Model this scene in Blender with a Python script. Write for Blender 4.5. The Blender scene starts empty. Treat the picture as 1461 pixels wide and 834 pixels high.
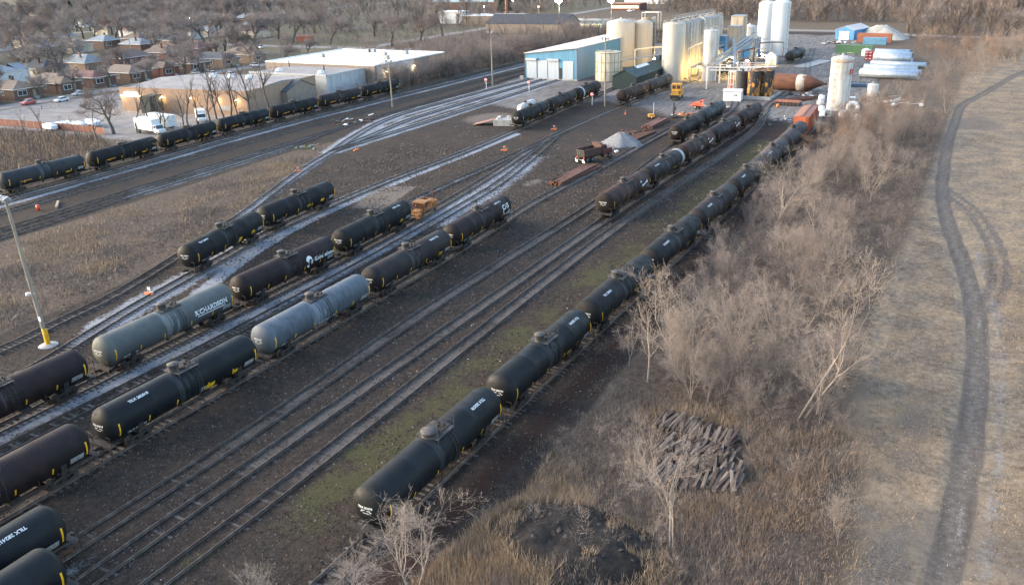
import bpy, bmesh, math, random
import numpy as np
from mathutils import Vector, Matrix
PI = math.pi
random.seed(11); rng = np.random.default_rng(7)
scene = bpy.context.scene
C = scene.collection

# ---------------------------------------------------------------- camera, sky, sun, exposure
CAM_H, FPX, PW, PH = 36.9, 1200.0, 1461.0, 834.0
RM = np.array([[0.87473505, -0.15525207, -0.45905925],
               [0.48372683, 0.33662271, 0.80789449],
               [-0.02910248, 0.9287529, -0.36955527]])
cd = bpy.data.cameras.new('camera'); cam = bpy.data.objects.new('camera', cd); C.objects.link(cam)
cd.sensor_width = 36.0; cd.lens = 36.0 * FPX / PW; cd.clip_start = 0.5; cd.clip_end = 9000
r_, u_, b_ = RM[:, 0], RM[:, 1], -RM[:, 2]
cam.matrix_world = Matrix(((r_[0], u_[0], b_[0], 0), (r_[1], u_[1], b_[1], 0), (r_[2], u_[2], b_[2], CAM_H), (0, 0, 0, 1)))
scene.camera = cam
SUN_EL, SUN_AZ = math.radians(17), math.radians(-112)   # azimuth clockwise from +Y (the tracks)
w = bpy.data.worlds.new('World'); scene.world = w; w.use_nodes = True
nt = w.node_tree; sky = nt.nodes.new('ShaderNodeTexSky'); sky.sky_type = 'NISHITA'; sky.sun_disc = False
sky.sun_elevation = SUN_EL; sky.sun_rotation = SUN_AZ; sky.air_density = 1.0; sky.dust_density = 2.2; sky.ozone_density = 1.0
bg = nt.nodes['Background']; bg.inputs['Strength'].default_value = 0.15
nt.links.new(sky.outputs[0], bg.inputs[0])
sl = bpy.data.lights.new('sun', 'SUN'); sl.energy = 0.8; sl.angle = math.radians(42); sl.color = (1.0, 0.92, 0.84)
so = bpy.data.objects.new('sun', sl); C.objects.link(so)
sd = Vector((math.sin(SUN_AZ) * math.cos(SUN_EL), math.cos(SUN_AZ) * math.cos(SUN_EL), math.sin(SUN_EL)))
so.rotation_euler = sd.to_track_quat('Z', 'Y').to_euler()
vs = scene.view_settings; vs.view_transform = 'Standard'; vs.look = 'None'; vs.gamma = 1.0; vs.use_curve_mapping = False
vs.exposure = 2.28
scene.render.engine = 'CYCLES'; scene.cycles.max_bounces = 5; scene.cycles.diffuse_bounces = 2; scene.cycles.glossy_bounces = 2
scene.cycles.transmission_bounces = 2; scene.cycles.transparent_max_bounces = 4
scene.cycles.caustics_reflective = False; scene.cycles.caustics_refractive = False; scene.cycles.use_light_tree = True
scene.cycles.sample_clamp_indirect = 3.0; scene.cycles.use_denoising = True

# ---------------------------------------------------------------- surveying and tagging
def at(px, py, z=0.0):
    """world X, Y of a point of height z seen at a photograph pixel: used to read positions off the picture"""
    v = RM @ np.array([px - PW / 2, -(py - PH / 2), FPX])
    k = (z - CAM_H) / v[2]
    return float(v[0] * k), float(v[1] * k)
def tag(o, label=None, cat=None, group=None, kind=None):
    if label: o['label'] = label
    if cat: o['category'] = cat
    if group: o['group'] = group
    if kind: o['kind'] = kind
    return o
def thing(name, label, cat, loc=(0, 0, 0), rz=0.0, group=None):
    o = bpy.data.objects.new(name, None); C.objects.link(o); o.empty_display_size = 0.5
    o.location = loc; o.rotation_euler = (0, 0, rz)
    return tag(o, label, cat, group)
def copy_tree(o, parent=None):
    c = o.copy(); C.objects.link(c)
    if parent: c.parent = parent
    for ch in list(o.children): copy_tree(ch, c)
    return c

class MB:
    """collects shapes into one mesh"""
    def __init__(s): s.v = []; s.f = []; s.m = []; s.sm = []
    def add(s, vs, fs, mi=0, smooth=False):
        n = len(s.v); s.v += [tuple(p) for p in vs]
        for f in fs: s.f.append(tuple(i + n for i in f)); s.m.append(mi); s.sm.append(smooth)
        return s
    def box(s, c, d, rz=0.0, mi=0, rx=0.0, ry=0.0):
        M = Matrix.Translation(c) @ Matrix.Rotation(rz, 4, 'Z') @ Matrix.Rotation(ry, 4, 'Y') @ Matrix.Rotation(rx, 4, 'X')
        h = [x / 2 for x in d]
        vs = [M @ Vector((sx * h[0], sy * h[1], sz * h[2])) for sx in (-1, 1) for sy in (-1, 1) for sz in (-1, 1)]
        return s.add(vs, [(0, 1, 3, 2), (4, 6, 7, 5), (0, 4, 5, 1), (2, 3, 7, 6), (0, 2, 6, 4), (1, 5, 7, 3)], mi)
    def bar(s, p, q, w=0.05, t=None, mi=0):
        p = Vector(p); q = Vector(q); d = q - p; L = d.length
        if L < 1e-6: return s
        R = d.to_track_quat('Y', 'Z').to_matrix().to_4x4(); M = Matrix.Translation((p + q) / 2) @ R
        t = t or w; h = (w / 2, L / 2, t / 2)
        vs = [M @ Vector((sx * h[0], sy * h[1], sz * h[2])) for sx in (-1, 1) for sy in (-1, 1) for sz in (-1, 1)]
        return s.add(vs, [(0, 1, 3, 2), (4, 6, 7, 5), (0, 4, 5, 1), (2, 3, 7, 6), (0, 2, 6, 4), (1, 5, 7, 3)], mi)
    def tube(s, p, q, r0, r1=None, n=8, mi=0, cap=True):
        r1 = r0 if r1 is None else r1; p = Vector(p); q = Vector(q)
        R = (q - p).to_track_quat('Z', 'Y').to_matrix(); vs = []
        for c, r in ((p, r0), (q, r1)):
            for i in range(n):
                a = 2 * PI * i / n; vs.append(c + R @ Vector((r * math.cos(a), r * math.sin(a), 0)))
        fs = [(i, (i + 1) % n, n + (i + 1) % n, n + i) for i in range(n)]
        s.add(vs, fs, mi, n > 5)
        if cap:
            s.add(vs[:n], [tuple(range(n - 1, -1, -1))], mi); s.add(vs[n:], [tuple(range(n))], mi)
        return s
    def lathe(s, prof, c=(0, 0, 0), axis='Z', n=24, mi=0, smooth=True, a0=0, a1=2 * PI):
        """prof: list of (radius, along); revolved about axis through c"""
        full = abs(a1 - a0 - 2 * PI) < 1e-6; k = n if full else n + 1; vs = []
        for r, t in prof:
            for i in range(k):
                a = a0 + (a1 - a0) * i / n; x, y = r * math.cos(a), r * math.sin(a)
                p = {'Z': (x, y, t), 'Y': (x, t, y), 'X': (t, x, y)}[axis]
                vs.append((p[0] + c[0], p[1] + c[1], p[2] + c[2]))
        fs = []
        for j in range(len(prof) - 1):
            for i in range(n):
                a, b = j * k + i, j * k + (i + 1) % k
                fs.append((a, b, b + k, a + k) if axis != 'Y' else (a, a + k, b + k, b))
        return s.add(vs, fs, mi, smooth)
    def prism(s, poly, z0, z1, mi=0):
        n = len(poly); vs = [(x, y, z0) for x, y in poly] + [(x, y, z1) for x, y in poly]
        ar = sum(poly[i][0] * poly[(i + 1) % n][1] - poly[(i + 1) % n][0] * poly[i][1] for i in range(n))
        o = list(range(n)) if ar > 0 else list(range(n - 1, -1, -1))
        fs = [tuple(o[::-1]), tuple(n + i for i in o)]
        for i in range(n):
            a, b = o[i], o[(i + 1) % n]; fs.append((a, b, n + b, n + a))
        return s.add(vs, fs, mi)
    def poly(s, pts, mi=0): return s.add(pts, [tuple(range(len(pts)))], mi)
    def build(s, name, mats, parent=None, bevel=0.0):
        me = bpy.data.meshes.new(name); me.from_pydata(s.v, [], s.f)
        for m in (mats if isinstance(mats, (list, tuple)) else [mats]): me.materials.append(m)
        me.polygons.foreach_set('material_index', s.m); me.polygons.foreach_set('use_smooth', s.sm); me.update()
        o = bpy.data.objects.new(name, me); C.objects.link(o)
        if parent: o.parent = parent
        if bevel:
            b = o.modifiers.new('bevel', 'BEVEL'); b.width = bevel; b.segments = 1; b.limit_method = 'ANGLE'
        return o
def mesh_np(name, V, F, mat, parent=None, attr=None):
    me = bpy.data.meshes.new(name); n = len(V); me.vertices.add(n); me.vertices.foreach_set('co', np.asarray(V, np.float32).ravel())
    F = np.asarray(F, np.int32); k = F.shape[1]
    me.loops.add(F.size); me.loops.foreach_set('vertex_index', F.ravel()); me.polygons.add(len(F))
    me.polygons.foreach_set('loop_start', np.arange(0, F.size, k, dtype=np.int32)); me.polygons.foreach_set('loop_total', np.full(len(F), k, np.int32))
    for an, col in (attr or {}).items():
        a = me.color_attributes.new(an, 'FLOAT_COLOR', 'POINT'); a.data.foreach_set('color', np.asarray(col, np.float32).ravel())
    me.update(calc_edges=True); me.validate()
    me.materials.append(mat)
    o = bpy.data.objects.new(name, me); C.objects.link(o)
    if parent: o.parent = parent
    return o

# ---------------------------------------------------------------- materials
class NB:
    def __init__(s, name):
        s.m = bpy.data.materials.new(name); s.m.use_nodes = True; s.t = s.m.node_tree; s.b = s.t.nodes['Principled BSDF']
    def n(s, ty, **kw):
        x = s.t.nodes.new('ShaderNode' + ty)
        for k, v in kw.items():
            if k in x.inputs: x.inputs[k].default_value = v
            else: setattr(x, k, v)
        return x
    def l(s, a, b): s.t.links.new(a, b); return s
    def coord(s, kind='Object', scale=None, rnd=False):
        o = s.n('TexCoord').outputs[kind]
        if rnd:
            oi = s.n('ObjectInfo'); ad = s.n('VectorMath', operation='MULTIPLY_ADD'); cb = s.n('CombineXYZ')
            for i in range(3): s.l(oi.outputs['Random'], cb.inputs[i])
            s.l(cb.outputs[0], ad.inputs[0]); ad.inputs[1].default_value = (37, 53, 71); s.l(o, ad.inputs[2]); o = ad.outputs[0]
        if scale:
            mp = s.n('Mapping'); mp.inputs['Scale'].default_value = scale; s.l(o, mp.inputs[0]); o = mp.outputs[0]
        return o
    def noise(s, co, scale, detail=6, rough=0.6, lo=0.35, hi=0.65):
        x = s.n('TexNoise', Scale=scale, Detail=detail, Roughness=rough); s.l(co, x.inputs['Vector'])
        return s.ramp(x.outputs[0], lo, hi)
    def ramp(s, v, lo, hi, a=0.0, b=1.0):
        x = s.n('MapRange', clamp=True, interpolation_type='SMOOTHSTEP'); s.l(v, x.inputs[0])
        for i, k in enumerate((lo, hi, a, b)): x.inputs[1 + i].default_value = k
        return x.outputs[0]
    def math(s, op, a, b):
        x = s.n('Math', operation=op)
        for i, k in enumerate((a, b)):
            if isinstance(k, (int, float)): x.inputs[i].default_value = k
            else: s.l(k, x.inputs[i])
        return x.outputs[0]
    def mix(s, fac, a, b, blend='MIX'):
        x = s.n('Mix', data_type='RGBA', blend_type=blend)
        for i, k in ((0, fac), (6, a), (7, b)):
            if isinstance(k, (int, float)): x.inputs[i].default_value = k
            elif isinstance(k, tuple): x.inputs[i].default_value = (*k, 1)
            else: s.l(k, x.inputs[i])
        return x.outputs[2]
    def bump(s, h, strength=0.3, dist=0.05):
        x = s.n('Bump', Strength=strength, Distance=dist); s.l(h, x.inputs['Height']); s.l(x.outputs[0], s.b.inputs['Normal'])
    def done(s, col, rough=0.8, metal=0.0, spec=None):
        if isinstance(col, tuple): s.b.inputs['Base Color'].default_value = (*col, 1)
        else: s.l(col, s.b.inputs['Base Color'])
        if isinstance(rough, (int, float)): s.b.inputs['Roughness'].default_value = rough
        else: s.l(rough, s.b.inputs['Roughness'])
        s.b.inputs['Metallic'].default_value = metal
        if spec is not None: s.b.inputs['Specular IOR Level'].default_value = spec
        return s.m
def mat(name, col, col2=None, scale=2.0, rough=0.75, metal=0.0, stretch=(1, 1, 1), lo=0.38, hi=0.68, rnd=True, bump=0.0, spec=None):
    b = NB(name); co = b.coord('Object', stretch, rnd)
    if col2 is None: col2 = tuple(c * 0.72 for c in col)
    f = b.noise(co, scale, 7, 0.65, lo, hi)
    if bump: b.bump(f, bump, 0.04)
    return b.done(b.mix(f, col, col2), rough, metal, spec)
def emis(name, col, st):
    b = NB(name); b.b.inputs['Emission Color'].default_value = (*col, 1); b.b.inputs['Emission Strength'].default_value = st
    return b.done(tuple(c * 0.5 for c in col), 0.5)
def attr_mat(name, an='tint', rough=0.9, trans=0.0):
    b = NB(name); a = b.n('VertexColor', layer_name=an); 
    b.b.inputs['Specular IOR Level'].default_value = 0.1
    return b.done(a.outputs[0], rough)
def ribbed(name, col, col2, axis='X', period=0.3, rough=0.5, metal=0.0, depth=0.03, stain=None, scale=0.5):
    """sheet metal with ribs running across one object axis, plus weathering"""
    b = NB(name); co = b.coord('Object'); wv = b.n('TexWave', wave_type='BANDS', bands_direction=axis, wave_profile='SIN', Scale=1 / period * 0.3142); b.l(co, wv.inputs[0])
    st = b.noise(b.coord('Object', (3, 3, 0.25), True), scale, 6, 0.6, 0.42, 0.72)
    b.bump(wv.outputs[1], 0.6, depth)
    c = b.mix(st, col, stain or col2); c = b.mix(b.math('MULTIPLY', wv.outputs[1], 0.25), c, col2)
    return b.done(c, rough, metal)

MT = {}
MT['steel_dark'] = mat('underframe_steel', (0.022, 0.019, 0.017), (0.05, 0.036, 0.026), 3, 0.75)
MT['wheel'] = mat('wheel_steel', (0.05, 0.038, 0.03), (0.10, 0.065, 0.045), 4, 0.6, 0.3)
MT['yellow'] = mat('reflective_yellow', (0.75, 0.40, 0.01), (0.6, 0.30, 0.01), 3, 0.5)
MT['white_letter'] = mat('white_lettering', (0.72, 0.72, 0.70), (0.5, 0.5, 0.48), 5, 0.6)
MT['gal'] = mat('galvanised_steel', (0.30, 0.31, 0.32), (0.18, 0.18, 0.18), 2, 0.45, 0.6)
MT['rail'] = mat('rail_steel', (0.05, 0.037, 0.03), (0.12, 0.095, 0.08), 1.5, 0.6, 0.2)
MT['rust'] = mat('rusted_steel', (0.14, 0.055, 0.03), (0.06, 0.03, 0.022), 1.2, 0.9, lo=0.35, hi=0.7)
MT['wood_pole'] = mat('weathered_pole_wood', (0.28, 0.24, 0.18), (0.16, 0.13, 0.10), 1, 0.9, stretch=(4, 4, 0.4))
MT['white'] = mat('white_paint', (0.75, 0.75, 0.73), (0.55, 0.54, 0.51), 1.2, 0.5)
MT['concrete'] = mat('concrete', (0.36, 0.35, 0.33), (0.24, 0.23, 0.21), 0.8, 0.9)
MT['red'] = mat('red_orange_paint', (0.62, 0.07, 0.03), (0.45, 0.06, 0.03), 2, 0.45)
MT['orange'] = mat('orange_paint', (0.75, 0.18, 0.03), (0.5, 0.13, 0.04), 2, 0.6)
MT['ochre'] = mat('machine_yellow', (0.62, 0.30, 0.03), (0.35, 0.17, 0.04), 2.5, 0.55)
MT['glass'] = mat('dark_glass', (0.03, 0.035, 0.04), (0.05, 0.055, 0.06), 2, 0.12)
MT['tyre'] = mat('black_rubber', (0.02, 0.02, 0.02), (0.035, 0.033, 0.03), 4, 0.85)
MT['black'] = mat('black_paint', (0.02, 0.02, 0.02), (0.035, 0.03, 0.03), 2, 0.6)
MT['blue'] = mat('blue_paint', (0.06, 0.22, 0.42), (0.05, 0.16, 0.3), 0.8, 0.5)
MT['green'] = mat('green_paint', (0.10, 0.22, 0.09), (0.13, 0.18, 0.09), 0.8, 0.6)
MT['lamp'] = emis('lit_lamp', (1.0, 0.72, 0.32), 60)
MT['lamp_white'] = emis('lit_floodlight', (1.0, 0.93, 0.72), 90)
MT['lamp_off'] = mat('lamp_lens', (0.6, 0.6, 0.58), (0.5, 0.5, 0.48), 3, 0.3)
# ---------------------------------------------------------------- ground, tracks, paths
def catmull(pts, step=1.5):
    P = [np.array(p, float) for p in pts]; P = [2 * P[0] - P[1]] + P + [2 * P[-1] - P[-2]]; out = []
    for i in range(1, len(P) - 2):
        n = max(2, int(np.linalg.norm(P[i + 1] - P[i]) / step))
        for k in range(n):
            t = k / n; a, b, c, d = P[i - 1:i + 3]
            out.append(0.5 * ((2 * b) + (c - a) * t + (2 * a - 5 * b + 4 * c - d) * t * t + (3 * b - a - 3 * c + d) * t ** 3))
    out.append(P[-2]); return np.array(out)
# centre lines (metres), read off the photograph
TRK = {
 'train_right': [(-31.9, 3), (-32.2, 30), (-32.5, 60), (-32.4, 100), (-32.5, 150), (-32.8, 182), (-33.6, 205), (-37, 225), (-43, 245), (-49, 270), (-56, 310), (-64, 360)],
 'c': [(-41.8, 2), (-42.1, 27), (-42.3, 45), (-43.6, 80), (-44.3, 110), (-43.9, 137), (-43.4, 160), (-44.2, 192), (-48.6, 219), (-48.8, 241), (-52, 270)],
 'b': [(-45.6, 2), (-46.3, 25), (-46.6, 47), (-46.9, 80), (-47.3, 112), (-47.4, 150), (-46.6, 196), (-47.5, 214)],
 'a': [(-50.0, 2), (-50.3, 27), (-50.5, 45), (-51.9, 73), (-52.2, 120), (-53.2, 140), (-54.6, 163), (-55.6, 208), (-58, 224)],
 'row3': [(-58.0, 2), (-58.4, 25), (-58.6, 43), (-59.0, 61), (-59.5, 79), (-60.2, 97), (-61.4, 115), (-61.2, 133), (-61.0, 150), (-61.2, 170), (-61.0, 194), (-60.6, 207)],
 'siding': [(-66.4, 5), (-67.1, 37), (-67.4, 56), (-68.6, 80), (-70.0, 97), (-71.3, 110), (-73.2, 126), (-78.4, 151), (-82.2, 166)],
 'row2': [(-70.4, 5), (-70.8, 34), (-71.2, 52), (-71.7, 70), (-72.6, 89), (-74.2, 106), (-77.3, 130), (-82.2, 162), (-83.0, 180), (-83.3, 206), (-82.6, 238), (-80, 262), (-77, 300)],
 'yard_lead': [(-79.4, 85), (-80.3, 104), (-80.9, 120), (-81.2, 138), (-82.2, 160), (-82.8, 175)],
 'row1': [(-78.4, 30), (-79.1, 41), (-81.9, 51), (-83.9, 58), (-86.0, 67), (-88.0, 76), (-90.0, 85), (-90.9, 94), (-91.6, 103), (-92.4, 121), (-92.3, 140), (-92.6, 150), (-93.4, 166), (-95.0, 190), (-96.8, 225), (-98, 250)],
 'shed_lead': [(-87, 20), (-86.8, 43), (-87.9, 50), (-89.4, 59), (-93.0, 70), (-101.2, 92), (-106.2, 103), (-113.6, 120), (-119.0, 135)],
 'shed_one': [(-119.0, 135), (-124.0, 147), (-128.6, 160), (-131.4, 172), (-132.3, 186), (-131.6, 228), (-131.0, 248)],
 'shed_two': [(-119.0, 135), (-122.0, 152), (-124.8, 167), (-125.8, 180), (-126.2, 223), (-126.3, 248)],
 'shed_three': [(-119.0, 135), (-119.3, 154), (-119.6, 176), (-120.4, 218), (-121, 248)],
 'main_four': [(-125.0, 40), (-126.2, 67), (-128.6, 94), (-131.2, 134), (-134.3, 152), (-136, 170)],
 'main_three': [(-128.9, 40), (-130.2, 70), (-132.0, 97), (-134.2, 142), (-136.0, 178), (-137.4, 228), (-139, 300), (-141, 420)],
 'main_two': [(-139.0, 45), (-139.9, 76), (-141.2, 104), (-143.4, 138), (-144.2, 200), (-144.2, 263), (-145, 420)],
 'main_one': [(-145.2, 45), (-146.2, 80), (-147.2, 98), (-148.4, 115), (-150.2, 135), (-151.4, 156), (-151.6, 200), (-151.6, 300), (-152, 420)],
 'train_left': [(-149.6, 45), (-150.5, 80), (-151.2, 100), (-152.4, 115), (-154.5, 135), (-155.8, 156), (-156.0, 200), (-156.2, 300), (-157, 420)],
}
TRK = {k: catmull(v) for k, v in TRK.items()}
def along(key, y):
    P = TRK[key]; o = np.argsort(P[:, 1]); x = float(np.interp(y, P[o, 1], P[o, 0]))
    d = 6; x0 = float(np.interp(y - d, P[o, 1], P[o, 0])); x1 = float(np.interp(y + d, P[o, 1], P[o, 0]))
    return (x0 + x1 + x) / 3, -math.atan2(x1 - x0, 2 * d)
ROAD = catmull([(1.0, 20), (1.9, 40), (2.3, 50), (2.9, 65), (3.0, 83), (2.2, 99), (0.4, 113), (-2.2, 130), (-4.1, 149), (-5.4, 180), (-5.5, 210), (-5.2, 235), (-1.6, 254), (2.1, 275), (8.4, 305), (20, 345), (40, 400)])
ROAD2 = catmull([(-4.1, 150), (-1.6, 144), (0.6, 138), (3.6, 123), (4.6, 109), (3.4, 98)])

def seg_dist(P, X, Y, sel=None):
    d = np.full(X.shape, 1e9)
    for a, b in zip(P[:-1], P[1:]):
        v = b - a; L = v @ v + 1e-9; t = np.clip(((X - a[0]) * v[0] + (Y - a[1]) * v[1]) / L, 0, 1)
        d = np.minimum(d, (X - a[0] - t * v[0]) ** 2 + (Y - a[1] - t * v[1]) ** 2)
    return np.sqrt(d)
def pip(poly, X, Y):
    ins = np.zeros(X.shape, bool); n = len(poly)
    for i in range(n):
        x0, y0 = poly[i]; x1, y1 = poly[(i + 1) % n]
        c = (y0 > Y) != (y1 > Y)
        ins ^= c & (X < (x1 - x0) * (Y - y0) / (y1 - y0 + 1e-12) + x0)
    return ins
def pmask(poly, X, Y, soft=2.0):
    P = np.array(list(poly) + [poly[0]], float); bx = (X > P[:, 0].min() - 8) & (X < P[:, 0].max() + 8) & (Y > P[:, 1].min() - 8) & (Y < P[:, 1].max() + 8)
    out = np.zeros(X.shape)
    if bx.any():
        x, y = X[bx], Y[bx]; d = seg_dist(P, x, y); s = np.where(pip(poly, x, y), d, -d)
        out[bx] = np.clip(s / soft * 0.5 + 0.5, 0, 1)
    return out
def vnoise(X, Y, sc, seed=0):
    """smooth value noise in numpy, 0..1"""
    r = np.random.default_rng(seed); G = r.random((128, 128)); x, y = X / sc, Y / sc
    i, j = np.floor(x).astype(int), np.floor(y).astype(int); u, v = x - i, y - j; u = u * u * (3 - 2 * u); v = v * v * (3 - 2 * v)
    g = lambda a, b: G[a % 128, b % 128]
    return (g(i, j) * (1 - u) + g(i + 1, j) * u) * (1 - v) + (g(i, j + 1) * (1 - u) + g(i + 1, j + 1) * u) * v

ISLAND = [(-126, 45), (-124.5, 77), (-125.5, 104), (-128, 134), (-124.5, 148), (-121, 142), (-115.5, 128), (-107.5, 106), (-103, 95), (-95, 75), (-92, 62), (-91, 45)]
YARD = [(-160, -20), (-160, 430), (-60, 430), (-30, 300), (-26, 215), (-30, 190), (-30.5, 165), (-29.4, 138), (-27.8, 104), (-26.4, 84), (-26.6, 65), (-25.6, 52), (-24.0, 40), (-25.5, 20), (-26, -20)]
GROVE = [(-26.5, 52), (-26.5, 84), (-27.8, 104), (-29.5, 140), (-30, 170), (-28, 205), (-20, 212), (-9, 225), (-7, 190), (-7.0, 150), (-7.5, 110), (-8.8, 87), (-6.0, 73), (-5.5, 60), (-8, 40), (-22, 40)]
WEEDS = [(-25, 20), (-24.5, 40), (-26, 52), (-24, 60), (-10, 62), (-4.0, 60), (-3.0, 50), (-2.5, 20)]
PLANT = [(-138, 226), (-118, 200), (-100, 190), (-90, 212), (-78, 205), (-66, 196), (-56, 212), (-42, 200), (-30, 200), (-27, 240), (-15, 270), (-18, 300), (-36, 330), (-38, 420), (-120, 420), (-138, 330)]

def build_ground():
    xs = np.concatenate([np.array([-6000, -4000, -2600, -1800, -1300, -1000, -800]), np.arange(-700, -300, 12), np.arange(-300, -160, 2.2), np.arange(-160, -100, 0.9), np.arange(-100, 14, 0.55), np.arange(14, 40, 1.2), np.arange(40, 200, 8), np.array([220, 300, 500, 1000, 2000, 4000, 6000])])
    ys = np.concatenate([np.array([-400, -200, -100, -50, -20]), np.arange(0, 20, 2.), np.arange(20, 130, 0.55), np.arange(130, 220, 0.9), np.arange(220, 330, 1.8), np.arange(330, 500, 5.), np.arange(500, 1000, 25), np.array([1000, 1300, 1800, 2600, 4000, 6500, 9000])])
    X, Y = np.meshgrid(xs, ys); nx, ny = len(xs), len(ys); X = X.ravel(); Y = Y.ravel()
    n1 = vnoise(X, Y, 9, 1); n2 = vnoise(X, Y, 3.1, 2); n3 = vnoise(X, Y, 26, 3)
    soil = pmask(YARD, X, Y, 1.6); isl = pmask(ISLAND, X, Y, 2.0); soil *= 1 - 0.9 * isl
    moss = np.clip(1.3 - np.abs(X + 37.9) / 4.0, 0, 1) * np.clip((Y - 28) / 10, 0, 1) * (Y < 178) * (0.45 + 0.95 * n1)
    moss = np.maximum(moss, np.exp(-((X + 42) ** 2 / 2 + (Y - 30) ** 2 / 30)) * 0.9)
    moss = np.maximum(moss, np.exp(-((X + 54.6) ** 2 / 4 + (Y - 33) ** 2 / 40)) * 0.35)
    moss = np.maximum(moss, np.exp(-((X + 42.6) ** 2 / 6 + (Y - 150) ** 2 / 900)) * 0.35 * n2 * 2)
    moss = np.maximum(moss, ((X > -60) & (X < -49) & (Y > 105)) * 0.45 * n1)
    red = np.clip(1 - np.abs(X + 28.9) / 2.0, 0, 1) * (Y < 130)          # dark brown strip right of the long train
    # gravel: light ballast per track
    grav = np.zeros_like(X); dull = np.zeros_like(X)
    for key, wd, amt, y0, y1 in (('row1', 2.7, 1.0, 48, 90), ('row1', 1.9, 0.9, 88, 170), ('row2', 1.5, 0.45, 10, 235), ('siding', 1.3, 0.35, 10, 95), ('siding', 3.4, 0.9, 97, 150), ('yard_lead', 1.6, 0.5, 95, 170),
                                 ('shed_one', 2.8, 1.15, 120, 260), ('shed_two', 2.8, 1.15, 120, 260), ('shed_three', 2.6, 1.05, 120, 260), ('shed_lead', 1.9, 0.8, 88, 140), ('shed_lead', 1.3, 0.3, 40, 90),
                                 ('main_one', 3.0, 0.95, 40, 420), ('main_two', 1.8, 0.45, 40, 420), ('main_three', 2.0, 0.55, 92, 160), ('main_four', 2.0, 0.75, 88, 140), ('main_three', 1.5, 0.35, 150, 420), ('train_left', 1.5, 0.2, 40, 400)):
        P = TRK[key]; bx = (Y > y0) & (Y < y1) & (X > P[:, 0].min() - 8) & (X < P[:, 0].max() + 8)
        d = np.full(X.shape, 99.); d[bx] = seg_dist(P[::2] if len(P) > 20 else P, X[bx], Y[bx]); fade = np.clip((Y - y0) / 4, 0, 1) * np.clip((y1 - Y) / 4, 0, 1)
        grav = np.maximum(grav, np.clip(1.35 - d / wd, 0, 1) * amt * fade * (0.75 + 0.5 * n2))
    for P, wd, amt in ((np.array([(-69.6, 8), (-69.7, 30), (-69.5, 45), (-69.3, 60), (-69.6, 75), (-70.5, 92), (-71.8, 104), (-75.5, 128), (-80.5, 150)]), 1.35, 1.0), (np.array([(-81.4, 48.5), (-84.2, 58), (-86.0, 65)]), 1.0, 1.1), (np.array([(-79.5, 62), (-81.5, 67), (-85.6, 78), (-88.2, 88), (-89.6, 98), (-90.6, 110), (-91, 140), (-91.5, 165)]), 1.1, 1.05)):
        bx = (X > P[:, 0].min() - 6) & (X < P[:, 0].max() + 6) & (Y > P[0, 1] - 3) & (Y < P[-1, 1] + 3); d = np.full(X.shape, 99.); d[bx] = seg_dist(P, X[bx], Y[bx]); grav = np.maximum(grav, np.clip(1.5 - d / wd, 0, 1) * amt * (0.7 + 0.6 * n2))
    for key, amt in (('a', 0.75), ('b', 0.8), ('c', 0.85), ('row3', 0.7), ('train_right', 0.35), ('siding', 0.3)):
        P = TRK[key]; bx = (Y > 0) & (Y < 230) & (X > P[:, 0].min() - 5) & (X < P[:, 0].max() + 5); d = np.full(X.shape, 99.); d[bx] = seg_dist(P[::2], X[bx], Y[bx])
        k = np.clip((Y - 28) / 16, 0.12, 1) if key in 'abc' else 1.0
        dull = np.maximum(dull, np.clip(1.5 - d / 1.05, 0, 1) * amt * k * (0.6 + 0.7 * n2))
    plant = pmask(PLANT, X, Y, 6) * (0.5 + 0.7 * n1)
    lite = pmask([(-92, 115), (-85.5, 118), (-82, 104), (-87.6, 102)], X, Y, 0.8)                # pale worn pad beside the first row
    for (cx, cy, rx, ry) in ((-67.8, 128, 1.6, 3.6), (-108, 181, 7, 10), (-61, 228, 3, 5), (-47.5, 226, 3, 10), (-38, 262, 5, 10), (-50, 240, 10, 3)):
        lite = np.maximum(lite, np.clip(1.3 - ((X - cx) / rx) ** 2 - ((Y - cy) / ry) ** 2, 0, 1) * 0.7)
    dra = np.exp(-(((X + 48.3) / 0.8) ** 2 + ((Y - 24.5) / 3.2) ** 2)) ; grav = np.maximum(grav, dra * 0.6)
    # right side: dry grass, dark brush floor, dirt road
    grove = pmask(GROVE, X, Y, 4); weeds = pmask(WEEDS, X, Y, 3); out_ = (1 - soil)
    tan = out_ * np.where(X > -9, np.clip((X + 9) / 4, 0, 1), 0) * (1 - 0.55 * weeds)
    brush = np.clip(np.maximum(grove, weeds) * out_ + isl * 0.9, 0, 1)
    bx = (X > -12) & (X < 45) & (Y > 0) & (Y < 420); dr = np.full(X.shape, 99.); dr[bx] = seg_dist(ROAD, X[bx], Y[bx]); d2 = np.full(X.shape, 99.); d2[bx] = seg_dist(ROAD2, X[bx], Y[bx])
    dull = np.maximum(dull, tan * np.clip(n1 * 1.7 - .75 + .5 * (n3 - .5), 0, 1) * .8); dull = np.maximum(dull, np.exp(-((X + 1.2) / 2.2) ** 2) * np.clip((92 - Y) / 25, 0, 1) * (.35 + .6 * n2))
    dirt = np.clip(1.62 - dr / (0.95 + .3 * (n2 - .5)), 0, 1); dirt = np.maximum(dirt, np.clip(1.6 - np.abs(d2 - 0.75) / 0.42, 0, 1) * 0.95)
    edge = np.zeros_like(X); 
    side = np.full(X.shape, 0.); ro = np.interp(Y, ROAD[:, 1], ROAD[:, 0])
    edge = np.exp(-((X - ro - 2.1) / 0.7) ** 2) * (Y > 40) * (Y < 118) * (0.35 + 0.6 * n2) + np.exp(-((X - ro - 0.28) / 0.16) ** 2) * (Y > 44) * (Y < 112) * np.clip(n1 * 2.2 - 0.6, 0, 1) * 0.8
    edge += np.exp(-((X - ro + 2.0) / 1.2) ** 2) * (Y < 62) * 0.25
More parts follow.
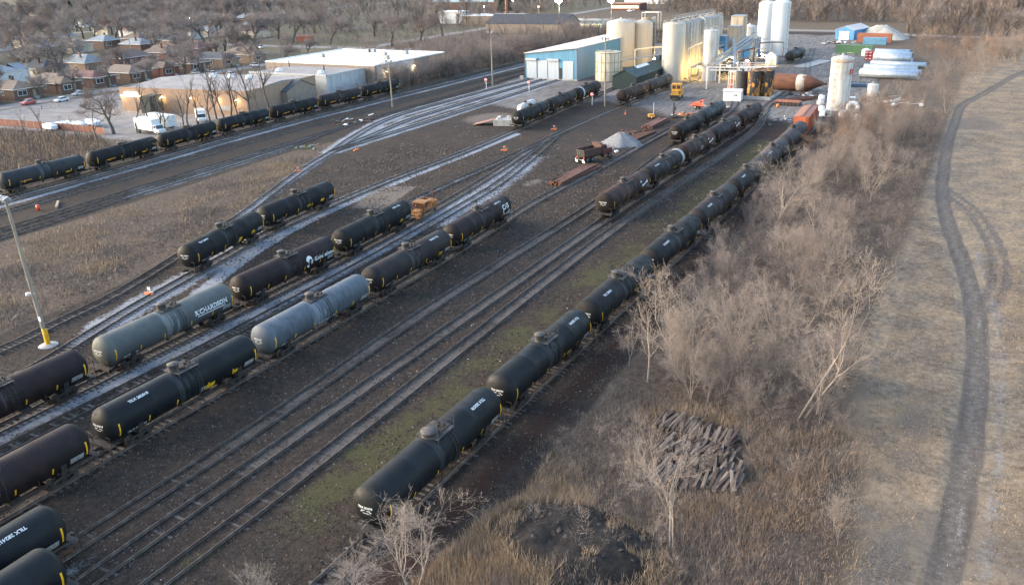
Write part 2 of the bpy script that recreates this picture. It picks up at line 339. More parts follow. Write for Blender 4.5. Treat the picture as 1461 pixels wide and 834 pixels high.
    # left: paved yards, street, lawns
    pave = pmask([(-250, 118), (-250, 150), (-240, 230), (-222, 262), (-165, 262), (-165, 128), (-200, 124), (-222, 118)], X, Y, 2)
    strip = pmask([(-166, 40), (-166, 420), (-158, 420), (-158, 40)], X, Y, 3)
    street = np.clip(1.5 - np.abs(X + 256) / 4.0, 0, 1) * (Y < 700); street = np.maximum(street, np.clip(1.5 - np.abs(Y - 318) / 4.0, 0, 1) * (X < -160) * (X > -900))
    for k in range(1, 8): street = np.maximum(street, np.clip(1.5 - np.abs(X + 256 + 88 * k) / 4.0, 0, 1) * (Y > 60))
    lawn = ((X < -259) & (street < 0.5)) * (0.4 + 0.6 * n1)
    field = ((Y > 330) & (X > -60)) * np.clip((Y - 330) / 60, 0, 1)
    fr = np.array([(-140, 446), (-89, 441), (-56, 438), (-34, 424), (9, 412), (60, 405)]); bx = (Y > 395) & (Y < 460) & (X > -150) & (X < 70); d = np.full(X.shape, 99.); d[bx] = seg_dist(fr, X[bx], Y[bx]); asp = np.clip(np.maximum(np.maximum(pave, street), 1.6 - d / 4), 0, 1)
    one = np.ones_like(X)
    Z = np.zeros_like(X)
    hb = np.clip(1 - ((X + 19.3) / 7.5) ** 2 - ((Y - 41.6) / 4.6) ** 2 + .25 * (n2 - .5), 0, 1); hb = np.clip(hb * (.55 + .9 * vnoise(X, Y, 1.7, 55)) + .0, 0, 1); n4 = vnoise(X, Y, 1.2, 5); Z += 1.5 * hb * (0.55 + 0.5 * n2 + .45 * n4)     # spoil heap in the weeds
    Z += (np.maximum(grove, weeds) * out_) * (n1 * 0.7 + n2 * 0.25) * 0.6 + tan * n2 * 0.12 * (1 - np.clip(dirt, 0, 1))
    Z -= 0.05 * np.clip(dirt, 0, 1); rut = np.exp(-((np.abs(dr) - .8) / .32) ** 2)
    heap = np.clip(hb * 2.6, 0, 1) * np.clip(n2 * 2.2 + .1, 0, 1)
    a1 = np.stack([soil, moss, grav, dull], 1); a2 = np.stack([tan, brush, np.clip(dirt, 0, 1), np.clip(edge, 0, 1)], 1); a3 = np.stack([asp, lawn, np.clip(plant * soil, 0, 1), lite], 1); a4 = np.stack([red, heap, strip, rut * (0.4 + .6 * n1)], 1)
    V = np.stack([X, Y, Z], 1); i = np.arange(ny - 1)[:, None] * nx + np.arange(nx - 1)[None]; i = i.ravel()
    F = np.stack([i, i + 1, i + nx + 1, i + nx], 1)
    # shader
    b = NB('ground'); co = b.coord('Object')
    def at_(n):
        a = b.n('Attribute', attribute_name=n); s = b.n('SeparateColor'); b.l(a.outputs['Color'], s.inputs[0]); return [s.outputs[0], s.outputs[1], s.outputs[2], a.outputs['Alpha']]
    S1, S2, S3, S4 = at_('s1'), at_('s2'), at_('s3'), at_('s4')
    nf = b.n('TexNoise', Scale=1.6, Detail=9, Roughness=0.72); b.l(co, nf.inputs[0]); nm = b.n('TexNoise', Scale=0.25, Detail=7, Roughness=0.65); b.l(co, nm.inputs[0]); ng = b.n('TexNoise', Scale=9, Detail=5, Roughness=0.75); b.l(co, ng.inputs[0])
    ns = b.n('TexNoise', Scale=0.9, Detail=8, Roughness=0.7); mp = b.n('Mapping'); mp.inputs['Scale'].default_value = (1.6, 0.16, 1); b.l(co, mp.inputs[0]); b.l(mp.outputs[0], ns.inputs[0])   # drag streaks along the tracks
    fine, med, grit, strk = nf.outputs[0], nm.outputs[0], ng.outputs[0], ns.outputs[0]
    vo = b.n('TexVoronoi', Scale=5.0); b.l(co, vo.inputs[0])
    def m(wt, lo=0.3, hi=0.7, n=fine, k=0.9):
        return b.ramp(b.math('ADD', wt, b.math('MULTIPLY', b.math('SUBTRACT', n, 0.5), k)), lo, hi)
    col = b.mix(b.ramp(fine, 0.3, 0.7), (0.075, 0.058, 0.043), (0.16, 0.12, 0.085))
    col = b.mix(m(S3[1]), col, b.mix(b.ramp(fine, 0.3, 0.7), (0.085, 0.08, 0.045), (0.15, 0.125, 0.085)))
    col = b.mix(m(S3[0]), col, b.mix(b.ramp(med, 0.3, 0.7), (0.19, 0.175, 0.165), (0.27, 0.25, 0.23)))
    col = b.mix(m(S2[0]), col, b.mix(b.ramp(fine, 0.35, 0.7), b.mix(b.ramp(med, 0.35, 0.62), (0.20, 0.145, 0.092), (0.105, 0.085, 0.068)), b.mix(b.ramp(med, 0.4, 0.6), (0.36, 0.27, 0.18), (0.25, 0.20, 0.15))))
    col = b.mix(b.math('MULTIPLY', b.math('MULTIPLY', S2[0], b.ramp(grit, .5, .72)), .6), col, (0.085, 0.066, 0.052)); col = b.mix(b.math('MULTIPLY', b.math('MULTIPLY', S2[0], b.ramp(grit, .46, .28)), .6), col, (0.46, 0.36, 0.25))
    col = b.mix(m(S2[1]), col, b.mix(b.ramp(fine, 0.35, 0.7), (0.065, 0.047, 0.036), (0.145, 0.105, 0.075)))
    soilc = b.mix(b.ramp(b.math('ADD', b.math('MULTIPLY', strk, .35), b.math('MULTIPLY', fine, .65)), 0.32, 0.7), (0.019, 0.0140, 0.0105), (0.076, 0.054, 0.040)); soilc = b.mix(b.math('MULTIPLY', b.ramp(med, 0.42, 0.62), 0.85), soilc, b.mix(b.ramp(fine, .35, .65), (0.017, 0.0145, 0.0135), (0.04, 0.033, 0.029))); soilc = b.mix(b.math('MULTIPLY', b.ramp(grit, 0.48, 0.72), 0.7), soilc, (0.135, 0.104, 0.080))
    col = b.mix(m(S1[0], 0.4, 0.6, k=0.5), col, soilc)
    col = b.mix(m(S4[2]), col, b.mix(b.ramp(fine, 0.3, 0.7), (0.08, 0.065, 0.05), (0.15, 0.12, 0.09)))
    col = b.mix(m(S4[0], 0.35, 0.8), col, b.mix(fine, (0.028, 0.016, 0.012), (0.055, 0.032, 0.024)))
    col = b.mix(b.math('MULTIPLY', m(b.math('MULTIPLY', S1[1], b.ramp(med, .34, .62, .4, 1.5)), 0.4, 1.0, fine, 1.5), 0.8), col, b.mix(b.ramp(grit, 0.35, 0.65), (0.038, 0.036, 0.016), (0.11, 0.098, 0.042)))
    col = b.mix(m(S3[2], 0.35, 0.75), col, b.mix(b.ramp(strk, 0.35, 0.68), (0.10, 0.088, 0.08), (0.22, 0.205, 0.195)))
    col = b.mix(b.math('MULTIPLY', m(S1[3], 0.35, 0.85), 0.85), col, b.mix(b.ramp(grit, 0.35, 0.65), (0.06, 0.048, 0.040), (0.22, 0.185, 0.158)))
    col = b.mix(b.math('MULTIPLY', m(S1[2], 0.36, 0.8, fine, 1.7), 0.93), col, b.mix(b.ramp(grit, 0.35, 0.68), (0.17, 0.175, 0.185), (0.40, 0.415, 0.44)))
    col = b.mix(b.math('MULTIPLY', m(S3[3], 0.3, 0.8), 0.8), col, b.mix(fine, (0.12, 0.095, 0.078), (0.21, 0.175, 0.145)))
    col = b.mix(m(S2[2], 0.35, 0.65, k=0.6), col, b.mix(b.math('MULTIPLY', S4[3], .75), b.mix(b.ramp(fine, 0.3, 0.75), (0.095, 0.078, 0.064), (0.20, 0.168, 0.14)), (0.065, 0.053, 0.044)))
    col = b.mix(b.math('MULTIPLY', m(S2[3], 0.3, 1.0, fine, 1.5), 0.85), col, b.mix(b.ramp(grit, 0.4, 0.65), (0.17, 0.155, 0.14), (0.36, 0.345, 0.325)))
    col = b.mix(m(S4[1], 0.4, 0.6), col, b.mix(b.ramp(fine, 0.3, 0.7), (0.012, 0.011, 0.011), (0.05, 0.042, 0.036)))
    # scattered pale stones and litter
    sp = b.math('LESS_THAN', vo.outputs['Distance'], 0.085); sc = b.n('SeparateColor'); b.l(vo.outputs['Color'], sc.inputs[0]); sp = b.math('MULTIPLY', sp, b.math('GREATER_THAN', sc.outputs[0], 0.82)); col = b.mix(b.math('MULTIPLY', sp, 0.75), col, (0.36, 0.34, 0.31))
    b.bump(b.math('ADD', fine, b.math('MULTIPLY', grit, .6)), 0.9, 0.16)
    gm = b.done(col, 0.95, 0, 0.15)
    o = mesh_np('ground', V, F, gm, attr={'s1': a1, 's2': a2, 's3': a3, 's4': a4}); tag(o, kind='structure')
    o.data.polygons.foreach_set('use_smooth', np.ones(len(F), bool))
    return (xs, ys, Z.reshape(ny, nx))
GX, GY, GZ = build_ground()
def gz(x, y):
    i = np.clip(np.searchsorted(GX, x) - 1, 0, len(GX) - 2); j = np.clip(np.searchsorted(GY, y) - 1, 0, len(GY) - 2)
    u = np.clip((x - GX[i]) / (GX[i + 1] - GX[i]), 0, 1); v = np.clip((y - GY[j]) / (GY[j + 1] - GY[j]), 0, 1)
    return (GZ[j, i] * (1 - u) + GZ[j, i + 1] * u) * (1 - v) + (GZ[j + 1, i] * (1 - u) + GZ[j + 1, i + 1] * u) * v

# rails and sleepers
tie_m = mat('weathered_sleeper', (0.085, 0.066, 0.052), (0.17, 0.14, 0.115), 1.3, 0.95, lo=0.35, hi=0.7)
tie_b = mat('half_buried_sleeper', (0.045, 0.036, 0.03), (0.125, 0.105, 0.09), 1.6, 0.95, lo=0.4, hi=0.7)
RAIL_Z = 0.26
def build_track(key):
    P = TRK[key]; d = np.gradient(P, axis=0); d /= np.linalg.norm(d, axis=1)[:, None]; nrm = np.stack([d[:, 1], -d[:, 0]], 1)
    L = np.concatenate([[0], np.cumsum(np.linalg.norm(np.diff(P, axis=0), axis=1))])
    bury = (-.075, -.045) if key in ('row1', 'row2', 'main_one', 'main_two') else (-.12, -.09) if key in 'abc' else (-.115, -.075)
    tm = MB(); s = 0.3; rr = random.Random(key)
    while s < L[-1]:
        x, y = np.interp(s, L, P[:, 0]), np.interp(s, L, P[:, 1]); k = min(len(P) - 1, int(np.searchsorted(L, s))); a = math.atan2(d[k, 0], d[k, 1])
        if y < 240 and rr.random() > (0.03 if key not in 'abc' else .7 if y < 30 else .15):
            tm.box((x + rr.uniform(-.06, .06), y, rr.uniform(*bury)), (2.55, 0.235, 0.2), -a + rr.uniform(-.035, .035))
        s += 0.62
    tr = tm.build('railway_track', tie_b if key in 'abc' else tie_m); tag(tr, kind='structure')
    for sg in (-1, 1):
        Q = P + nrm * sg * 0.755; V = []; F = []
        prof = [(-.07, .05), (-.07, .085), (-.018, .10), (-.018, .2), (-.042, .215), (-.042, RAIL_Z), (.042, RAIL_Z), (.042, .215), (.018, .2), (.018, .10), (.07, .085), (.07, .05)]
        m_ = len(prof)
        for q, nn in zip(Q, nrm):
            for a, z in prof: V.append((q[0] + nn[0] * a, q[1] + nn[1] * a, z))
        for i in range(len(Q) - 1):
            for j in range(m_): F.append((i * m_ + j, i * m_ + (j + 1) % m_, (i + 1) * m_ + (j + 1) % m_, (i + 1) * m_ + j))
        mesh_np('rail', V, F, MT['rail'], tr)
for key in TRK: build_track(key)
# ---------------------------------------------------------------- tank cars
TR, THL, THD, TZ = 1.53, 7.62, 0.82, 2.42      # barrel radius, half length of the straight shell, head depth, axis height above the rail
_text_cache = {}
def text_mesh(s, size):
    """outline triangles of a string: list of 2D points and faces, centred"""
    if (s,) not in _text_cache:
        cu = bpy.data.curves.new('txt', 'FONT'); cu.body = s; cu.size = 1.0; cu.resolution_u = 2; cu.align_x = 'CENTER'; cu.align_y = 'CENTER'; cu.offset = 0.03
        o = bpy.data.objects.new('txt', cu); C.objects.link(o); dg = bpy.context.evaluated_depsgraph_get()
        me = bpy.data.meshes.new_from_object(o.evaluated_get(dg)); v = [(p.co.x, p.co.y) for p in me.vertices]; f = [tuple(q.vertices) for q in me.polygons]
        bpy.data.objects.remove(o); bpy.data.curves.remove(cu); bpy.data.meshes.remove(me); _text_cache[(s,)] = (v, f)
    v, f = _text_cache[(s,)]; return [(x * size, y * size) for x, y in v], f
def on_shell(mb, pts, fs, y0, th0, side=1, r=TR + 0.012, flip=False):
    """wrap flat (u, v) shapes on the barrel: u along the car, v around it; th measured up from horizontal"""
    vs = []
    for u, v in pts:
        if flip: u, v = -u, -v
        th = th0 + v / TR; vs.append((side * r * math.cos(th), y0 + side * u, TZ + r * math.sin(th)))
    mb.add(vs, fs)
def on_head(mb, pts, fs, x0, z0, end=-1):
    vs = []
    for u, v in pts:
        x, z = x0 - end * u, z0 + v; q = max(0.0, 1 - (x * x + (z - TZ) ** 2) / TR ** 2)
        vs.append((x, end * (THL + THD * math.sqrt(q) + 0.02), z))
    mb.add(vs, fs)
def quad_grid(w, h, nu=2, nv=4):
    p = [(-w / 2 + w * i / nu, -h / 2 + h * j / nv) for j in range(nv + 1) for i in range(nu + 1)]
    f = [(j * (nu + 1) + i, j * (nu + 1) + i + 1, (j + 1) * (nu + 1) + i + 1, (j + 1) * (nu + 1) + i) for j in range(nv) for i in range(nu)]
    return p, f

def tank_mat(name, base, dust, rust=0.0, rough=0.6, streak=(0.5, 0.5, 0.5), sa=0, head=None):
    b = NB(name); co = b.coord('Object', None, True); raw = b.coord('Object')
    n1 = b.noise(co, 0.9, 8, 0.68, 0.36, 0.7); sep = b.n('SeparateXYZ'); b.l(raw, sep.inputs[0])
    mp = b.n('Mapping'); mp.inputs['Scale'].default_value = (0.5, 3.2, 0.35); b.l(co, mp.inputs[0]); n2 = b.noise(mp.outputs[0], 1.0, 6, 0.6, 0.46, 0.72)
    fine = b.noise(co, 7, 5, 0.7, 0.4, 0.75)
    up = b.ramp(sep.outputs[2], TZ + 0.35, TZ + 1.55)                          # dust lying on top of the barrel
    c = b.mix(b.math('MULTIPLY', n1, 0.8), base, dust)
    c = b.mix(b.math('MULTIPLY', n2, sa), c, streak) if sa else c
    c = b.mix(b.math('MULTIPLY', fine, 0.25), c, tuple(x * 0.6 for x in base))
    c = b.mix(b.math('MULTIPLY', b.math('MULTIPLY', up, b.ramp(n1, 0, 1, 0.45, 0.95)), 0.75), c, tuple(x * 1.5 + 0.003 for x in dust))
    if rust: 
        r1 = b.noise(co, 0.7, 9, 0.72, 0.42, 0.62); c = b.mix(b.math('MULTIPLY', r1, rust), c, (0.085, 0.038, 0.028))
    ay = b.math('ABSOLUTE', sep.outputs[1], 0); hm = b.ramp(ay, THL - 0.35, THL - 0.25)
    c = b.mix(b.math('MULTIPLY', hm, 0.65), c, head or tuple(x * 1.15 for x in base))
    for s0 in (-3.9, 0.0, 3.9):                                                    # weld seams
        d = b.math('ABSOLUTE', b.math('SUBTRACT', sep.outputs[1], s0), 0); c = b.mix(b.math('MULTIPLY', b.math('LESS_THAN', d, 0.02), 0.15), c, tuple(x * 1.6 + 0.01 for x in dust))
    d = b.math('ABSOLUTE', b.math('ADD', sep.outputs[1], 1.15), 0); c = b.mix(b.math('MULTIPLY', b.ramp(d, .32, .26), 0.5), c, tuple(x * 2.2 + 0.012 for x in dust))
    mq = b.n('Mapping'); mq.inputs['Scale'].default_value = (0.4, 2.2, 0.3); b.l(co, mq.inputs[0]); sp_ = b.noise(mq.outputs[0], 1.0, 5, 0.6, 0.5, 0.62); dm = b.math('ABSOLUTE', b.math('ADD', sep.outputs[1], .3), 0)
    c = b.mix(b.math('MULTIPLY', b.math('MULTIPLY', sp_, b.ramp(dm, 2.0, .6)), 0.55), c, tuple(x * 2.6 + 0.02 for x in dust))
    b.bump(fine, 0.12, 0.02)
    return b.done(c, b.ramp(n1, 0, 1, rough, min(.95, rough + 0.25)), 0, 0.16)
TM = {
 'black': tank_mat('tank_black', (0.008, 0.0088, 0.0098), (0.0145, 0.0142, 0.0138), head=(0.0125, 0.0128, 0.0115)),
 'black_new': tank_mat('tank_blue_black', (0.006, 0.0078, 0.0096), (0.0105, 0.0118, 0.013), 0, 0.5, head=(0.014, 0.0145, 0.0135)),
 'dusty': tank_mat('tank_dusty_black', (0.0115, 0.0115, 0.0125), (0.026, 0.023, 0.0225), 0.16, 0.6),
 'brown': tank_mat('tank_brown_black', (0.016, 0.0135, 0.013), (0.034, 0.024, 0.020), 0.75, 0.65, head=(0.015, 0.013, 0.011)),
 'maroon': tank_mat('tank_maroon_black', (0.0115, 0.0090, 0.0095), (0.0195, 0.0140, 0.014), 0.14, 0.6, head=(0.014, 0.012, 0.0105)),
 'grey': tank_mat('tank_grey', (0.062, 0.070, 0.070), (0.088, 0.092, 0.088), 0.04, 0.6, (0.05, 0.053, 0.053), 0.2, head=(0.105, 0.108, 0.092)),
 'bluegrey': tank_mat('tank_blue_grey', (0.06, 0.072, 0.087), (0.092, 0.105, 0.12), 0.0, 0.55, (0.02, 0.024, 0.03), 0.65, head=(0.10, 0.115, 0.125)),
 'faded': tank_mat('tank_faded_grey', (0.03, 0.029, 0.029), (0.058, 0.052, 0.05), 0.2, 0.65),
 'slate': tank_mat('tank_slate', (0.017, 0.021, 0.024), (0.03, 0.034, 0.037), 0.05, 0.5, (0.05, 0.04, 0.03), 0.15),
}
grime = mat('dusty_platform_steel', (0.04, 0.038, 0.036), (0.09, 0.08, 0.072), 3, 0.8)
placard = mat('faded_white_panel', (0.30, 0.30, 0.29), (0.16, 0.16, 0.155), 6, 0.7)
def barrel_mesh():
    mb = MB(); prof = [(0.001, -(THL + THD))]
    for k in range(1, 9):
        a = k / 8 * PI / 2; prof.append((TR * math.sin(a), -(THL + THD * math.cos(a))))
    for y in (-3.9, 0, 3.9): prof += [(TR, y - 0.04), (TR + 0.003, y - 0.03), (TR + 0.003, y + 0.03), (TR, y + 0.04)]
    prof += [(r, -y) for r, y in reversed(prof[:9])]
    mb.lathe(prof, (0, 0, TZ), 'Y', 56); return mb
def stripe_mb(y, h, side):
    mb = MB(); p, f = quad_grid(0.13, h, 1, 8)
    vs = []; r0, r1 = TR + 0.008, TR + 0.022
    th0 = -0.12 if h > 0.8 else -0.42
    on_shell(mb, p, f, y, th0, side, r1); return mb
STRIPES = [(-7.6, 1.15), (-4.7, 0.62), (-1.75, 0.62), (1.75, 0.62), (4.7, 0.62), (7.6, 1.15)]

def make_car(style):
    root = thing('tank_car', None, 'tank car')
    tk = barrel_mesh().build('tank', TM['black'], root)
    # underframe: stub sills, bolsters, saddles
    u = MB()
    for e in (-1, 1):
        u.box((0, e * 6.9, 0.86), (0.62, 3.7, 0.42)); u.box((0, e * 5.6, 0.98), (2.5, 0.5, 0.3)); u.box((0, e * 5.6, 1.16), (2.1, 0.9, 0.2))
        for s in (-1, 1): u.bar((s * 1.15, e * 5.6, 0.95), (s * 1.42, e * 5.6, 1.9), 0.45, 0.07)
        u.box((0, e * 7.3, 1.15), (1.2, 0.4, 0.3))
    for s in (-1, 1): u.bar((s * 1.46, -7.2, 1.0), (s * 1.46, 7.2, 1.0), 0.07)                      # side running bar
    for y in (-6.8, -3.5, -1.2, 1.2, 3.5, 6.8):
        for s in (-1, 1): u.bar((s * 1.46, y, 1.0), (s * 1.36, y, 1.75), 0.04)
    u.tube((0, -0.5, TZ - TR - 0.35), (0, -0.5, TZ - TR + 0.05), 0.22, None, 10); u.box((0.5, 1.9, 0.78), (0.6, 0.9, 0.35)); u.tube((-.45, 3.0, 0.75), (-.45, 4.2, 0.75), 0.17, None, 8)
    u.build('underframe', MT['steel_dark'], root)
    # bogies with wheels
    for e in (-1, 1):
        b = MB(); yc = e * 5.6
        for s in (-1, 1):
            x = s * 0.99
            for (y0, z0, y1, z1) in ((-1.15, .5, -.55, .72), (-.55, .72, .55, .72), (.55, .72, 1.15, .5), (-1.0, .42, -.42, .26), (-.42, .26, .42, .26), (.42, .26, 1.0, .42)): b.bar((x, yc + y0, z0), (x, yc + y1, z1), 0.2, 0.16)
            for y0 in (-.88, .88): b.tube((x - .12, yc + y0, .44), (x + .12, yc + y0, .44), .17, None, 10)
            for k in (-.18, 0, .18): b.tube((x, yc + k, .28), (x, yc + k, .66), .075, None, 8)
        b.box((0, yc, .6), (2.2, .36, .3)); bo = b.build('bogie', MT['steel_dark'], root)
        for y0 in (-.88, .88):
            for s in (-1, 1):
                wv = MB(); xx = s * .755
                prof = [(0.001, -.06), (.16, -.09), (.2, -.03), (.38, -.02), (.44, -.06), (.455, .04), (.49, .05), (.49, .075), (.2, .03), (0.001, .06)]
                wv.lathe([(r, -t * s) for r, t in prof], (xx, yc + y0, .455), 'X', 20)
                if s > 0: wv.tube((-.75, yc + y0, .455), (.75, yc + y0, .455), .08, None, 8)
                wv.build('wheel', MT['wheel'], bo)
    # couplers, end platforms with brake wheel, grab irons
    for e in (-1, 1):
        c = MB(); c.box((0, e * 8.75, .86), (.22, .7, .26)); c.box((.07 * e, e * 9.0, .86), (.34, .2, .32)); c.build('coupler', MT['steel_dark'], root)
        p = MB(); p.box((0, e * 8.45, 1.08), (2.9, .5, .05)); p.box((0, e * 8.68, .98), (2.9, .05, .2))
        for s in (-1, 1):
            p.bar((s * 1.42, e * 8.6, 1.05), (s * 1.42, e * 8.6, 1.95), .045); p.bar((s * 1.42, e * 8.6, 1.95), (s * .95, e * 8.6, 1.95), .045); p.bar((s * 1.42, e * 8.65, 1.0), (s * 1.42, e * 8.65, .4), .045)
            p.bar((s * 1.42, e * 8.65, .42), (s * 1.0, e * 8.65, .42), .05); p.bar((s * 1.2, e * 7.7, 1.08), (s * 1.2, e * 8.5, 1.08), .09)
        p.build('end_platform', MT['steel_dark'], root)
    bw = MB(); bw.lathe([(.22, -.02), (.26, 0), (.22, .02)], (-.75, -8.72, 1.75), 'Y', 14); bw.bar((-.75, -8.66, 1.75), (-.75, -8.66, 1.05), .06); bw.bar((-.97, -8.72, 1.75), (-.53, -8.72, 1.75), .03); bw.bar((-.75, -8.72, 1.53), (-.75, -8.72, 1.97), .03)
    bw.build('brake_wheel', MT['wheel'], root)
    # top fittings
    top = TZ + TR
    pl = MB()
    if style != 'plain':
        for s in (-1, 1): pl.box((s * .68, .35, top - .02), (.62, 2.3, .05)); pl.bar((s * .95, -.7, top - .35), (s * .95, -.7, top), .05); pl.bar((s * .95, 1.4, top - .35), (s * .95, 1.4, top), .05)
        pl.box((0, .95, top + .0), (.9, 1.1, .06))
    else:
        pl.box((0, .3, top - .0), (1.3, 2.4, .07)); pl.lathe([(TR + .02, -1.2), (TR + .02, 1.6)], (0, 0, TZ), 'Y', 16, 0, True, PI * .34, PI * .66)
    pl.build('top_platform', grime, root)
    hs = MB(); hh = .62 if style != 'low' else .34; rr = .46 if style != 'low' else .62
    hs.lathe([(rr + .03, top - .12), (rr, top - .06), (rr, top + hh), (rr + .06, top + hh + .01), (rr + .06, top + hh + .06), (.05, top + hh + .12), (.001, top + hh + .12)], (0, -.45, 0), 'Z', 20)
    ho = hs.build('manway_housing', grime, root)
    vv = MB(); vv.tube((.0, .75, top), (.0, .75, top + .3), .13, None, 10); vv.tube((.28, 1.1, top), (.28, 1.1, top + .36), .08, None, 8); vv.tube((-.28, 1.2, top), (-.28, 1.2, top + .25), .1, None, 8); vv.box((.45, .2, top + .1), (.2, .3, .2)); vv.box((0, .75, top + .03), (1.2, 1.5, .08))
    vv.build('valve', MT['steel_dark'], root)
    if style != 'plain':
        rl = MB()
        for s in (-1, 1):
            for y in (-.75, .35, 1.45): rl.bar((s * .97, y, top - .05), (s * .97, y, top + .95), .035)
            rl.bar((s * .97, -.75, top + .95), (s * .97, 1.45, top + .95), .03); rl.bar((s * .97, -.75, top + .5), (s * .97, 1.45, top + .5), .025)
        for z in (.5, .95): rl.bar((-.97, 1.45, top + z), (.97, 1.45, top + z), .025)
        rl.build('railing', MT['steel_dark'], root)
    for s in (-1, 1):                                                                  # ladder curving up each flank
        ld = MB(); 
        for y in (.62, 1.06):
            pr = None
            for k in range(9):
                th = -.85 + k * (PI / 2 - .62 + .85) / 8; q = (s * (TR + .09) * math.cos(th), y, TZ + (TR + .09) * math.sin(th))
                if pr: ld.bar(pr, q, .035)
                pr = q
            ld.bar((s * (TR + .09) * math.cos(-.85), y, TZ + (TR + .09) * math.sin(-.85)), (s * 1.42, y, .35), .035)
        for k in range(12):
            th = -.85 + k * (PI / 2 - .62 + .85) / 11; x, z = s * (TR + .09) * math.cos(th), TZ + (TR + .09) * math.sin(th); ld.bar((x, .62, z), (x, 1.06, z), .03)
        for z in (.4, .75): ld.bar((s * 1.42, .62, z), (s * 1.42, 1.06, z), .03)
        ld.build('ladder', MT['steel_dark'], root)
        for y, h in STRIPES: stripe_mb(y * s, h, s).build('reflective_stripe', MT['yellow'], root)
        # grey data panel near the far end
        dp = MB(); p, f = quad_grid(1.15, .55, 1, 3); on_shell(dp, p, f, s * 6.75, -.42, s); dp.build('data_panel', placard, root)
    return root
def letters(root, s, side_y=-5.9, size=.36, th=-.62, top=None, ends=True, head=None):
    mb = MB(); v, f = text_mesh(s, size)
    for sd in (-1, 1): on_shell(mb, v, f, sd * side_y, th, sd)
    mb2 = MB()
    for sd in (-1, 1):
        for i, wd in enumerate((.95, .7, .85)):
            p, q = quad_grid(wd, .035, 1, 1); p = [(a, b_ - .27 - i * .085) for a, b_ in p]; on_shell(mb, p, q, sd * side_y, th, sd)
    if top is not None: on_shell(mb, v, f, top, 1.02, 1, flip=False) if top < 0 else on_shell(mb, v, f, top, 1.08, 1, flip=True)
    if ends:
        v2, f2 = text_mesh(s, .22)
        for e in (-1, 1):
            on_head(mb, v2, f2, e * .0, TZ + .28, e)
            for i, wd in enumerate((.75, .9, .5)):
                p, q = quad_grid(wd, .05, 1, 1); on_head(mb, p, q, .05, TZ + .06 - .1 * i, e)
    mb.build('reporting_mark', MT['white_letter'], root)
def panel(root, y, th, w_, h_, m, name, side=1):
    mb = MB(); p, f = quad_grid(w_, h_, 2, 4); on_shell(mb, p, f, y, th, side, TR + .014); return mb.build(name, m, root)
def marking(root, shapes, name='emblem', side=1, y0=0, th0=0, m=None):
    """flat polygons (u,v) laid on the shell"""
    mb = MB()
    for poly in shapes: on_shell(mb, poly, [tuple(range(len(poly)))], y0, th0, side, TR + .016)
    return mb.build(name, m or MT['white_letter'], root)
def stroke(pts, w_=.12):
    out = []
    for (a, b_), (c, d) in zip(pts[:-1], pts[1:]):
        L = math.hypot(c - a, d - b_) or 1; nx, ny = -(d - b_) / L * w_ / 2, (c - a) / L * w_ / 2
        out.append([(a - nx, b_ - ny), (c - nx, d - ny), (c + nx, d + ny), (a + nx, b_ + ny)])
    return out
def ellipse(cx, cy, a, b_, n=18, t0=0, t1=2 * PI): return [(cx + a * math.cos(t0 + (t1 - t0) * i / n), cy + b_ * math.sin(t0 + (t1 - t0) * i / n)) for i in range(n)]
PROTO = {s: make_car(s) for s in ('rails', 'low', 'plain')}
used = set()
def car(track, y, color, label, group, style='rails', mark=None, top=None, xoff=0, **kw):
    o = PROTO[style] if style not in used else copy_tree(PROTO_SRC[style]); used.add(style)
    x, rz = along(track, y); o.location = (x + xoff, y, RAIL_Z); o.rotation_euler.z = rz + kw.get('flip', 0) * PI
    o['label'] = label; o['group'] = group
    tk = [c for c in o.children if c.name.split('.')[0] == 'tank'][0]
    tk.material_slots[0].link = 'OBJECT'; tk.material_slots[0].material = TM[color]
    PENDING.append((o, mark, top, kw)); return o
PROTO_SRC = PROTO; PENDING = []
YP = mat('yellow_placard', (0.72, 0.42, 0.01), (0.55, 0.33, 0.02), 4, 0.5); WP = MT['white_letter']
GR = 'tank cars standing in the rail yard'
SIDE = 'long right hand line of tank cars'
ordn = ['nearest', 'second', 'third', 'fourth', 'fifth', 'sixth', 'seventh', 'eighth']
R_ = []
for k, (colr, tx, st) in enumerate((('black_new', 'TILX 282078', 'low'), ('black_new', 'TILX 282096', 'rails'), ('black', 'TILX 282061', 'rails'), ('black', 'TILX 282055', 'rails'), ('dusty', 'TILX 282042', 'rails'), ('dusty', 'TILX 282087', 'rails'), ('faded', 'TILX 282033', 'rails'), ('faded', None, 'rails'))):
    lab = f'{ordn[k]} tank car of the right-hand line, ' + ('white lettering on its far shoulder', 'yellow placard past its middle', 'black with pale scuffs by the far end', 'black and dusty beside the tall pale trees', 'dull grey-black with a white shoulder mark', 'dusty grey-black with a white shoulder mark', 'faded grey, half behind bare branches', 'faded grey, end to end with the orange boxcar')[k]
    R_.append(car('train_right', 44.35 + 18.15 * k, colr, lab, SIDE, st, tx, 5.4 if k in (0, 1) else -4.6 if k < 7 else None, yellow=[(2.9, -.55)] if k in (1, 2, 3, 4) else [], white=[(5.9, -.15)] if k in (2, 3) else []))
M_ = []
for k, (colr, lab) in enumerate((('brown', 'rust-browned tank car heading the middle line, white mark on its flank'), ('dusty', 'grey-black tank car with a pale band round its far end, second in the middle line'), ('brown', 'browned tank car with white round scrawl and peaked mark, third in the middle line'), ('dusty', 'dark tank car with white peaked mark, fourth in the middle line'), ('maroon', 'purplish far end tank car of the middle line, by the pale kiosk'))):
    if k < 5: M_.append(car('b', 119.6 + 17.95 * k, colr, lab, 'middle line of tank cars', 'rails', 'TILX 193' + str(204 + 31 * k) if k in (0, 1, 2) else None, -5.0 if k == 1 else None, logo=k in (0, 2, 3), band=k == 1, scrawl=k == 2, yellow=[(3.0, -.5)] if k == 1 else []))
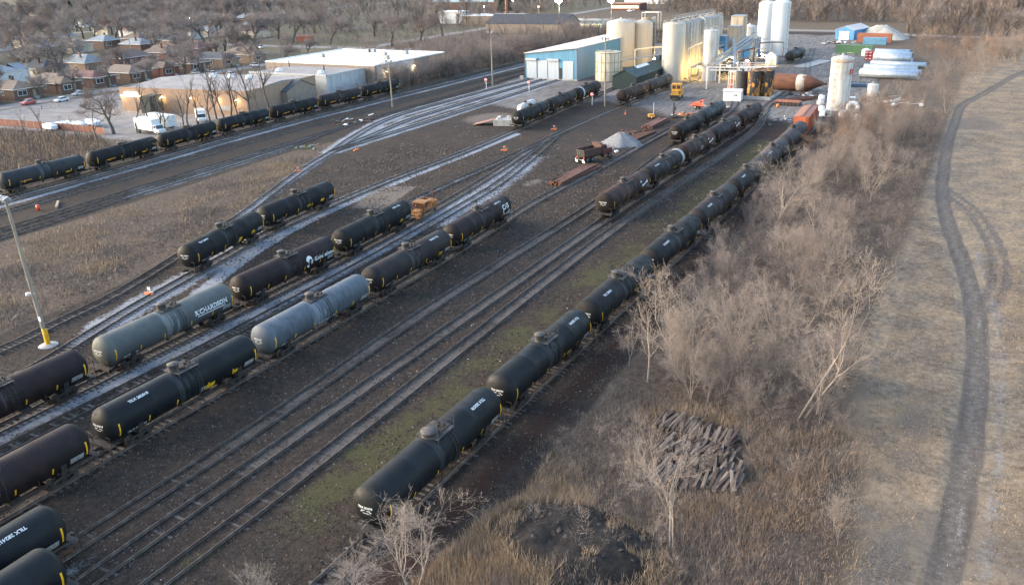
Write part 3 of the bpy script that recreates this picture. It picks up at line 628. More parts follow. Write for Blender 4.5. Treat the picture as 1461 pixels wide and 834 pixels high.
car('a', 173.6, 'maroon', 'rusty maroon tank car with white end marks, left of the middle line', 'pair of tank cars behind the middle line', 'rails', 'TILX 190412', None)
car('a', 191.9, 'slate', 'dark blue-black tank car behind the rusty maroon one near the red truck', 'pair of tank cars behind the middle line', 'rails', None, None)
car('row3', 25.1, 'maroon', 'brown-black tank car cut off by the left edge, grey data panel by its end', GR, 'rails', None, None)
car('row3', 43.3, 'black_new', 'glossy black tank car lettered TILX 282018 with yellow placard near the left edge', GR, 'rails', 'TILX 282018', -4.9, yellow=[(2.0, -.58, 1.0, .75), (5.0, -.5)], white=[(1.15, -.52, .5, .6)])
car('row3', 61.3, 'bluegrey', 'light blue-grey tank car with dark drip streaks', GR, 'plain', 'UTLX 662', None, scr2=True)
car('row3', 79.2, 'dusty', 'black tank car with a bright white top mark ahead of the blue-grey one', GR, 'rails', 'TILX 253904', 4.8, yellow=[(5.3, -.5)])
car('row3', 97.2, 'maroon', 'black tank car with a round CHS emblem near its far end', GR, 'rails', 'TILX 253871', 4.4, chs=True)
car('row2', 33.9, 'maroon', 'dark maroon tank car at the left edge behind the grey RICHARDSON car', GR, 'rails', None, None)
car('row2', 52.5, 'grey', 'weathered grey tank car lettered RICHARDSON', GR, 'plain', 'GATX 5098', None, rich=True)
car('row2', 70.6, 'maroon', 'maroon-black tank car with a white head emblem and Global ethanol lettering', GR, 'rails', 'GLBX 1146', None, glob=True)
car('row2', 89.2, 'black', 'black tank car coupled before the orange track machine', GR, 'rails', 'TILX 196200', 4.9, yellow=[(5.2, -.5)])
car('row1', 75.9, 'black', 'nearer of two black tank cars on the pale curved track, tall yellow placard', 'two tank cars on the pale curved track', 'rails', 'TILX 254010', -5.2, yellow=[(1.9, -.6, .75, .95), (5.0, -.4, .75, .5)])
car('row1', 93.7, 'black', 'farther of two black tank cars on the pale curved track', 'two tank cars on the pale curved track', 'rails', 'TILX 254023', None, yellow=[(.9, -.35, .85, .4), (4.3, -.35, .7, .4)])
car('a', 17.4, 'black_new', 'black tank car end at the bottom left lettered TILX 282413', 'two tank car ends in the bottom left corner', 'rails', 'TILX 282413', 5.0)
car('b', 14.6, 'black_new', 'lower of two tank car ends in the bottom left corner, plain black top', 'two tank car ends in the bottom left corner', 'rails', None, None)
for k in range(3): car('row1', 177.4 + 18.2 * k, ('black', 'dusty', 'black')[k], ('near black tank car standing beside the concrete ramp', 'dusty black middle tank car beyond the concrete ramp', 'black tank car with a pale band, far end by the light mast')[k], 'three tank cars by the concrete ramp', 'rails', 'TILX 191' + str(340 + k * 7) if k < 2 else None, None, band2=k == 2, yellow=[(2.6, -.5)] if k < 2 else [])
car('row2', 215.2, 'brown', 'nearer rusty grey tank car beside the dark green shed', 'two rusty tank cars by the green shed', 'plain', None, None, white=[(-4.5, -.45)])
car('row2', 233.4, 'faded', 'farther rusty grey tank car beside the dark green shed', 'two rusty tank cars by the green shed', 'plain', None, None)
LT = ['slate', 'black', 'black', 'black_new', 'black', 'dusty', 'black']
for k in range(7):
    car('train_left', 91.3 + 18.12 * k, LT[k], ordn[k] + ' tank car from left by the brick works, ' + ('slate blue-grey', 'rust patch at its far end', 'orange-lettered beside the white trailers', 'orange-lettered before the bare tree row', 'orange-lettered beside the brick wall', 'dusty by the pale wall', 'last and half in the shrub shade')[k], 'line of tank cars along the brick works', 'low' if k else 'plain', None, None, orange=True, yellow=[(4.0, -.55, .9, .3)], endrust=k == 1)
x, y = at(1126, 92); o = car('c', 222, 'slate', 'dark tank car standing alone on the grey plant yard beyond the white twin silos', GR, 'rails', None, None); o.location = (x, y + 9, RAIL_Z); o.rotation_euler.z = -.06
x, y = at(1013.5, 115); o = car('c', 222, 'black', 'black tank car standing under the white pipe rack', GR, 'rails', None, None); o.location = (x, y + 9, RAIL_Z); o.rotation_euler.z = -.05
rustp = mat('rust_patch', (0.16, 0.06, 0.025), (0.05, 0.025, 0.015), 2, 0.85); oran = mat('orange_lettering', (0.55, 0.22, 0.03), (0.3, 0.13, 0.03), 5, 0.6); palep = mat('pale_band_paint', (0.36, 0.36, 0.37), (0.24, 0.24, 0.245), 2, 0.6)
for o, mark, top, kw in PENDING:
    if mark: letters(o, mark, top=top)
    for q in kw.get('yellow', []): panel(o, q[0], q[1], *(q[2:] or (.62, .5)), YP, 'yellow_placard')
    for q in kw.get('white', []): panel(o, q[0], q[1], *(q[2:] or (.9, .28)), palep, 'white_panel')
    if kw.get('band') or kw.get('band2'):
        mb = MB(); y0 = 6.4 if kw.get('band') else -5.4; mb.lathe([(TR + .005, y0), (TR + .012, y0 + .03), (TR + .012, y0 + 1.0), (TR + .005, y0 + 1.03)], (0, 0, TZ), 'Y', 48); mb.build('painted_band', palep, o)
    if kw.get('logo'):
        s = stroke([(-1.45, -.75), (-1.35, .75), (-1.05, .75), (-.95, .0), (-.6, .2), (-.3, -.1), (0, .18), (.3, .05), (.6, .3), (.95, .25), (1.25, .5), (1.45, .05)], .26); marking(o, s, 'emblem', 1, 5.0, -.05)
    if kw.get('scrawl'):
        s = stroke([(-.6, .3), (-.75, -.1), (-.5, -.35), (-.25, 0), (-.5, .3), (-.1, .3), (.1, -.05), (-.05, -.4), (.35, -.25), (.4, .2), (.1, .35)], .09); marking(o, s, 'paint_scrawl', 1, -.2, -.1)
    if kw.get('chs'):
        v, f = text_mesh('CHS', 1.0); mb = MB(); on_shell(mb, v, f, 5.7, .32, 1)
        arc = [(-.95 * math.cos(t) * 1.0 + .1, -.42 - .6 * math.sin(t)) for t in [(-.35) + i * .28 for i in range(13)]]
        for q in stroke(arc, .13): on_shell(mb, q, [(0, 1, 2, 3)], 5.7, .28, 1, TR + .016)
        mb.build('emblem', WP, o)
    if kw.get('rich'):
        v, f = text_mesh('RICHARDSON', .72); mb = MB(); on_shell(mb, v, f, 4.6, .12, 1); p, q = quad_grid(3.9, .1, 4, 1); on_shell(mb, [(a, b_ - .42) for a, b_ in p], q, 4.6, .12, 1); mb.build('owner_lettering', WP, o)
    if kw.get('glob'):
        v, f = text_mesh('Global ethanol', .66); mb = MB(); on_shell(mb, v, f, 5.55, .0, 1); mb.build('owner_lettering', WP, o)
        head_ = [(-.28, .62), (.0, .78), (.32, .72), (.55, .5), (.62, .2), (.5, .1), (.42, .3), (.2, .34), (.05, .2), (-.05, -.1), (-.02, -.45), (.12, -.8), (-.2, -.72), (-.42, -.4), (-.52, 0), (-.48, .35)]
        marking(o, [head_] + stroke([(.3, .0), (.55, -.05), (.7, .1), (.62, -.25), (.35, -.3)], .12), 'emblem', 1, 2.55, -.02)
    if kw.get('scr2'):
        marking(o, stroke([(-1.3, -.1), (-1.2, .2), (-1, -.1), (-.8, .2), (-.6, -.1), (-.5, .2), (-.2, .0), (0, .25), (.25, -.05), (.5, .2), (.75, .0), (1.0, .25), (1.4, .15)], .07), 'paint_scrawl', 1, .2, -.6)
    if kw.get('orange'):
        marking(o, stroke([(-1.2, 0), (-.6, .02), (-.6, -.08), (0, 0), (.5, .05), (1.1, .0)], .2), 'orange_lettering', 1, -4.4, -.35, oran)
    if kw.get('endrust'):
        blob = [(.9 * math.cos(t) * (1 + .3 * math.sin(3 * t)), .8 * math.sin(t) * (1 + .25 * math.cos(5 * t))) for t in [i * PI / 8 for i in range(16)]]; marking(o, [blob], 'rust_patch', 1, 7.0, .5, rustp)
# ---------------------------------------------------------------- the plant: shed, silos, tanks, racks
silo_m = ribbed('cream_corrugated_silo', (0.50, 0.46, 0.39), (0.36, 0.32, 0.26), 'Z', 0.5, 0.55, 0, 0.012, (0.44, 0.36, 0.25), 0.45)
silo_w = mat('weathered_white_steel', (0.58, 0.56, 0.52), (0.36, 0.31, 0.26), 0.5, 0.5, stretch=(2.5, 2.5, 0.25))
silo_b = mat('grey_stained_steel', (0.44, 0.42, 0.38), (0.20, 0.175, 0.15), 0.6, 0.55, stretch=(3, 3, 0.12), lo=0.35, hi=0.75)
block_m = mat('stained_concrete_silo', (0.40, 0.35, 0.28), (0.24, 0.19, 0.13), 0.4, 0.85, stretch=(2, 2, 0.3))
shed_blue = ribbed('blue_metal_cladding', (0.085, 0.25, 0.37), (0.055, 0.17, 0.27), 'X', 0.9, 0.5, 0, 0.03)
shed_blue_s = ribbed('blue_metal_cladding_side_shaded', (0.075, 0.22, 0.34), (0.055, 0.17, 0.27), 'Y', 0.9, 0.5, 0, 0.03)  # ribs turned for the side walls, base colour darkened to imitate their shade
roofw = mat('pale_metal_roof', (0.55, 0.49, 0.44), (0.45, 0.40, 0.37), 0.25, 0.6)
doorg = ribbed('grey_rollup_door', (0.42, 0.45, 0.47), (0.34, 0.37, 0.39), 'Z', 0.35, 0.5, 0, 0.02)
shed_green = ribbed('dark_green_cladding', (0.012, 0.028, 0.029), (0.009, 0.02, 0.021), 'Y', 0.6, 0.9, 0, 0.03)
shed_grn_r = mat('green_metal_roof', (0.04, 0.07, 0.073), (0.03, 0.05, 0.052), 0.5, 0.85)

def ring(mb, r, z, w_=.05, n=24, c=(0, 0)): mb.lathe([(r, z), (r + w_, z), (r + w_, z + w_ * 1.6), (r, z + w_ * 1.6)], (c[0], c[1], 0), 'Z', n, 0, False)
def silo(name, label, cat, x, y, r, h, m, group=None, roof='cone', rail=True, ladder=0.5, n=32, rings=0, rise=None):
    t = thing(name, label, cat, (x, y, 0), 0, group); b = MB(); b.lathe([(r, 0), (r, h)], n=n)
    for k in range(rings): ring(b, r - .01, h * (k + .5) / rings, .07, n)
    b.build('shell', m, t)
    rf = MB(); q = rise if rise is not None else r * .18
    rf.lathe([(r + .06, h - .08), (r + .08, h + .03), (r * .75, h + q * .55), (r * .3, h + q * .92), (.3, h + q), (.3, h + q + .4), (.001, h + q + .42)], n=n); rf.build('roof', m, t)
    if rail:
        rl = MB(); k = 14
        for i in range(k):
            a, b2 = 2 * PI * i / k, 2 * PI * (i + 1) / k; p = (r * .97 * math.cos(a), r * .97 * math.sin(a)); q2 = (r * .97 * math.cos(b2), r * .97 * math.sin(b2))
            rl.bar((*p, h), (*p, h + 1.05), .06)
            for z in (.55, 1.05): rl.bar((*p, h + z), (*q2, h + z), .05)
        rl.build('guard_rail', MT['gal'], t)
    if ladder is not None:
        ld = MB(); a = -PI * ladder; c_, s_ = math.cos(a), math.sin(a); px, py = -s_ * .25, c_ * .25
        for sg in (-1, 1): ld.bar(((r + .18) * c_ + sg * px, (r + .18) * s_ + sg * py, .4), ((r + .18) * c_ + sg * px, (r + .18) * s_ + sg * py, h + 1), .06)
        z = .6
        while z < h: ld.bar(((r + .18) * c_ - px, (r + .18) * s_ - py, z), ((r + .18) * c_ + px, (r + .18) * s_ + py, z), .04); z += .6
        z = 2.5
        while z < h: ring(ld, .38, z, .03, 10, ((r + .5) * c_, (r + .5) * s_)); z += 1.6
        ld.build('caged_ladder', MT['gal'], t)
    return t
def lamp(name, label, x, y, z, power, col=(1.0, .66, .2), group=None, r=.46, white=False, rz=0):
    t = thing(name, label, 'lamp', (x, y, z), rz, group)
    b = MB(); b.lathe([(.001, .12), (r * .9, .06), (r * 1.2, -.02), (r, -.04)], n=12); b.bar((0, 0, .1), (0, .5, .3), .06); b.build('lamp_hood', MT['gal'], t)
    g = MB(); g.lathe([(.001, -r * .9), (r * .6, -r * .7), (r, -.05), (.001, -.03)], n=12); g.build('bulb', MT['lamp_white'] if white else MT['lamp'], t)
    if power:
        L = bpy.data.lights.new('lamp_light', 'POINT'); L.energy = power; L.color = col; L.shadow_soft_size = .3
        o = bpy.data.objects.new('lamp_light', L); C.objects.link(o); o.parent = t; o.location = (0, -.35, -r - .35)
    return t

# blue shed with four doors
def blue_shed():
    x0, x1, y0, y1, zl, zr = -133.2, -114.6, 247.6, 318, 8.0, 9.9
    t = thing('blue_shed', 'long blue metal shed with pale roof and grey roll-up doors', 'shed', (x0, y0, 0)); W_, D_ = x1 - x0, y1 - y0; k = (zr - zl) / W_
    b = MB(); b.prism([(0, 0), (W_, 0), (W_, .3), (0, .3)], 0, .01); b = MB()
    b.add([(0, 0, 0), (W_, 0, 0), (W_, 0, zr), (0, 0, zl), (0, D_, 0), (W_, D_, 0), (W_, D_, zr), (0, D_, zl)], [(0, 1, 2, 3), (5, 4, 7, 6)], 0)
    b.add([(W_, 0, 0), (W_, D_, 0), (W_, D_, zr), (W_, 0, zr), (0, 0, 0), (0, D_, 0), (0, D_, zl), (0, 0, zl)], [(0, 1, 2, 3), (5, 4, 7, 6)], 1)
    b.build('wall', [shed_blue, shed_blue_s], t)
    r = MB(); o_ = .25; r.add([(-o_, -o_, zl - k * o_ + .02), (W_ + o_, -o_, zr + k * o_ + .02), (W_ + o_, D_ + o_, zr + k * o_ + .02), (-o_, D_ + o_, zl - k * o_ + .02)] + [(-o_, -o_, zl - k * o_ + .2), (W_ + o_, -o_, zr + k * o_ + .2), (W_ + o_, D_ + o_, zr + k * o_ + .2), (-o_, D_ + o_, zl - k * o_ + .2)], [(4, 5, 6, 7), (0, 3, 2, 1), (0, 1, 5, 4), (1, 2, 6, 5), (2, 3, 7, 6), (3, 0, 4, 7)]); r.build('roof', roofw, t)
    tr = MB()
    for p, q in (((0, -.06, 0), (0, -.06, zl)), ((W_, -.06, 0), (W_, -.06, zr)), ((0, -.3, zl - .02), (W_, -.3, zr - .02))): tr.bar(p, q, .22, .1)
    tr.build('corner_trim', mat('brown_trim', (.12, .08, .07), (.09, .06, .05), 1, .6), t)
    for i, (a, c_) in enumerate(((.7, 4.3), (4.75, 8.2), (8.45, 12.2), (13.7, 17.3))):
        d = MB(); d.box(((a + c_) / 2, -.09, 3.0), (c_ - a, .08, 6.0)); dd = d.build('rollup_door', doorg, t)
        if i in (0, 2): h_ = MB(); h_.box(((a + c_) / 2, -.35, 6.3), (c_ - a + .3, .7, .6)); h_.build('door_hood', doorg, t)
    g = MB(); g.box((12.9, -.05, 1.9), (.95, .06, 3.8)); g.build('doorway', MT['black'], t)
    f = MB(); f.box((W_ / 2, -.02, .2), (W_ + .2, .3, .4)); f.box((-.8, -.6, .5), (1.2, 1.0, 1.0)); f.build('footing', MT['concrete'], t)
blue_shed()
# tank and silos behind the shed
def panel_tank():
    t = thing('panel_tank', 'low wide cream panelled tank in front of the tall ribbed tank', 'tank', (-105.8, 251.9, 0)); r, h = 4.1, 8.7
    b = MB(); b.lathe([(r, 0), (r, h), (r - .2, h + .05), (.5, h + .5), (.001, h + .5)], n=40); b.build('shell', mat('cream_panel', (.50, .44, .32), (.36, .29, .20), .6, .7, stretch=(1, 1, .4)), t)
    s = MB()
    for z in (.1, 2.9, 5.7, 8.5): ring(s, r + .005, z, .08, 40)
    for i in range(18): a = 2 * PI * i / 18; s.bar(((r + .03) * math.cos(a), (r + .03) * math.sin(a), 0), ((r + .03) * math.cos(a), (r + .03) * math.sin(a), h), .09)
    s.build('panel_frame', mat('dark_seam', (.22, .18, .13), (.14, .11, .08), 1, .8), t)
    for a in (.3, 1.7, 2.9): pass
    v = MB(); v.box((-2.6, -2.2, h + .35), (.7, .7, .7)); v.tube((1.5, -1.4, h), (1.5, -1.4, h + .9), .2); v.bar((-1, -2.8, h + .4), (2.5, -1.8, h + .5), .2); v.build('roof_vent', MT['gal'], t)
panel_tank()
silo('ribbed_tank', 'big cream ribbed tank rising behind the blue shed roof', 'tank', -116.4, 288, 4.9, 14.6, silo_m, 'two cream tanks behind the blue shed', rise=1.3, ladder=.95)
silo('ribbed_tank', 'narrower cream ribbed tank touching the right of the big one', 'tank', -110.6, 294, 3.6, 14.2, silo_m, 'two cream tanks behind the blue shed', rise=1.0, ladder=None)
# cluster of tall silos, two columns
SG = 'cluster of tall stained silos'
for i in range(7):
    for j in (0,):
        x, y = -87.3 - .05 * i, 259.4 + 7.0 * i
        lab = 'front silo of the tall cluster with a yellowed face and caged ladder' if i == 0 else f'{ordn[i]} silo back in the row of the tall cluster'
        s = silo('grain_silo', lab, 'silo', x, y, 3.42, 16.6 - .12 * i, (silo_m if i == 0 else silo_b), SG, rise=.7, ladder=.72 if i == 0 else (.12 if i % 2 else None), n=36)
        if i < 4:
            mb = MB(); mb.tube((.4, .3, 17.1), (.4, .3, 18.2), .3, None, 10); mb.box((-.6, -.6, 17.4), (.8, .6, .7)); mb.build('filter_box', MT['gal'], s)
silo('grain_silo', 'single pale silo standing apart right of the tall cluster', 'silo', -76.1, 261, 2.35, 14.6, silo_w, None, rise=.5, ladder=.8)
# white pipe run on top of silos and walkway between
def catwalk(name, label, pts, w_=1.1, posts=True, m=None, rail=True, truss=False, loc=(0, 0, 0)):
    t = thing(name, label, 'walkway', loc); m = m or MT['gal']; d = MB(); r = MB(); p_ = MB()
    for a, b in zip(pts[:-1], pts[1:]):
        a, b = Vector(a), Vector(b); dirv = (b - a).normalized(); side = Vector((-dirv.y, dirv.x, 0)).normalized() * (w_ / 2); L = (b - a).length; n = max(1, int(L / 2.2))
        d.bar(a, b, w_, .12)
        for s in (-1, 1):
            if rail:
                for z in (.55, 1.1): r.bar(a + side * s + Vector((0, 0, z)), b + side * s + Vector((0, 0, z)), .06)
                for k in range(n + 1): q = a + (b - a) * k / n + side * s; r.bar(q, q + Vector((0, 0, 1.1)), .06)
            if truss:
                for k in range(n): q0 = a + (b - a) * k / n + side * s; q1 = a + (b - a) * (k + 1) / n + side * s; r.bar(q0 + Vector((0, 0, -.7 if k % 2 else 0)), q1 + Vector((0, 0, 0 if k % 2 else -.7)), .07)
                r.bar(a + side * s - Vector((0, 0, .7)), b + side * s - Vector((0, 0, .7)), .09)
        if posts:
            for k in range(0, n + 1, 3): q = a + (b - a) * k / n; p_.bar((q.x, q.y, 0), q, .22)
    d.build('deck', m, t); 
    if r.v: r.build('railing', m, t)
    if p_.v: p_.build('support_post', m, t)
    return t
wp = mat('white_rack_paint', (.62, .62, .60), (.40, .38, .36), 1.5, .5)
catwalk('walkway', 'grey railed walkway running from the panelled tank to the silo cluster', [(-101.2, 252, 6.0), (-92.4, 262, 7.2), (-92.0, 290, 8.5)])
catwalk('loading_platform', 'low railed loading platform in front of the silo cluster by yellow lamps', [(-79.4, 253, 4.6), (-78.6, 258, 4.9), (-79.6, 283, 5.2)], 1.6)
def pipe_rack():
    t = thing('pipe_rack', 'white steel pipe rack over the loading track with long sloping conveyors', 'pipe rack', (-71.5, 244, 0))
    p = MB()
    for (x, y, h) in ((0, -1, 6.2), (8.6, 1, 6.0), (14, 2, 5.8), (0, 12, 6.2), (8, 12, 6)): p.bar((x, y, 0), (x, y, h), .34)
    p.build('post', wp, t)
    b = MB()
    for z in (6.2, 5.4): b.bar((-.2, -1, z), (15, 2.2, z - .2), .35, .3); b.bar((-.2, 12, z), (9, 12, z), .3)
    b.bar((0, -1, 6.2), (0, 13, 6.2), .3); b.bar((8.6, 1, 6), (8, 12, 6), .3)
    for k in range(7): b.bar((k * 2.3, -1 + k * .47, 6.3), (k * 2.3, -.4 + k * .47, 5.3), .1)
    b.build('beam', wp, t)
    c = MB()
    for k, off in enumerate((0, 1.3, 2.2)): c.bar((0 + off, 0, 6.6), (-4 + off, 60, 9.2 - .4 * k), .7, .5)
    for k in range(14): c.bar((-.2 * k, 2 + 4 * k, 6.9 + .18 * k), (-.2 * k + 2.4, 2 + 4 * k, 6.7 + .17 * k), .12)
    c.bar((6.5, 4, 6.3), (-6, 48, 9.4), .9, .6); c.bar((6.5, 4, 7.4), (-6, 48, 10.5), .08); c.bar((7.3, 4, 7.4), (-5.2, 48, 10.5), .08)
    for k in range(12): q = k / 11; c.bar((6.5 - 12.5 * q, 4 + 44 * q, 6.3 + 3.1 * q), (6.5 - 12.5 * q, 4 + 44 * q, 7.4 + 3.1 * q), .07)
    c.build('conveyor', MT['gal'], t)
    pp = MB()
    for k in range(4): pp.tube((10 + k * .8, 2, 5.9), (12.6 + k * .9, -12.5, 6.3), .13, None, 6)
    for k in range(5): pp.tube((9 + k * .5, 1.2 + k * .2, 6.1), (16, 1.6 + k * .4, 6.2), .1, None, 6)
    pp.build('pipe', wp, t)
pipe_rack()
# towers and boxes of the mill
def tower(name, label, cat, x, y, wx, wy, h, m, roof_m=None, extra=None, rz=0):
    t = thing(name, label, cat, (x, y, 0), rz); b = MB(); b.box((0, 0, h / 2), (wx, wy, h)); b.build('wall', m, t)
    r = MB(); r.box((0, 0, h + .09), (wx + .25, wy + .25, .18)); r.build('roof', roof_m or MT['gal'], t)
    if extra: extra(t)
    return t
def tw_extra(t):
    g = MB(); z = 12.2
    for a, b in (((-1.5, -1.5), (1.5, -1.5)), ((1.5, -1.5), (1.5, 1.5)), ((1.5, 1.5), (-1.5, 1.5)), ((-1.5, 1.5), (-1.5, -1.5))):
        for q in (.5, 1.0): g.bar((*a, z + q), (*b, z + q), .06)
        g.bar((*a, z), (*a, z + 1), .06)
    g.build('guard_rail', MT['gal'], t)
tower('mill_tower', 'bright blue narrow tower beside the single pale silo', 'tower', -84.2, 302, 3.4, 4, 9.4, MT['blue'])
tower('silo_block', 'lower brown concrete block silo beside the bright blue tower', 'silo', -82.0, 310, 3.8, 6, 12.0, block_m)
tower('silo_block', 'taller brown concrete block silo behind the lower one', 'silo', -86.0, 330, 4.6, 6, 14.2, block_m, None)
tower('control_building', 'dark blue box building left of the white twin silos', 'building', -80.8, 327, 6.4, 8, 6.6, MT['blue'])
tower('stucco_block', 'low white stained block at the foot of the bright blue tower', 'building', -81.6, 288, 3.0, 4, 6.2, silo_w)
silo('dome_tank', 'white domed tank behind the dark blue box building', 'tank', -91.4, 368, 3.4, 6.6, silo_w, None, rise=1.6, ladder=None)
silo('dome_tank', 'smaller white tank half hidden left of the domed tank', 'tank', -96.5, 372, 2.4, 6.0, silo_w, None, rise=.6, ladder=None)
# twin white silos
TWG = 'twin white silos'
tw = mat('clean_white_steel', (.68, .68, .67), (.55, .54, .51), .25, .45, stretch=(2, 2, .2))
for (x, y, h, lab, st) in ((-79.6, 346, 17.6, 'left one of the twin white silos, an orange rust streak down its side', 1), (-71.6, 334, 18.6, 'right one of the twin white silos, plain and nearer', 0)):
    s = silo('twin_silo', lab, 'silo', x, y, 3.15, h, tw, TWG, rise=1.1, rail=False, ladder=.15, n=40)
    if st:
        k = MB(); k.lathe([(3.16, 2), (3.165, 3), (3.165, h - 1), (3.16, h - .5)], n=3, a0=PI * 1.17, a1=PI * 1.23); k.build('rust_streak', mat('orange_rust_stain', (.60, .36, .14), (.5, .34, .2), .5, .7), s)
    b = MB()
    for k in range(12): a = 2 * PI * k / 12; b.bar((2.6 * math.cos(a), 2.6 * math.sin(a), h + .4), (2.6 * math.cos(a), 2.6 * math.sin(a), h + 1.2), .06)
    ring(b, 2.6, h + 1.15, .06, 24); b.build('guard_rail', MT['gal'], s)
# small white gabled house, stack and platforms near the twins
def gable_hut(name, label, cat, x, y, wx, wy, h, rise, m, rm, rz=0, door=None, axis='y', vents=False):
    t = thing(name, label, cat, (x, y, 0), rz); b = MB(); X, Y = wx / 2, wy / 2
    if axis == 'y':
        b.add([(-X, -Y, 0), (X, -Y, 0), (X, -Y, h), (0, -Y, h + rise), (-X, -Y, h), (-X, Y, 0), (X, Y, 0), (X, Y, h), (0, Y, h + rise), (-X, Y, h)], [(0, 1, 2, 3, 4), (6, 5, 9, 8, 7), (1, 6, 7, 2), (5, 0, 4, 9)])
        r = MB(); o_ = .2; s_ = rise / X; t_ = .12
        for s in (-1, 1):
            P = [(s * (X + o_), -Y - o_, h - s_ * o_), (s * (X + o_), Y + o_, h - s_ * o_), (0, Y + o_, h + rise), (0, -Y - o_, h + rise)]; P2 = [(a, c, z + t_) for a, c, z in P]
            r.add(P + P2, [(0, 1, 2, 3)[::-1], (4, 5, 6, 7), (0, 4, 5, 1)[::-1], (1, 5, 6, 2)[::-1], (3, 7, 4, 0)[::-1]] if s > 0 else [(0, 1, 2, 3), (7, 6, 5, 4), (0, 4, 5, 1), (1, 5, 6, 2), (3, 7, 4, 0)])
    else:
        b.add([(-X, -Y, 0), (-X, Y, 0), (-X, Y, h), (-X, 0, h + rise), (-X, -Y, h), (X, -Y, 0), (X, Y, 0), (X, Y, h), (X, 0, h + rise), (X, -Y, h)], [(4, 3, 2, 1, 0), (5, 6, 7, 8, 9), (0, 5, 9, 4), (6, 1, 2, 7)])
        r = MB(); o_ = .2; s_ = rise / Y; t_ = .12
        for s in (-1, 1):
            P = [(-X - o_, s * (Y + o_), h - s_ * o_), (X + o_, s * (Y + o_), h - s_ * o_), (X + o_, 0, h + rise), (-X - o_, 0, h + rise)]; P2 = [(a, c, z + t_) for a, c, z in P]
            r.add(P + P2, [(0, 1, 2, 3), (7, 6, 5, 4), (0, 4, 5, 1), (1, 5, 6, 2), (3, 7, 4, 0)] if s > 0 else [(3, 2, 1, 0), (4, 5, 6, 7), (1, 5, 4, 0), (2, 6, 5, 1), (0, 4, 7, 3)])
    b.build('wall', m, t); r.build('roof', rm, t)
    if door: d = MB(); d.box((door[0], -Y - .04, door[2] / 2), (door[1], .08, door[2])); d.build('door', door[3], t)
    if vents:
        v = MB(); v.box((.7, -Y - .04, h * .62), (.3, .06, .35)); v.box((1.15, -Y - .04, h * .62), (.3, .06, .35)); v.build('vent', mat('olive_vent', (.14, .16, .08), (.1, .11, .06), 3, .7), t)
    return t
gable_hut('white_hut', 'small white gabled hut at the foot of the twin white silos', 'hut', -67.4, 306, 3.4, 3.6, 2.9, 1.2, MT['white'], MT['gal'], 0, (.2, .9, 1.9, MT['gal']))
gable_hut('kiosk', 'pale boxy kiosk with two small vents beside the black tanks', 'hut', -59.2, 226, 4.6, 3.0, 2.5, .45, MT['white'], mat('kiosk_roof', (.5, .5, .48), (.42, .42, .4), 1, .6), .08, None, 'x', True)
# dark green shed
def green_shed():
    t = gable_hut('green_shed', 'dark green metal shed with a white roof strip beside the rusty tank cars', 'shed', -93.6, 248.5, 7.5, 27, 3.7, 1.9, shed_green, shed_grn_r, 0.0)
    w_ = MB(); w_.add([(-3.6, -6, 4.02), (-.1, -6, 5.77), (-.1, 4, 5.77), (-3.6, 4, 4.02)], [(0, 1, 2, 3)]); w_.add([(.1, -6, 5.77), (1.2, -6, 5.2), (1.2, 4, 5.2), (.1, 4, 5.77)], [(0, 1, 2, 3)]); w_.build('roof_light', MT['white'], t)
green_shed()
# black and orange-stained tanks in a concrete bund
stained = NB('orange_streaked_black'); co = stained.coord('Object', (1.2, 1.2, .5)); f_ = stained.noise(co, .9, 7, .7, .5, .6); stained = stained.done(stained.mix(f_, (.025, .024, .026), (.50, .22, .03)), .75)
def bund():
    t = thing('bund_wall', 'low pale concrete bund around the orange-streaked tanks', 'wall', (-54.6, 233.5, 0)); b = MB()
    for p, q in (((-3.2, -4.6), (4.6, -4.6)), ((4.6, -4.6), (4.6, 6)), ((4.6, 6), (-3.2, 6)), ((-3.2, 6), (-3.2, -4.6))): b.bar((*p, .42), (*q, .42), .35, .84)
    b.build('coping', MT['concrete'], t)
bund()
BG = 'three orange-streaked tanks in the bund'
for (x, y, lab) in ((-55.2, 231.6, 'nearest orange-streaked black tank in the bund'), (-52.2, 233.4, 'right-hand orange-streaked black tank in the bund'), (-54.4, 236.6, 'rear orange-streaked black tank in the bund')):
    silo('streaked_tank', lab, 'tank', x, y, 1.75, 7.0, stained, BG, rise=.25, rail=False, ladder=None, n=24)
silo('black_tank', 'plain black upright tank left of the orange-streaked ones', 'tank', -58.6, 232.4, 1.75, 6.6, MT['black'], None, rise=.2, rail=False, ladder=.7, n=24)
def scaffold():
    t = thing('pipe_scaffold', 'orange and white pipe scaffold left of the plain black tank', 'scaffold', (-61.6, 233, 0)); b = MB()
    for x in (-.7, .7):
        for y in (-1, 1): b.bar((x, y, 0), (x, y, 6.6), .14)
    for z in (1.6, 3.2, 4.8, 6.5):
        for x in (-.7, .7): b.bar((x, -1, z), (x, 1, z), .1)
        for y in (-1, 1): b.bar((-.7, y, z), (.7, y, z), .1)
    b.build('frame', MT['white'], t); p = MB()
    for k in range(3): p.tube((-.5 + k * .4, -.6, 0), (-.5 + k * .4, -.6, 5.2), .12, None, 6, 0)
    p.build('pipe', MT['orange'], t)
scaffold()
catwalk('tank_walkway', 'pale railed walkway across the tops of the bund tanks', [(-60, 234.5, 7.5), (-51, 236.5, 7.7)], 1.2, False, wp)
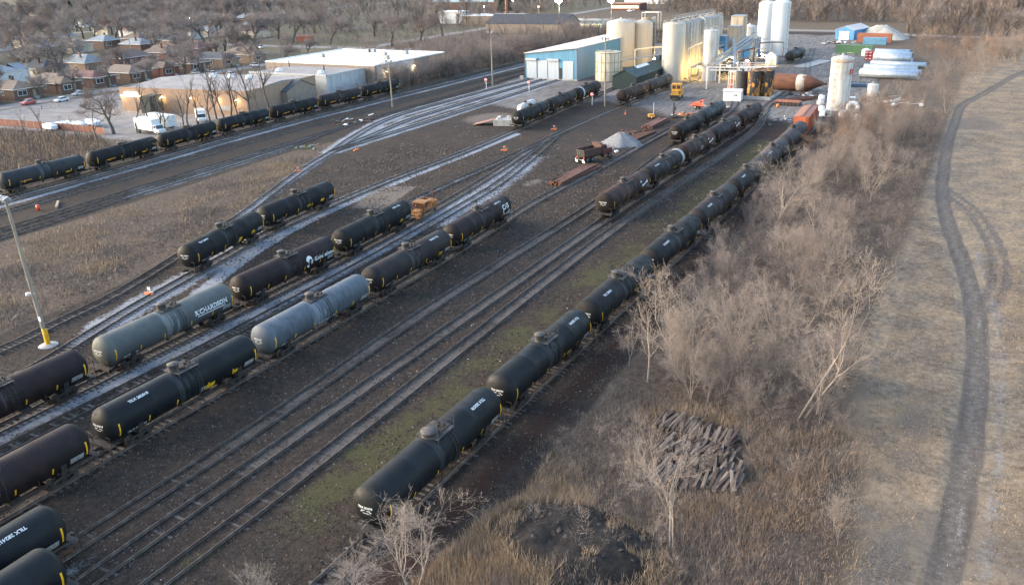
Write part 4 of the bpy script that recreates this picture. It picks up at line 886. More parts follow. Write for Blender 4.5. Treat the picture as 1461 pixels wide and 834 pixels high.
# lamps in the plant
LG = 'yellow lamps under the silos and racks'
lm = [(-79.6, 262, 3.9, 'yellow lamp at the near end of the low loading platform'), (-79.8, 272, 4.0, 'yellow lamp midway along the loading platform'), (-80, 281, 4.2, 'yellow lamp at the far end of the loading platform'),
      (-96.5, 268, 5.2, 'yellow lamp under the walkway nearest the green shed'), (-93.6, 275, 5.6, 'yellow lamp under the walkway midway to the cluster'), (-93.2, 284, 5.8, 'yellow lamp under the far end of the walkway')]
for i, (x, y, z, lab, P_) in enumerate([q + (600,) for q in lm]): lamp('work_lamp', lab, x, y, z, P_, group=LG)
for (px, py, z, d_, lab, P_) in ((1040, 94, 4.0, 0, 'yellow lamp over the loading track under the rack', 300), (1052, 88, 4.5, 0, 'yellow lamp above the conveyor underside', 300), (1066, 86, 5.0, 0, 'largest bright yellow lamp beside the rack hopper', 900), (1088, 77, 4, 0, 'left yellow lamp at the foot of the twin silos', 350), (1093, 78, 3.4, 0, 'right yellow lamp at the foot of the twin silos', 350), (1045, 81, 5, 0, 'yellow lamp on the brown block silo', 250)):
    x, y = at(px, py, z); lamp('work_lamp', lab, x, y, z, P_ * .4, group=LG, r=.5)
def pipe_run(label, x, y, pts, r=.14, m=None):
    t = thing('pipe_run', label, 'pipes', (x, y, 0)); b = MB()
    for off in (0, .5, 1.0):
        for p, q in zip(pts[:-1], pts[1:]): b.tube((p[0] + off * .3, p[1] - off, p[2] + off * .25), (q[0] + off * .3, q[1] - off, q[2] + off * .25), r, None, 7)
    b.build('pipe', m or wp, t); s = MB()
    for p in pts[::2]: s.bar((p[0] + .15, p[1] - .5, 0), (p[0] + .15, p[1] - .5, p[2] + .4), .16)
    s.build('support', MT['gal'], t)
pipe_run('white pipes climbing the right flank of the silo cluster', -83.4, 262, [(0, 0, 0), (0, 0, 9), (0, 8, 9.5), (0, 16, 9.5), (0, 16, 16.5), (-2, 16, 17.6)])
pipe_run('white pipes between the cream tanks and silo cluster', -104, 270, [(0, 0, 0), (0, 0, 7.5), (6, 2, 8.2), (12, 4, 8.4), (12, 4, 16.8)])
pipe_run('rusty pipes over the tank car loading track', -74, 262, [(0, 0, 0), (0, 0, 6.8), (3, 12, 7), (5, 24, 7.2), (5, 24, 0)], .16, MT['rust'])
pipe_run('grey pipes at the foot of the twin white silos', -78, 322, [(0, 0, 0), (0, 0, 5), (6, 3, 5.4), (10, 3, 5.4), (10, 3, 0)], .2, MT['gal'])
catwalk('walkway', 'railed catwalk along the tops of the silo cluster', [(-87.2, 258, 17.9), (-87.5, 302, 17.3)], 1.0, False)
catwalk('walkway', 'railed platform around the single pale silo and cluster side', [(-80.6, 266, 8.8), (-77.6, 266, 8.9), (-76.4, 276, 9)], 1.0, True)
catwalk('walkway', 'grey platform in front of the brown concrete block silos', [(-84.6, 306, 6.5), (-79, 312, 6.6), (-77, 324, 6.6)], 1.2, True)
def rack_hopper():
    x, y = at(1066, 98, 2); t = thing('rack_hopper', 'dark conical hopper under the rack below the largest lamp', 'hopper', (x, y, 0)); b = MB(); b.lathe([(2.0, 2.6), (1.2, 4.2), (.4, 4.8), (.001, 4.8)], n=16); b.lathe([(2.0, 2.6), (.001, 2.5)], n=16); b.build('cone', MT['rust'], t)
    l = MB()
    for a in (0, PI / 2, PI, 1.5 * PI): l.bar((1.7 * math.cos(a), 1.7 * math.sin(a), 0), (1.7 * math.cos(a), 1.7 * math.sin(a), 2.7), .16)
    l.build('leg', MT['gal'], t)
rack_hopper()
def stair_tower():
    x, y = at(1074, 95); t = thing('stair_tower', 'thin open steel stair tower beside the rack', 'stair tower', (x, y, 0)); b = MB()
    for sx in (-1, 1):
        for sy in (-1, 1): b.bar((sx, sy, 0), (sx, sy, 11), .13)
    for z in (3, 6, 9, 11):
        for s in (-1, 1): b.bar((-1, s, z), (1, s, z), .1); b.bar((s, -1, z), (s, 1, z), .1); b.bar((-1, s, z - .9), (1, s, z - .9), .07)
    for k in range(3): b.bar((-1, -.6, k * 3), (1, -.6, k * 3 + 3), .5, .08)
    b.build('frame', MT['gal'], t); d = MB()
    for z in (3, 6, 9): d.box((2.6, 0, z), (3.4, 2, .1))
    d.build('landing', MT['gal'], t)
stair_tower()
def elevator_leg():
    x, y = at(920, 90); t = thing('bucket_elevator', 'ochre filter tower with a steel leg left of the silo cluster', 'elevator', (x, y, 0)); b = MB(); b.lathe([(1.6, 7), (1.7, 12), (1.7, 15.5), (.001, 15.8)], n=16); b.lathe([(1.6, 7), (.3, 4.5)], n=16); b.build('filter', mat('ochre_filter', (.45, .30, .12), (.34, .22, .1), .8, .7), t)
    l = MB(); l.bar((3.2, 0, 0), (3.2, 0, 16), .9, .7); l.bar((3.2, 0, 15.8), (0, 0, 14.5), .5)
    for a in (-1.4, 1.4): l.bar((a, -1.2, 0), (a, -1.2, 8), .18); l.bar((a, 1.2, 0), (a, 1.2, 8), .18)
    l.build('leg', MT['gal'], t)
    f = MB()
    for a in (-1, 5): f.bar((a, -1.5, 12), (a, -1.5, 17.6), .15); f.bar((a, 1.5, 12), (a, 1.5, 17.6), .15)
    f.bar((-1, -1.5, 17.5), (5, -1.5, 17.5), .18); f.bar((-1, 1.5, 17.5), (5, 1.5, 17.5), .18); f.bar((5, -1.5, 17.5), (5, 1.5, 17.5), .18); f.build('top_frame', wp, t)
elevator_leg()
# lone white silo by the scrub
t = silo('bolted_silo', 'tall white bolted silo standing alone by the orange boxcar', 'silo', -31.9, 220.4, 2.5, 12.2, silo_w, None, rise=.6, ladder=.62, n=36, rings=9)
k = MB(); k.lathe([(2.52, 11.3), (2.56, 11.35), (2.56, 11.8), (2.52, 11.85)], n=36); k.build('rust_band', mat('rust_band_paint', (.45, .2, .12), (.5, .4, .34), .8, .7), t); k = MB(); k.box((2.3, -1.2, 9.2), (.9, .5, 1.2), -.4); k.build('red_hatch', mat('dark_red_hatch', (.2, .04, .04), (.15, .03, .03), 2, .6), t)
# rusty hopper silo lying on its side
def lying_hopper():
    t = thing('rusted_hopper', 'huge rusty silo lying on its side with a pale band and cone end', 'silo', (-48.6, 247.5, 0), math.radians(-8)); r = 2.35; t.scale = (.93, .93, .93)
    rm = mat('deep_rust', (.16, .065, .035), (.07, .034, .025), .5, .9, stretch=(.6, 1.5, 1.5), lo=.3, hi=.7)
    b = MB(); b.lathe([(.001, -5.2), (r - .1, -5.2), (r, -5.1), (r, 1.9)], (0, 0, r + .15), 'X', 40); b.build('shell', rm, t)
    p = MB(); p.lathe([(r, 1.9), (r + .03, 1.92), (r + .03, 4.4), (r, 4.42)], (0, 0, r + .15), 'X', 40); p.build('pale_band', mat('flaking_pale_paint', (.48, .40, .34), (.2, .09, .05), .6, .8, lo=.45, hi=.62), t)
    c = MB(); c.lathe([(r, 4.42), (r, 4.9), (.45, 9.4), (.3, 9.5), (.3, 10.4), (.001, 10.4)], (0, 0, r + .15), 'X', 40); c.build('cone', rm, t)
    l = MB()
    for x in (-3.5, .5, 3.8): l.box((x, 0, .1), (.5, 3.6, .2))
    l.build('timber_cradle', MT['rust'], t)
lying_hopper()
# ---------------------------------------------------------------- vehicles, machines, stacks and small yard things
def wheel_set(t, spots, r=.5, w_=.3, axis='X', m=None):
    for (x, y) in spots:
        s = 1 if (x if axis == 'X' else y) > 0 else -1
        b = MB(); c = (x, y, r); b.lathe([(r * .55, -w_ / 2), (r * .92, -w_ / 2), (r, -w_ * .3), (r, w_ * .3), (r * .92, w_ / 2), (r * .55, w_ / 2)], c, axis, 18); o = b.build('wheel', MT['tyre'], t)
        h = MB(); h.lathe([(.001, -w_ * .35), (r * .56, -w_ * .4), (r * .56, w_ * .4), (.001, w_ * .35)], c, axis, 14); h.build('rim', MT['gal'], o)
def loft(mb, secs, mi=0, smooth=False):
    """join equal-length cross sections"""
    n = len(secs[0]); vs = [p for s in secs for p in s]; fs = []
    for j in range(len(secs) - 1):
        for i in range(n): fs.append((j * n + i, j * n + (i + 1) % n, (j + 1) * n + (i + 1) % n, (j + 1) * n + i))
    fs += [tuple(range(n - 1, -1, -1)), tuple((len(secs) - 1) * n + i for i in range(n))]; mb.add(vs, fs, mi, smooth)

def rail_mover():
    x, y = at(962, 143); t = thing('rail_mover', 'yellow cabbed rail mover standing on the track by the silos', 'rail mover', (x, y + 2, .2), math.radians(8))
    b = MB(); b.box((0, .2, 1.15), (2.7, 6.2, .7)); b.box((0, 1.9, 2.0), (2.4, 2.6, 1.1)); b.box((0, -2.1, 1.9), (1.9, 1.6, .9)); b.build('body', MT['ochre'], t, .06)
    c = MB(); c.box((0, -.3, 2.75), (2.5, 2.1, 2.1)); c.box((0, -.3, 3.9), (2.7, 2.3, .14)); cb = c.build('cab', MT['ochre'], t, .05)
    g = MB(); 
    for s in (-1, 1): g.box((s * 1.255, -.3, 3.15), (.03, 1.6, .9)); g.box((s * .6, -1.36, 3.15), (.95, .03, .9))
    g.build('window', MT['glass'], cb)
    u = MB(); u.box((0, -3.2, .9), (2.5, .3, .7)); u.box((0, -3.5, 1.0), (.6, .5, .4)); u.bar((-1.2, -3.2, 1.2), (-1.2, -3.2, 2.3), .06); u.bar((1.2, -3.2, 1.2), (1.2, -3.2, 2.3), .06); u.bar((-1.2, -3.2, 2.3), (1.2, -3.2, 2.3), .06); u.box((0, 3.4, .9), (2.5, .3, .7)); u.build('coupler_frame', MT['steel_dark'], t)
    e = MB(); e.tube((.7, 2.4, 2.5), (.7, 2.4, 3.3), .09); e.build('exhaust', MT['rust'], t)
    wheel_set(t, [(-1.05, -1.6), (1.05, -1.6), (-1.05, 2.1), (1.05, 2.1)], .55, .35)
rail_mover()
def red_truck():
    x, y = at(1003, 158); t = thing('flatbed_truck', 'bright red flatbed truck with a pale wooden bed by the kiosk', 'truck', (x, y + 1.5, 0), math.radians(76))
    b = MB(); b.box((0, 1.9, 1.35), (2.0, 1.7, .9)); b.box((0, 2.9, 1.2), (1.8, .7, .75)); b.box((0, 1.0, .8), (.9, 6.8, .22)); b.build('hood', MT['red'], t, .08)
    c = MB(); loft(c, [[(-1.0, .05, .9), (1.0, .05, .9), (1.0, 1.35, .9), (-1.0, 1.35, .9)], [(-1.0, .05, 1.75), (1.0, .05, 1.75), (1.0, 1.25, 1.75), (-1.0, 1.25, 1.75)], [(-.9, .1, 2.45), (.9, .1, 2.45), (.9, .85, 2.45), (-.9, .85, 2.45)]]); cb = c.build('cab', MT['red'], t, .06)
    g = MB(); g.add([(-.9, 1.2, 1.82), (.9, 1.2, 1.82), (.82, .89, 2.36), (-.82, .89, 2.36)], [(0, 1, 2, 3)]); g.box((0, .06, 2.1), (1.4, .03, .45)); 
    for s in (-1, 1): g.box((s * .985, .6, 2.05), (.04, .6, .5))
    g.build('window', MT['glass'], cb)
    d = MB(); d.box((0, -3.3, 1.15), (2.4, 6.2, .16)); d.box((0, -.1, 1.7), (2.4, .1, 1.1))
    for k in range(6): d.box((-1.22, -.7 - k * 1.1, 1.35), (.06, .1, .5)); d.box((1.22, -.7 - k * 1.1, 1.35), (.06, .1, .5))
    d.build('flatbed', mat('pale_bed_wood', (.42, .36, .29), (.3, .25, .2), 2, .9), t)
    tl = MB(); tl.box((-1, -6.45, .95), (.4, .06, .2)); tl.box((1, -6.45, .95), (.4, .06, .2)); tl.build('tail_light', mat('dark_red_lens', (.25, .02, .02), (.2, .02, .02), 3, .3), t)
    wheel_set(t, [(-.9, 2.2), (.9, 2.2), (-.95, -3.6), (.95, -3.6), (-.95, -4.7), (.95, -4.7)], .5, .32)
red_truck()
def dump_truck():
    x, y = at(829, 233); t = thing('dump_truck', 'rust-brown dump truck seen from behind beside the gravel heap', 'dump truck', (x, y + .6, 0), math.radians(-22)); rm = mat('rusty_dump_paint', (.10, .045, .03), (.045, .035, .03), 1, .8); dk = MT['black']
    b = MB(); b.box((0, 2.6, .95), (1.0, 7.8, .3)); b.build('chassis', MT['steel_dark'], t)
    d = MB()                                                            # open tipping body
    for s in (-1, 1): d.box((s * 1.2, 1.7, 1.95), (.1, 4.4, 1.25)); d.bar((s * 1.25, -.45, 2.6), (s * 1.25, 3.9, 2.6), .16)
    d.box((0, 1.7, 1.32), (2.4, 4.4, .12)); d.box((0, 3.9, 2.3), (2.5, .12, 2.0)); d.box((0, 3.9, 3.3), (2.5, .9, .1))
    for k in range(5):
        for s in (-1, 1): d.box((s * 1.28, -.2 + k * .95, 1.9), (.08, .1, 1.2))
    d.build('tipping_body', rm, t)
    tg = MB(); tg.box((0, -.5, 1.95), (2.4, .1, 1.2))
    for k in range(5): tg.box((-1 + k * .5, -.58, 1.95), (.08, .08, 1.2))
    tg.box((0, -.58, 2.45), (2.4, .1, .1)); tg.build('tailgate', dk, t)
    c = MB(); loft(c, [[(-1.1, 4.3, 1.0), (1.1, 4.3, 1.0), (1.1, 5.8, 1.0), (-1.1, 5.8, 1.0)], [(-1.1, 4.3, 2.0), (1.1, 4.3, 2.0), (1.1, 5.75, 2.0), (-1.1, 5.75, 2.0)], [(-1.0, 4.4, 2.9), (1.0, 4.4, 2.9), (1.0, 5.4, 2.9), (-1.0, 5.4, 2.9)]]); c.box((0, 6.5, 1.5), (1.7, 1.5, 1.0)); cb = c.build('cab', mat('dark_red_cab', (.12, .03, .025), (.07, .03, .03), 1.5, .5), t, .06)
    g = MB(); g.box((0, 4.32, 2.4), (1.5, .04, .55))
    for s in (-1, 1): g.box((s * 1.06, 5.0, 2.4), (.05, .8, .55))
    g.build('window', MT['glass'], cb)
    l = MB(); 
    for s in (-1, 1): l.box((s * .95, -.5, 1.05), (.3, .08, .22))
    l.build('tail_light', MT['red'], t)
    bp = MB(); bp.box((0, -.75, .75), (2.3, .12, .25)); 
    for s in (-1, 1): bp.box((s * .95, -.6, .45), (.6, .04, .6))
    bp.build('mud_flap', MT['white'], t)
    wheel_set(t, [(-.95, .4), (.95, .4), (-.95, 1.7), (.95, 1.7), (-1.0, 6.3), (1.0, 6.3)], .52, .45)
dump_truck()
def tamper(x, y, rz, label):
    t = thing('track_machine', label, 'track machine', (x, y, RAIL_Z), rz); om = mat('worn_machine_orange', (.46, .20, .045), (.16, .075, .035), 2.5, .8, lo=.3, hi=.6)
    b = MB(); b.box((0, 0, .75), (1.5, 6.6, .28)); b.box((0, 2.5, 1.25), (1.7, 1.3, .8)); b.box((.2, -2.4, 1.1), (1.3, 1.2, .5)); b.build('chassis', om, t, .05)
    f = MB()
    for s in (-1, 1):
        for y0 in (-1.6, .2, 1.5): f.bar((s * 1.0, y0, .9), (s * 1.0, y0, 2.2), .12)
        f.bar((s * 1.0, -1.8, 2.2), (s * 1.0, 1.8, 2.2), .1); f.bar((s, -1.6, 1.0), (s, .2, 2.1), .1)
    for y0 in (-1.6, .2, 1.5): f.bar((-1, y0, 2.2), (1, y0, 2.2), .12)
    f.build('frame', om, t)
    r = MB(); r.box((0, -.8, 2.3), (2.1, 1.5, .06)); r.build('canopy', om, t)
    e = MB(); e.box((0, -.5, 1.5), (1.3, 1.6, .9)); e.tube((.3, 2.6, 2.3), (.3, 2.6, 3.2), .1); e.tube((-.5, 1.2, 1.2), (-.5, 1.2, 2.4), .16)
    for k in range(6): e.tube((-.9 + k * .35, -1.9, .3), (-.9 + k * .35, -1.8, 1.9), .07, None, 6)
    e.build('engine', MT['rust'], t)
    s_ = MB(); s_.box((-.5, .9, 1.5), (.5, .5, .12)); s_.box((-.5, 1.15, 1.85), (.5, .1, .6)); s_.build('seat', MT['black'], t)
    a = MB(); a.box((0, -3.5, .5), (2.6, .9, .12)); a.box((1.1, -3.3, .75), (.2, 1.0, .6)); a.box((-1.1, -3.3, .75), (.2, 1.0, .6)); a.build('plough', om, t)
    for y0 in (-2.2, 2.2):
        for s in (-1, 1): w_ = MB(); w_.lathe([(.001, -.05), (.35, -.05), (.38, .05), (.001, .06)], (s * .755, y0, .36), 'X', 16); w_.build('wheel', MT['wheel'], t)
x, rz = along('row2', 103.0); tamper(x, 103.2, rz, 'orange framed track machine parked at the end of the second row')
def boxcar():
    x, y = -33.5, 188.6; t = thing('boxcar', 'orange-red boxcar with faded roof ending the long right-hand line', 'boxcar', (x, y, RAIL_Z), .06); L, W_, z0, z1 = 14.2, 3.0, 1.05, 4.35
    bm = ribbed('boxcar_orange', (.50, .12, .045), (.34, .09, .045), 'Y', 1.1, .7, 0, .05); rm = ribbed('boxcar_roof', (.30, .13, .08), (.22, .105, .075), 'Y', 1.1, .8, 0, .05)
    b = MB(); b.box((0, 0, (z0 + z1) / 2), (W_, L, z1 - z0))
    for k in range(13):
        y0 = -L / 2 + L * k / 12
        for s in (-1, 1): b.box((s * (W_ / 2 + .03), y0, (z0 + z1) / 2), (.1, .12, z1 - z0 - .06))
    for z in (1.5, 2.1, 2.7, 3.3, 3.9): 
        for e in (-1, 1): b.box((0, e * (L / 2 + .03), z), (W_ - .1, .08, .16))
    b.build('body', bm, t)
    r = MB(); r.add([(-W_ / 2 - .06, -L / 2 - .06, z1), (0, -L / 2 - .06, z1 + .22), (W_ / 2 + .06, -L / 2 - .06, z1), (-W_ / 2 - .06, L / 2 + .06, z1), (0, L / 2 + .06, z1 + .22), (W_ / 2 + .06, L / 2 + .06, z1)], [(0, 1, 4, 3), (1, 2, 5, 4), (2, 1, 0), (3, 4, 5), (0, 3, 5, 2)]); r.box((0, 0, z1 + .26), (.5, L, .05)); r.build('roof', rm, t)
    d = MB(); d.box((W_ / 2 + .1, .5, 2.7), (.08, 3.0, 3.0)); d.build('sliding_door', bm, t); p = MB(); p.box((W_ / 2 + .1, 3.6, 2.0), (.05, 1.8, 1.6)); p.build('white_panel', placard, t)
    u = MB(); u.box((0, 0, .9), (.6, L + .8, .3)); u.box((0, -L / 2 - .3, .9), (.3, .8, .3)); u.bar((W_ / 2, -L / 2 - .1, .5), (W_ / 2, -L / 2 - .1, 4.3), .05); u.bar((W_ / 2 - .5, -L / 2 - .1, .5), (W_ / 2 - .5, -L / 2 - .1, 4.3), .05)
    for k in range(9): u.bar((W_ / 2, -L / 2 - .1, .6 + k * .42), (W_ / 2 - .5, -L / 2 - .1, .6 + k * .42), .04)
    u.build('underframe', MT['steel_dark'], t)
    for e in (-1, 1):
        g = MB(); yc = e * 4.9
        for s in (-1, 1): g.bar((s * 1, yc - 1.1, .5), (s * 1, yc + 1.1, .5), .22); g.bar((s * 1, yc - .5, .7), (s * 1, yc + .5, .7), .2)
        bo = g.build('bogie', MT['steel_dark'], t)
        for y0 in (-.85, .85):
            for s in (-1, 1): w_ = MB(); w_.lathe([(.001, -.05), (.44, -.05), (.46, .05), (.001, .06)], (s * .755, yc + y0, .44), 'X', 18); w_.build('wheel', MT['wheel'], bo)
boxcar()
# rusty steel roller racks, concrete ramp, flat piles
def roller_rack():
    x, y = at(1124, 150); t = thing('roller_stack', 'stack of rust-red beams laid on black rollers near the boxcar', 'steel stack', (x, y, 0), math.radians(-4)); b = MB()
    for k in range(7): b.tube((-2.7 + k * .9, -1.4, .45), (-2.7 + k * .9, 1.6, .45), .42, None, 12)
    b.build('roller', MT['black'], t); c = MB()
    for k in range(6): c.box((0, -1.2 + k * .5, 1.0), (6.2, .3, .22))
    c.build('beam', mat('rust_red_beam', (.30, .12, .07), (.18, .07, .045), 1.5, .9), t)
roller_rack()
def roller_rack2():
    x, y = at(1140, 143); t = thing('roller_stack', 'long flat stack of brown steel behind the rust-red beams', 'steel stack', (x, y, 0), math.radians(50)); b = MB()
    for k in range(8): b.box((random.uniform(-.3, .3), -1.4 + k * .4, .25 + .1 * (k % 2)), (8, .3, .5))
    b.build('beam', MT['rust'], t)
roller_rack2()
tag(MB().lathe([(.001, .95), (.28, .9), (.36, .6), (.36, .3), (.30, .05), (.001, 0)], at(1109.5, 153.5) + (0,), n=14).build('buoy', MT['orange']), 'small bright orange drum beside the roller stack', 'drum')
def ramp():
    x, y = at(712, 178); t = thing('loading_ramp', 'rusty plate ramp leading up to a concrete loading block', 'ramp', (x, y, 0), math.radians(14)); b = MB(); b.add([(-6.2, -1.6, .05), (-6.2, 1.6, .05), (-1.2, 1.6, 1.35), (-1.2, -1.6, 1.35), (-6.2, -1.6, 0), (-6.2, 1.6, 0), (-1.2, 1.6, 1.2), (-1.2, -1.6, 1.2)], [(3, 2, 1, 0), (4, 5, 6, 7), (0, 4, 7, 3), (2, 6, 5, 1)]); b.build('plate', mat('orange_rust_plate', (.30, .15, .10), (.22, .10, .07), 1, .9), t)
    c = MB(); c.box((2.2, .3, .68), (6.4, 3.6, 1.36)); c.build('concrete_block', MT['concrete'], t); s = MB()
    for k in range(9): s.box((random.uniform(-.4, 5), random.uniform(-1, 1.8), 1.36 + .25), (random.uniform(.5, 1.3), random.uniform(.4, .9), .5), random.uniform(0, 3))
    so_ = s.build('rubble', mat('pale_rubble', (.5, .5, .48), (.3, .3, .3), 2, .9), t)
ramp()
def lying_tank():
    x, y = at(752, 160); t = thing('stored_tank', 'white horizontal storage tank behind the ramp and tank cars', 'tank', (x, y, 0), math.radians(8)); b = MB(); b.lathe([(.001, -4.9), (.7, -4.8), (1.15, -4.3), (1.2, -3.9), (1.2, 3.9), (1.15, 4.3), (.7, 4.8), (.001, 4.9)], (0, 0, 1.5), 'Y', 24); b.build('shell', silo_w, t); h = MB(); h.tube((0, -1.2, 2.6), (0, -1.2, 3.1), .4); h.build('hatch', MT['rust'], t); l = MB(); l.box((0, -2.6, .3), (1.8, .5, .6)); l.box((0, 2.6, .3), (1.8, .5, .6)); l.build('saddle', MT['concrete'], t)
lying_tank()
# gravel heap and stacks
def heap(name, label, cat, x, y, r, h, m, squash=1.0, seed=1, kind=None):
    rr = random.Random(seed); n, k = 40, 12; V = []; F = []
    for j in range(k + 1):
        q = j / k
        for i in range(n):
            a = 2 * PI * i / n; w_ = 1 + .10 * math.sin(2 * a + seed) + .06 * math.sin(5 * a + seed * 2) + rr.uniform(-.04, .04); R_ = r * q * w_
            z = h * (1 - q) ** .95 * (1 + rr.uniform(-.05, .05)) + (rr.uniform(-.05, .05) if 0 < q < 1 else 0) - (.06 if j == k else 0)
            if q < .15: z = h * (.86 - q * .3)
            V.append((x + R_ * math.cos(a), y + R_ * squash * math.sin(a), z))
    for j in range(k):
        for i in range(n): F.append((j * n + i, j * n + (i + 1) % n, (j + 1) * n + (i + 1) % n, (j + 1) * n + i))
    o = mesh_np(name, V, [f[::-1] for f in F], m); o.data.polygons.foreach_set('use_smooth', np.ones(len(F), bool)); tag(o, label, cat); return o
gv = NB('grey_gravel'); co = gv.coord('Object'); f_ = gv.noise(co, 6, 6, .7); gv.bump(f_, .8, .1); gv = gv.done(gv.mix(f_, (.27, .275, .285), (.15, .152, .16)), .95)
x, y = at(882, 208); heap('gravel_heap', 'pale grey gravel heap beside the dump truck', 'gravel heap', x, y + 1.5, 4.3, 2.9, gv)
x, y = at(1250, 58); heap('salt_heap', 'broad pale tan heap behind the blue barn', 'heap', x, y + 12, 12.0, 6.2, mat('pale_tan_heap', (.38, .36, .31), (.27, .25, .21), .4, .95), .9, 3)
def stack(name, label, cat, x, y, rz, L, n, w_, h, m, layers=1, jit=.12, group=None, gap=1.05):
    t = thing(name, label, cat, (x, y, 0), rz, group); b = MB()
    for j in range(layers):
        for k in range(n - (j * 2 if layers > 1 else 0)): b.box(((k - (n - 1) / 2) * w_ * gap + j * w_ + random.uniform(-.02, .02), random.uniform(-jit, jit), h * (j + .5) + .02), (w_, L * random.uniform(.95, 1.02), h), random.uniform(-.012, .012) * (1 if layers == 1 else 3))
    b.build('bars', m, t); return t
x, y = at(820, 251); stack('rail_stack', 'flat stack of long brown rails lying in front of the dump truck', 'rail stack', x, y, math.radians(-2), 15, 9, .3, .35, MT['rust'], 2)
x, y = at(935, 178); stack('rail_stack', 'rust-red rails stacked near the yellow trailer', 'rail stack', x, y, math.radians(0), 11, 9, .3, .35, mat('red_rust_rail', (.15, .06, .045), (.1, .05, .04), 1, .9), 2)
x, y = at(914, 194); stack('rail_stack', 'loose brown rails lying right of the gravel heap', 'rail stack', x, y, math.radians(-4), 9, 6, .3, .3, MT['rust'], 1, .5, None, 1.5)
def scrap(label, px, py, n, spread, cols, name='scrap_pile', cat='scrap', seed=0, size=(.3, 1.2)):
    rr = random.Random(seed); x, y = at(px, py); t = thing(name, label, cat, (x, y, 0))
    for ci, m in enumerate(cols):
        b = MB()
        for k in range(n // len(cols)):
            q = (rr.gauss(0, spread), rr.gauss(0, spread), rr.uniform(.1, .5))
            if rr.random() < .5: b.box(q, (rr.uniform(*size), rr.uniform(*size), rr.uniform(.15, .5)), rr.uniform(0, 3), rx=rr.uniform(-.3, .3))
            else: b.bar((q[0] - rr.uniform(.3, 1.2), q[1] - rr.uniform(-.8, .8), .15), (q[0] + rr.uniform(.3, 1.2), q[1] + rr.uniform(-.8, .8), q[2] + .2), .1)
        b.build('pieces', m, t)
    return t
scrap('rusty bent scrap beside the gravel heap', 906, 190, 26, 1.2, [MT['rust'], MT['steel_dark']], seed=1)
scrap('white and blue scrap parts right behind the dump truck', 862, 214, 22, 1.3, [MT['white'], MT['gal'], MT['rust'], MT['blue']], seed=2, size=(.3, .8))
scrap('loose parts with an orange drum beside the far rail line', 972, 165, 20, 1.2, [MT['ochre'], MT['orange'], MT['steel_dark'], MT['white']], seed=3, size=(.3, .9))
scrap('pale broken concrete strewn past the lone white tank', 1265, 148, 44, 3.2, [MT['concrete'], MT['white'], MT['gal']], seed=4, size=(.4, 1.5), cat='rubble', name='rubble')
scrap('dark tyres and scrap in the brush edge', 1285, 156, 16, 1.6, [MT['black'], MT['steel_dark']], seed=5)
scrap('brown scrap between the rusty silo and roller stack', 1150, 137, 40, 2.6, [MT['rust'], MT['steel_dark'], MT['gal'], MT['white']], seed=6)
scrap('pale litter lying by the orange boxcar', 1120, 172, 14, 2.6, [MT['concrete'], MT['gal']], seed=8, size=(.3, .9), name='litter', cat='litter')
scrap('dark ties and debris on the left tracks', 500, 176, 26, 3.0, [MT['rust'], MT['white'], tie_m], seed=9, name='debris', cat='debris')
scrap('green-grey debris beside the weed strip', 440, 212, 16, 1.4, [MT['gal'], MT['green'], tie_m], seed=10, name='debris', cat='debris', size=(.3, .8))
def trailer():
    x, y = at(929, 169); t = thing('equipment_trailer', 'small yellow trailer with an upright mast in the yard', 'trailer', (x, y, 0), .4); b = MB(); b.box((0, 0, .65), (1.6, 2.8, .35)); b.box((0, -.6, 1.0), (1.3, 1.2, .4)); b.build('body', MT['ochre'], t, .05); m = MB(); m.bar((.6, 1.2, .6), (.6, 1.2, 3.6), .14); m.bar((0, -1.4, .6), (0, -2.4, .5), .1); m.build('mast', MT['white'], t); wheel_set(t, [(-.85, .2), (.85, .2)], .38, .2)
trailer()
def drill():
    x, y = at(961, 168); t = thing('post_driver', 'dark upright post driver standing among loose parts', 'machine', (x, y, 0)); b = MB(); b.bar((0, 0, .3), (0, 0, 3.6), .35); b.box((.2, 0, 2.2), (.6, .5, .9)); b.box((.1, .1, .35), (1.4, 1.6, .3)); b.build('frame', MT['black'], t)
drill()
def kegs(label, px, py, r, h, m, name='tote', cat='tank', group=None, dome=False, dx=0):
    x, y = at(px, py); t = thing(name, label, cat, (x, y, 0), 0, group); b = MB(); prof = [(r * .96, 0), (r, .08), (r, h * .3), (r * 1.03, h * .33), (r, h * .36), (r, h), (r * .9, h + .1), (.25, h + r * (.35 if dome else .12)), (.001, h + r * (.35 if dome else .12))]; b.lathe(prof, n=22); b.build('shell', m, t); l = MB(); l.tube((0, 0, h), (0, 0, h + r * .45 + .12), .24, None, 10); l.build('lid', MT['gal'], t); return t
kegs('small white tank with a rust rim near the silver pipes', 1244, 137, 1.35, 3.0, silo_w, 'water_tank')
WG = 'white plastic tanks at the foot of the lone silo'
kegs('upper white round tank left of the lone silo', 1172, 143, .8, 1.1, MT['white'], group=WG, dome=True); kegs('middle grey-white tank left of the lone silo', 1170, 150, .85, 1.1, silo_w, group=WG, dome=True); kegs('lower white tank left of the lone silo', 1172, 158, .75, 1.0, MT['white'], group=WG, dome=True)
def ibc(label, px, py, m, rz=0):
    x, y = at(px, py); t = thing('caged_tote', label, 'tote', (x, y, 0), rz, 'caged totes by the lone silo'); b = MB(); b.box((0, 0, .75), (1.1, 1.0, 1.1)); b.build('bottle', m, t, .08); c = MB(); 
    for sx in (-1, 1):
        for sy in (-1, 1): c.bar((sx * .6, sy * .55, 0), (sx * .6, sy * .55, 1.75), .06)
    for z in (.15, .8, 1.75):
        for s in (-1, 1): c.bar((-.6, s * .55, z), (.6, s * .55, z), .05); c.bar((s * .6, -.55, z), (s * .6, .55, z), .05)
    c.box((0, 0, .1), (1.2, 1.1, .14)); c.build('cage', MT['white'], t)
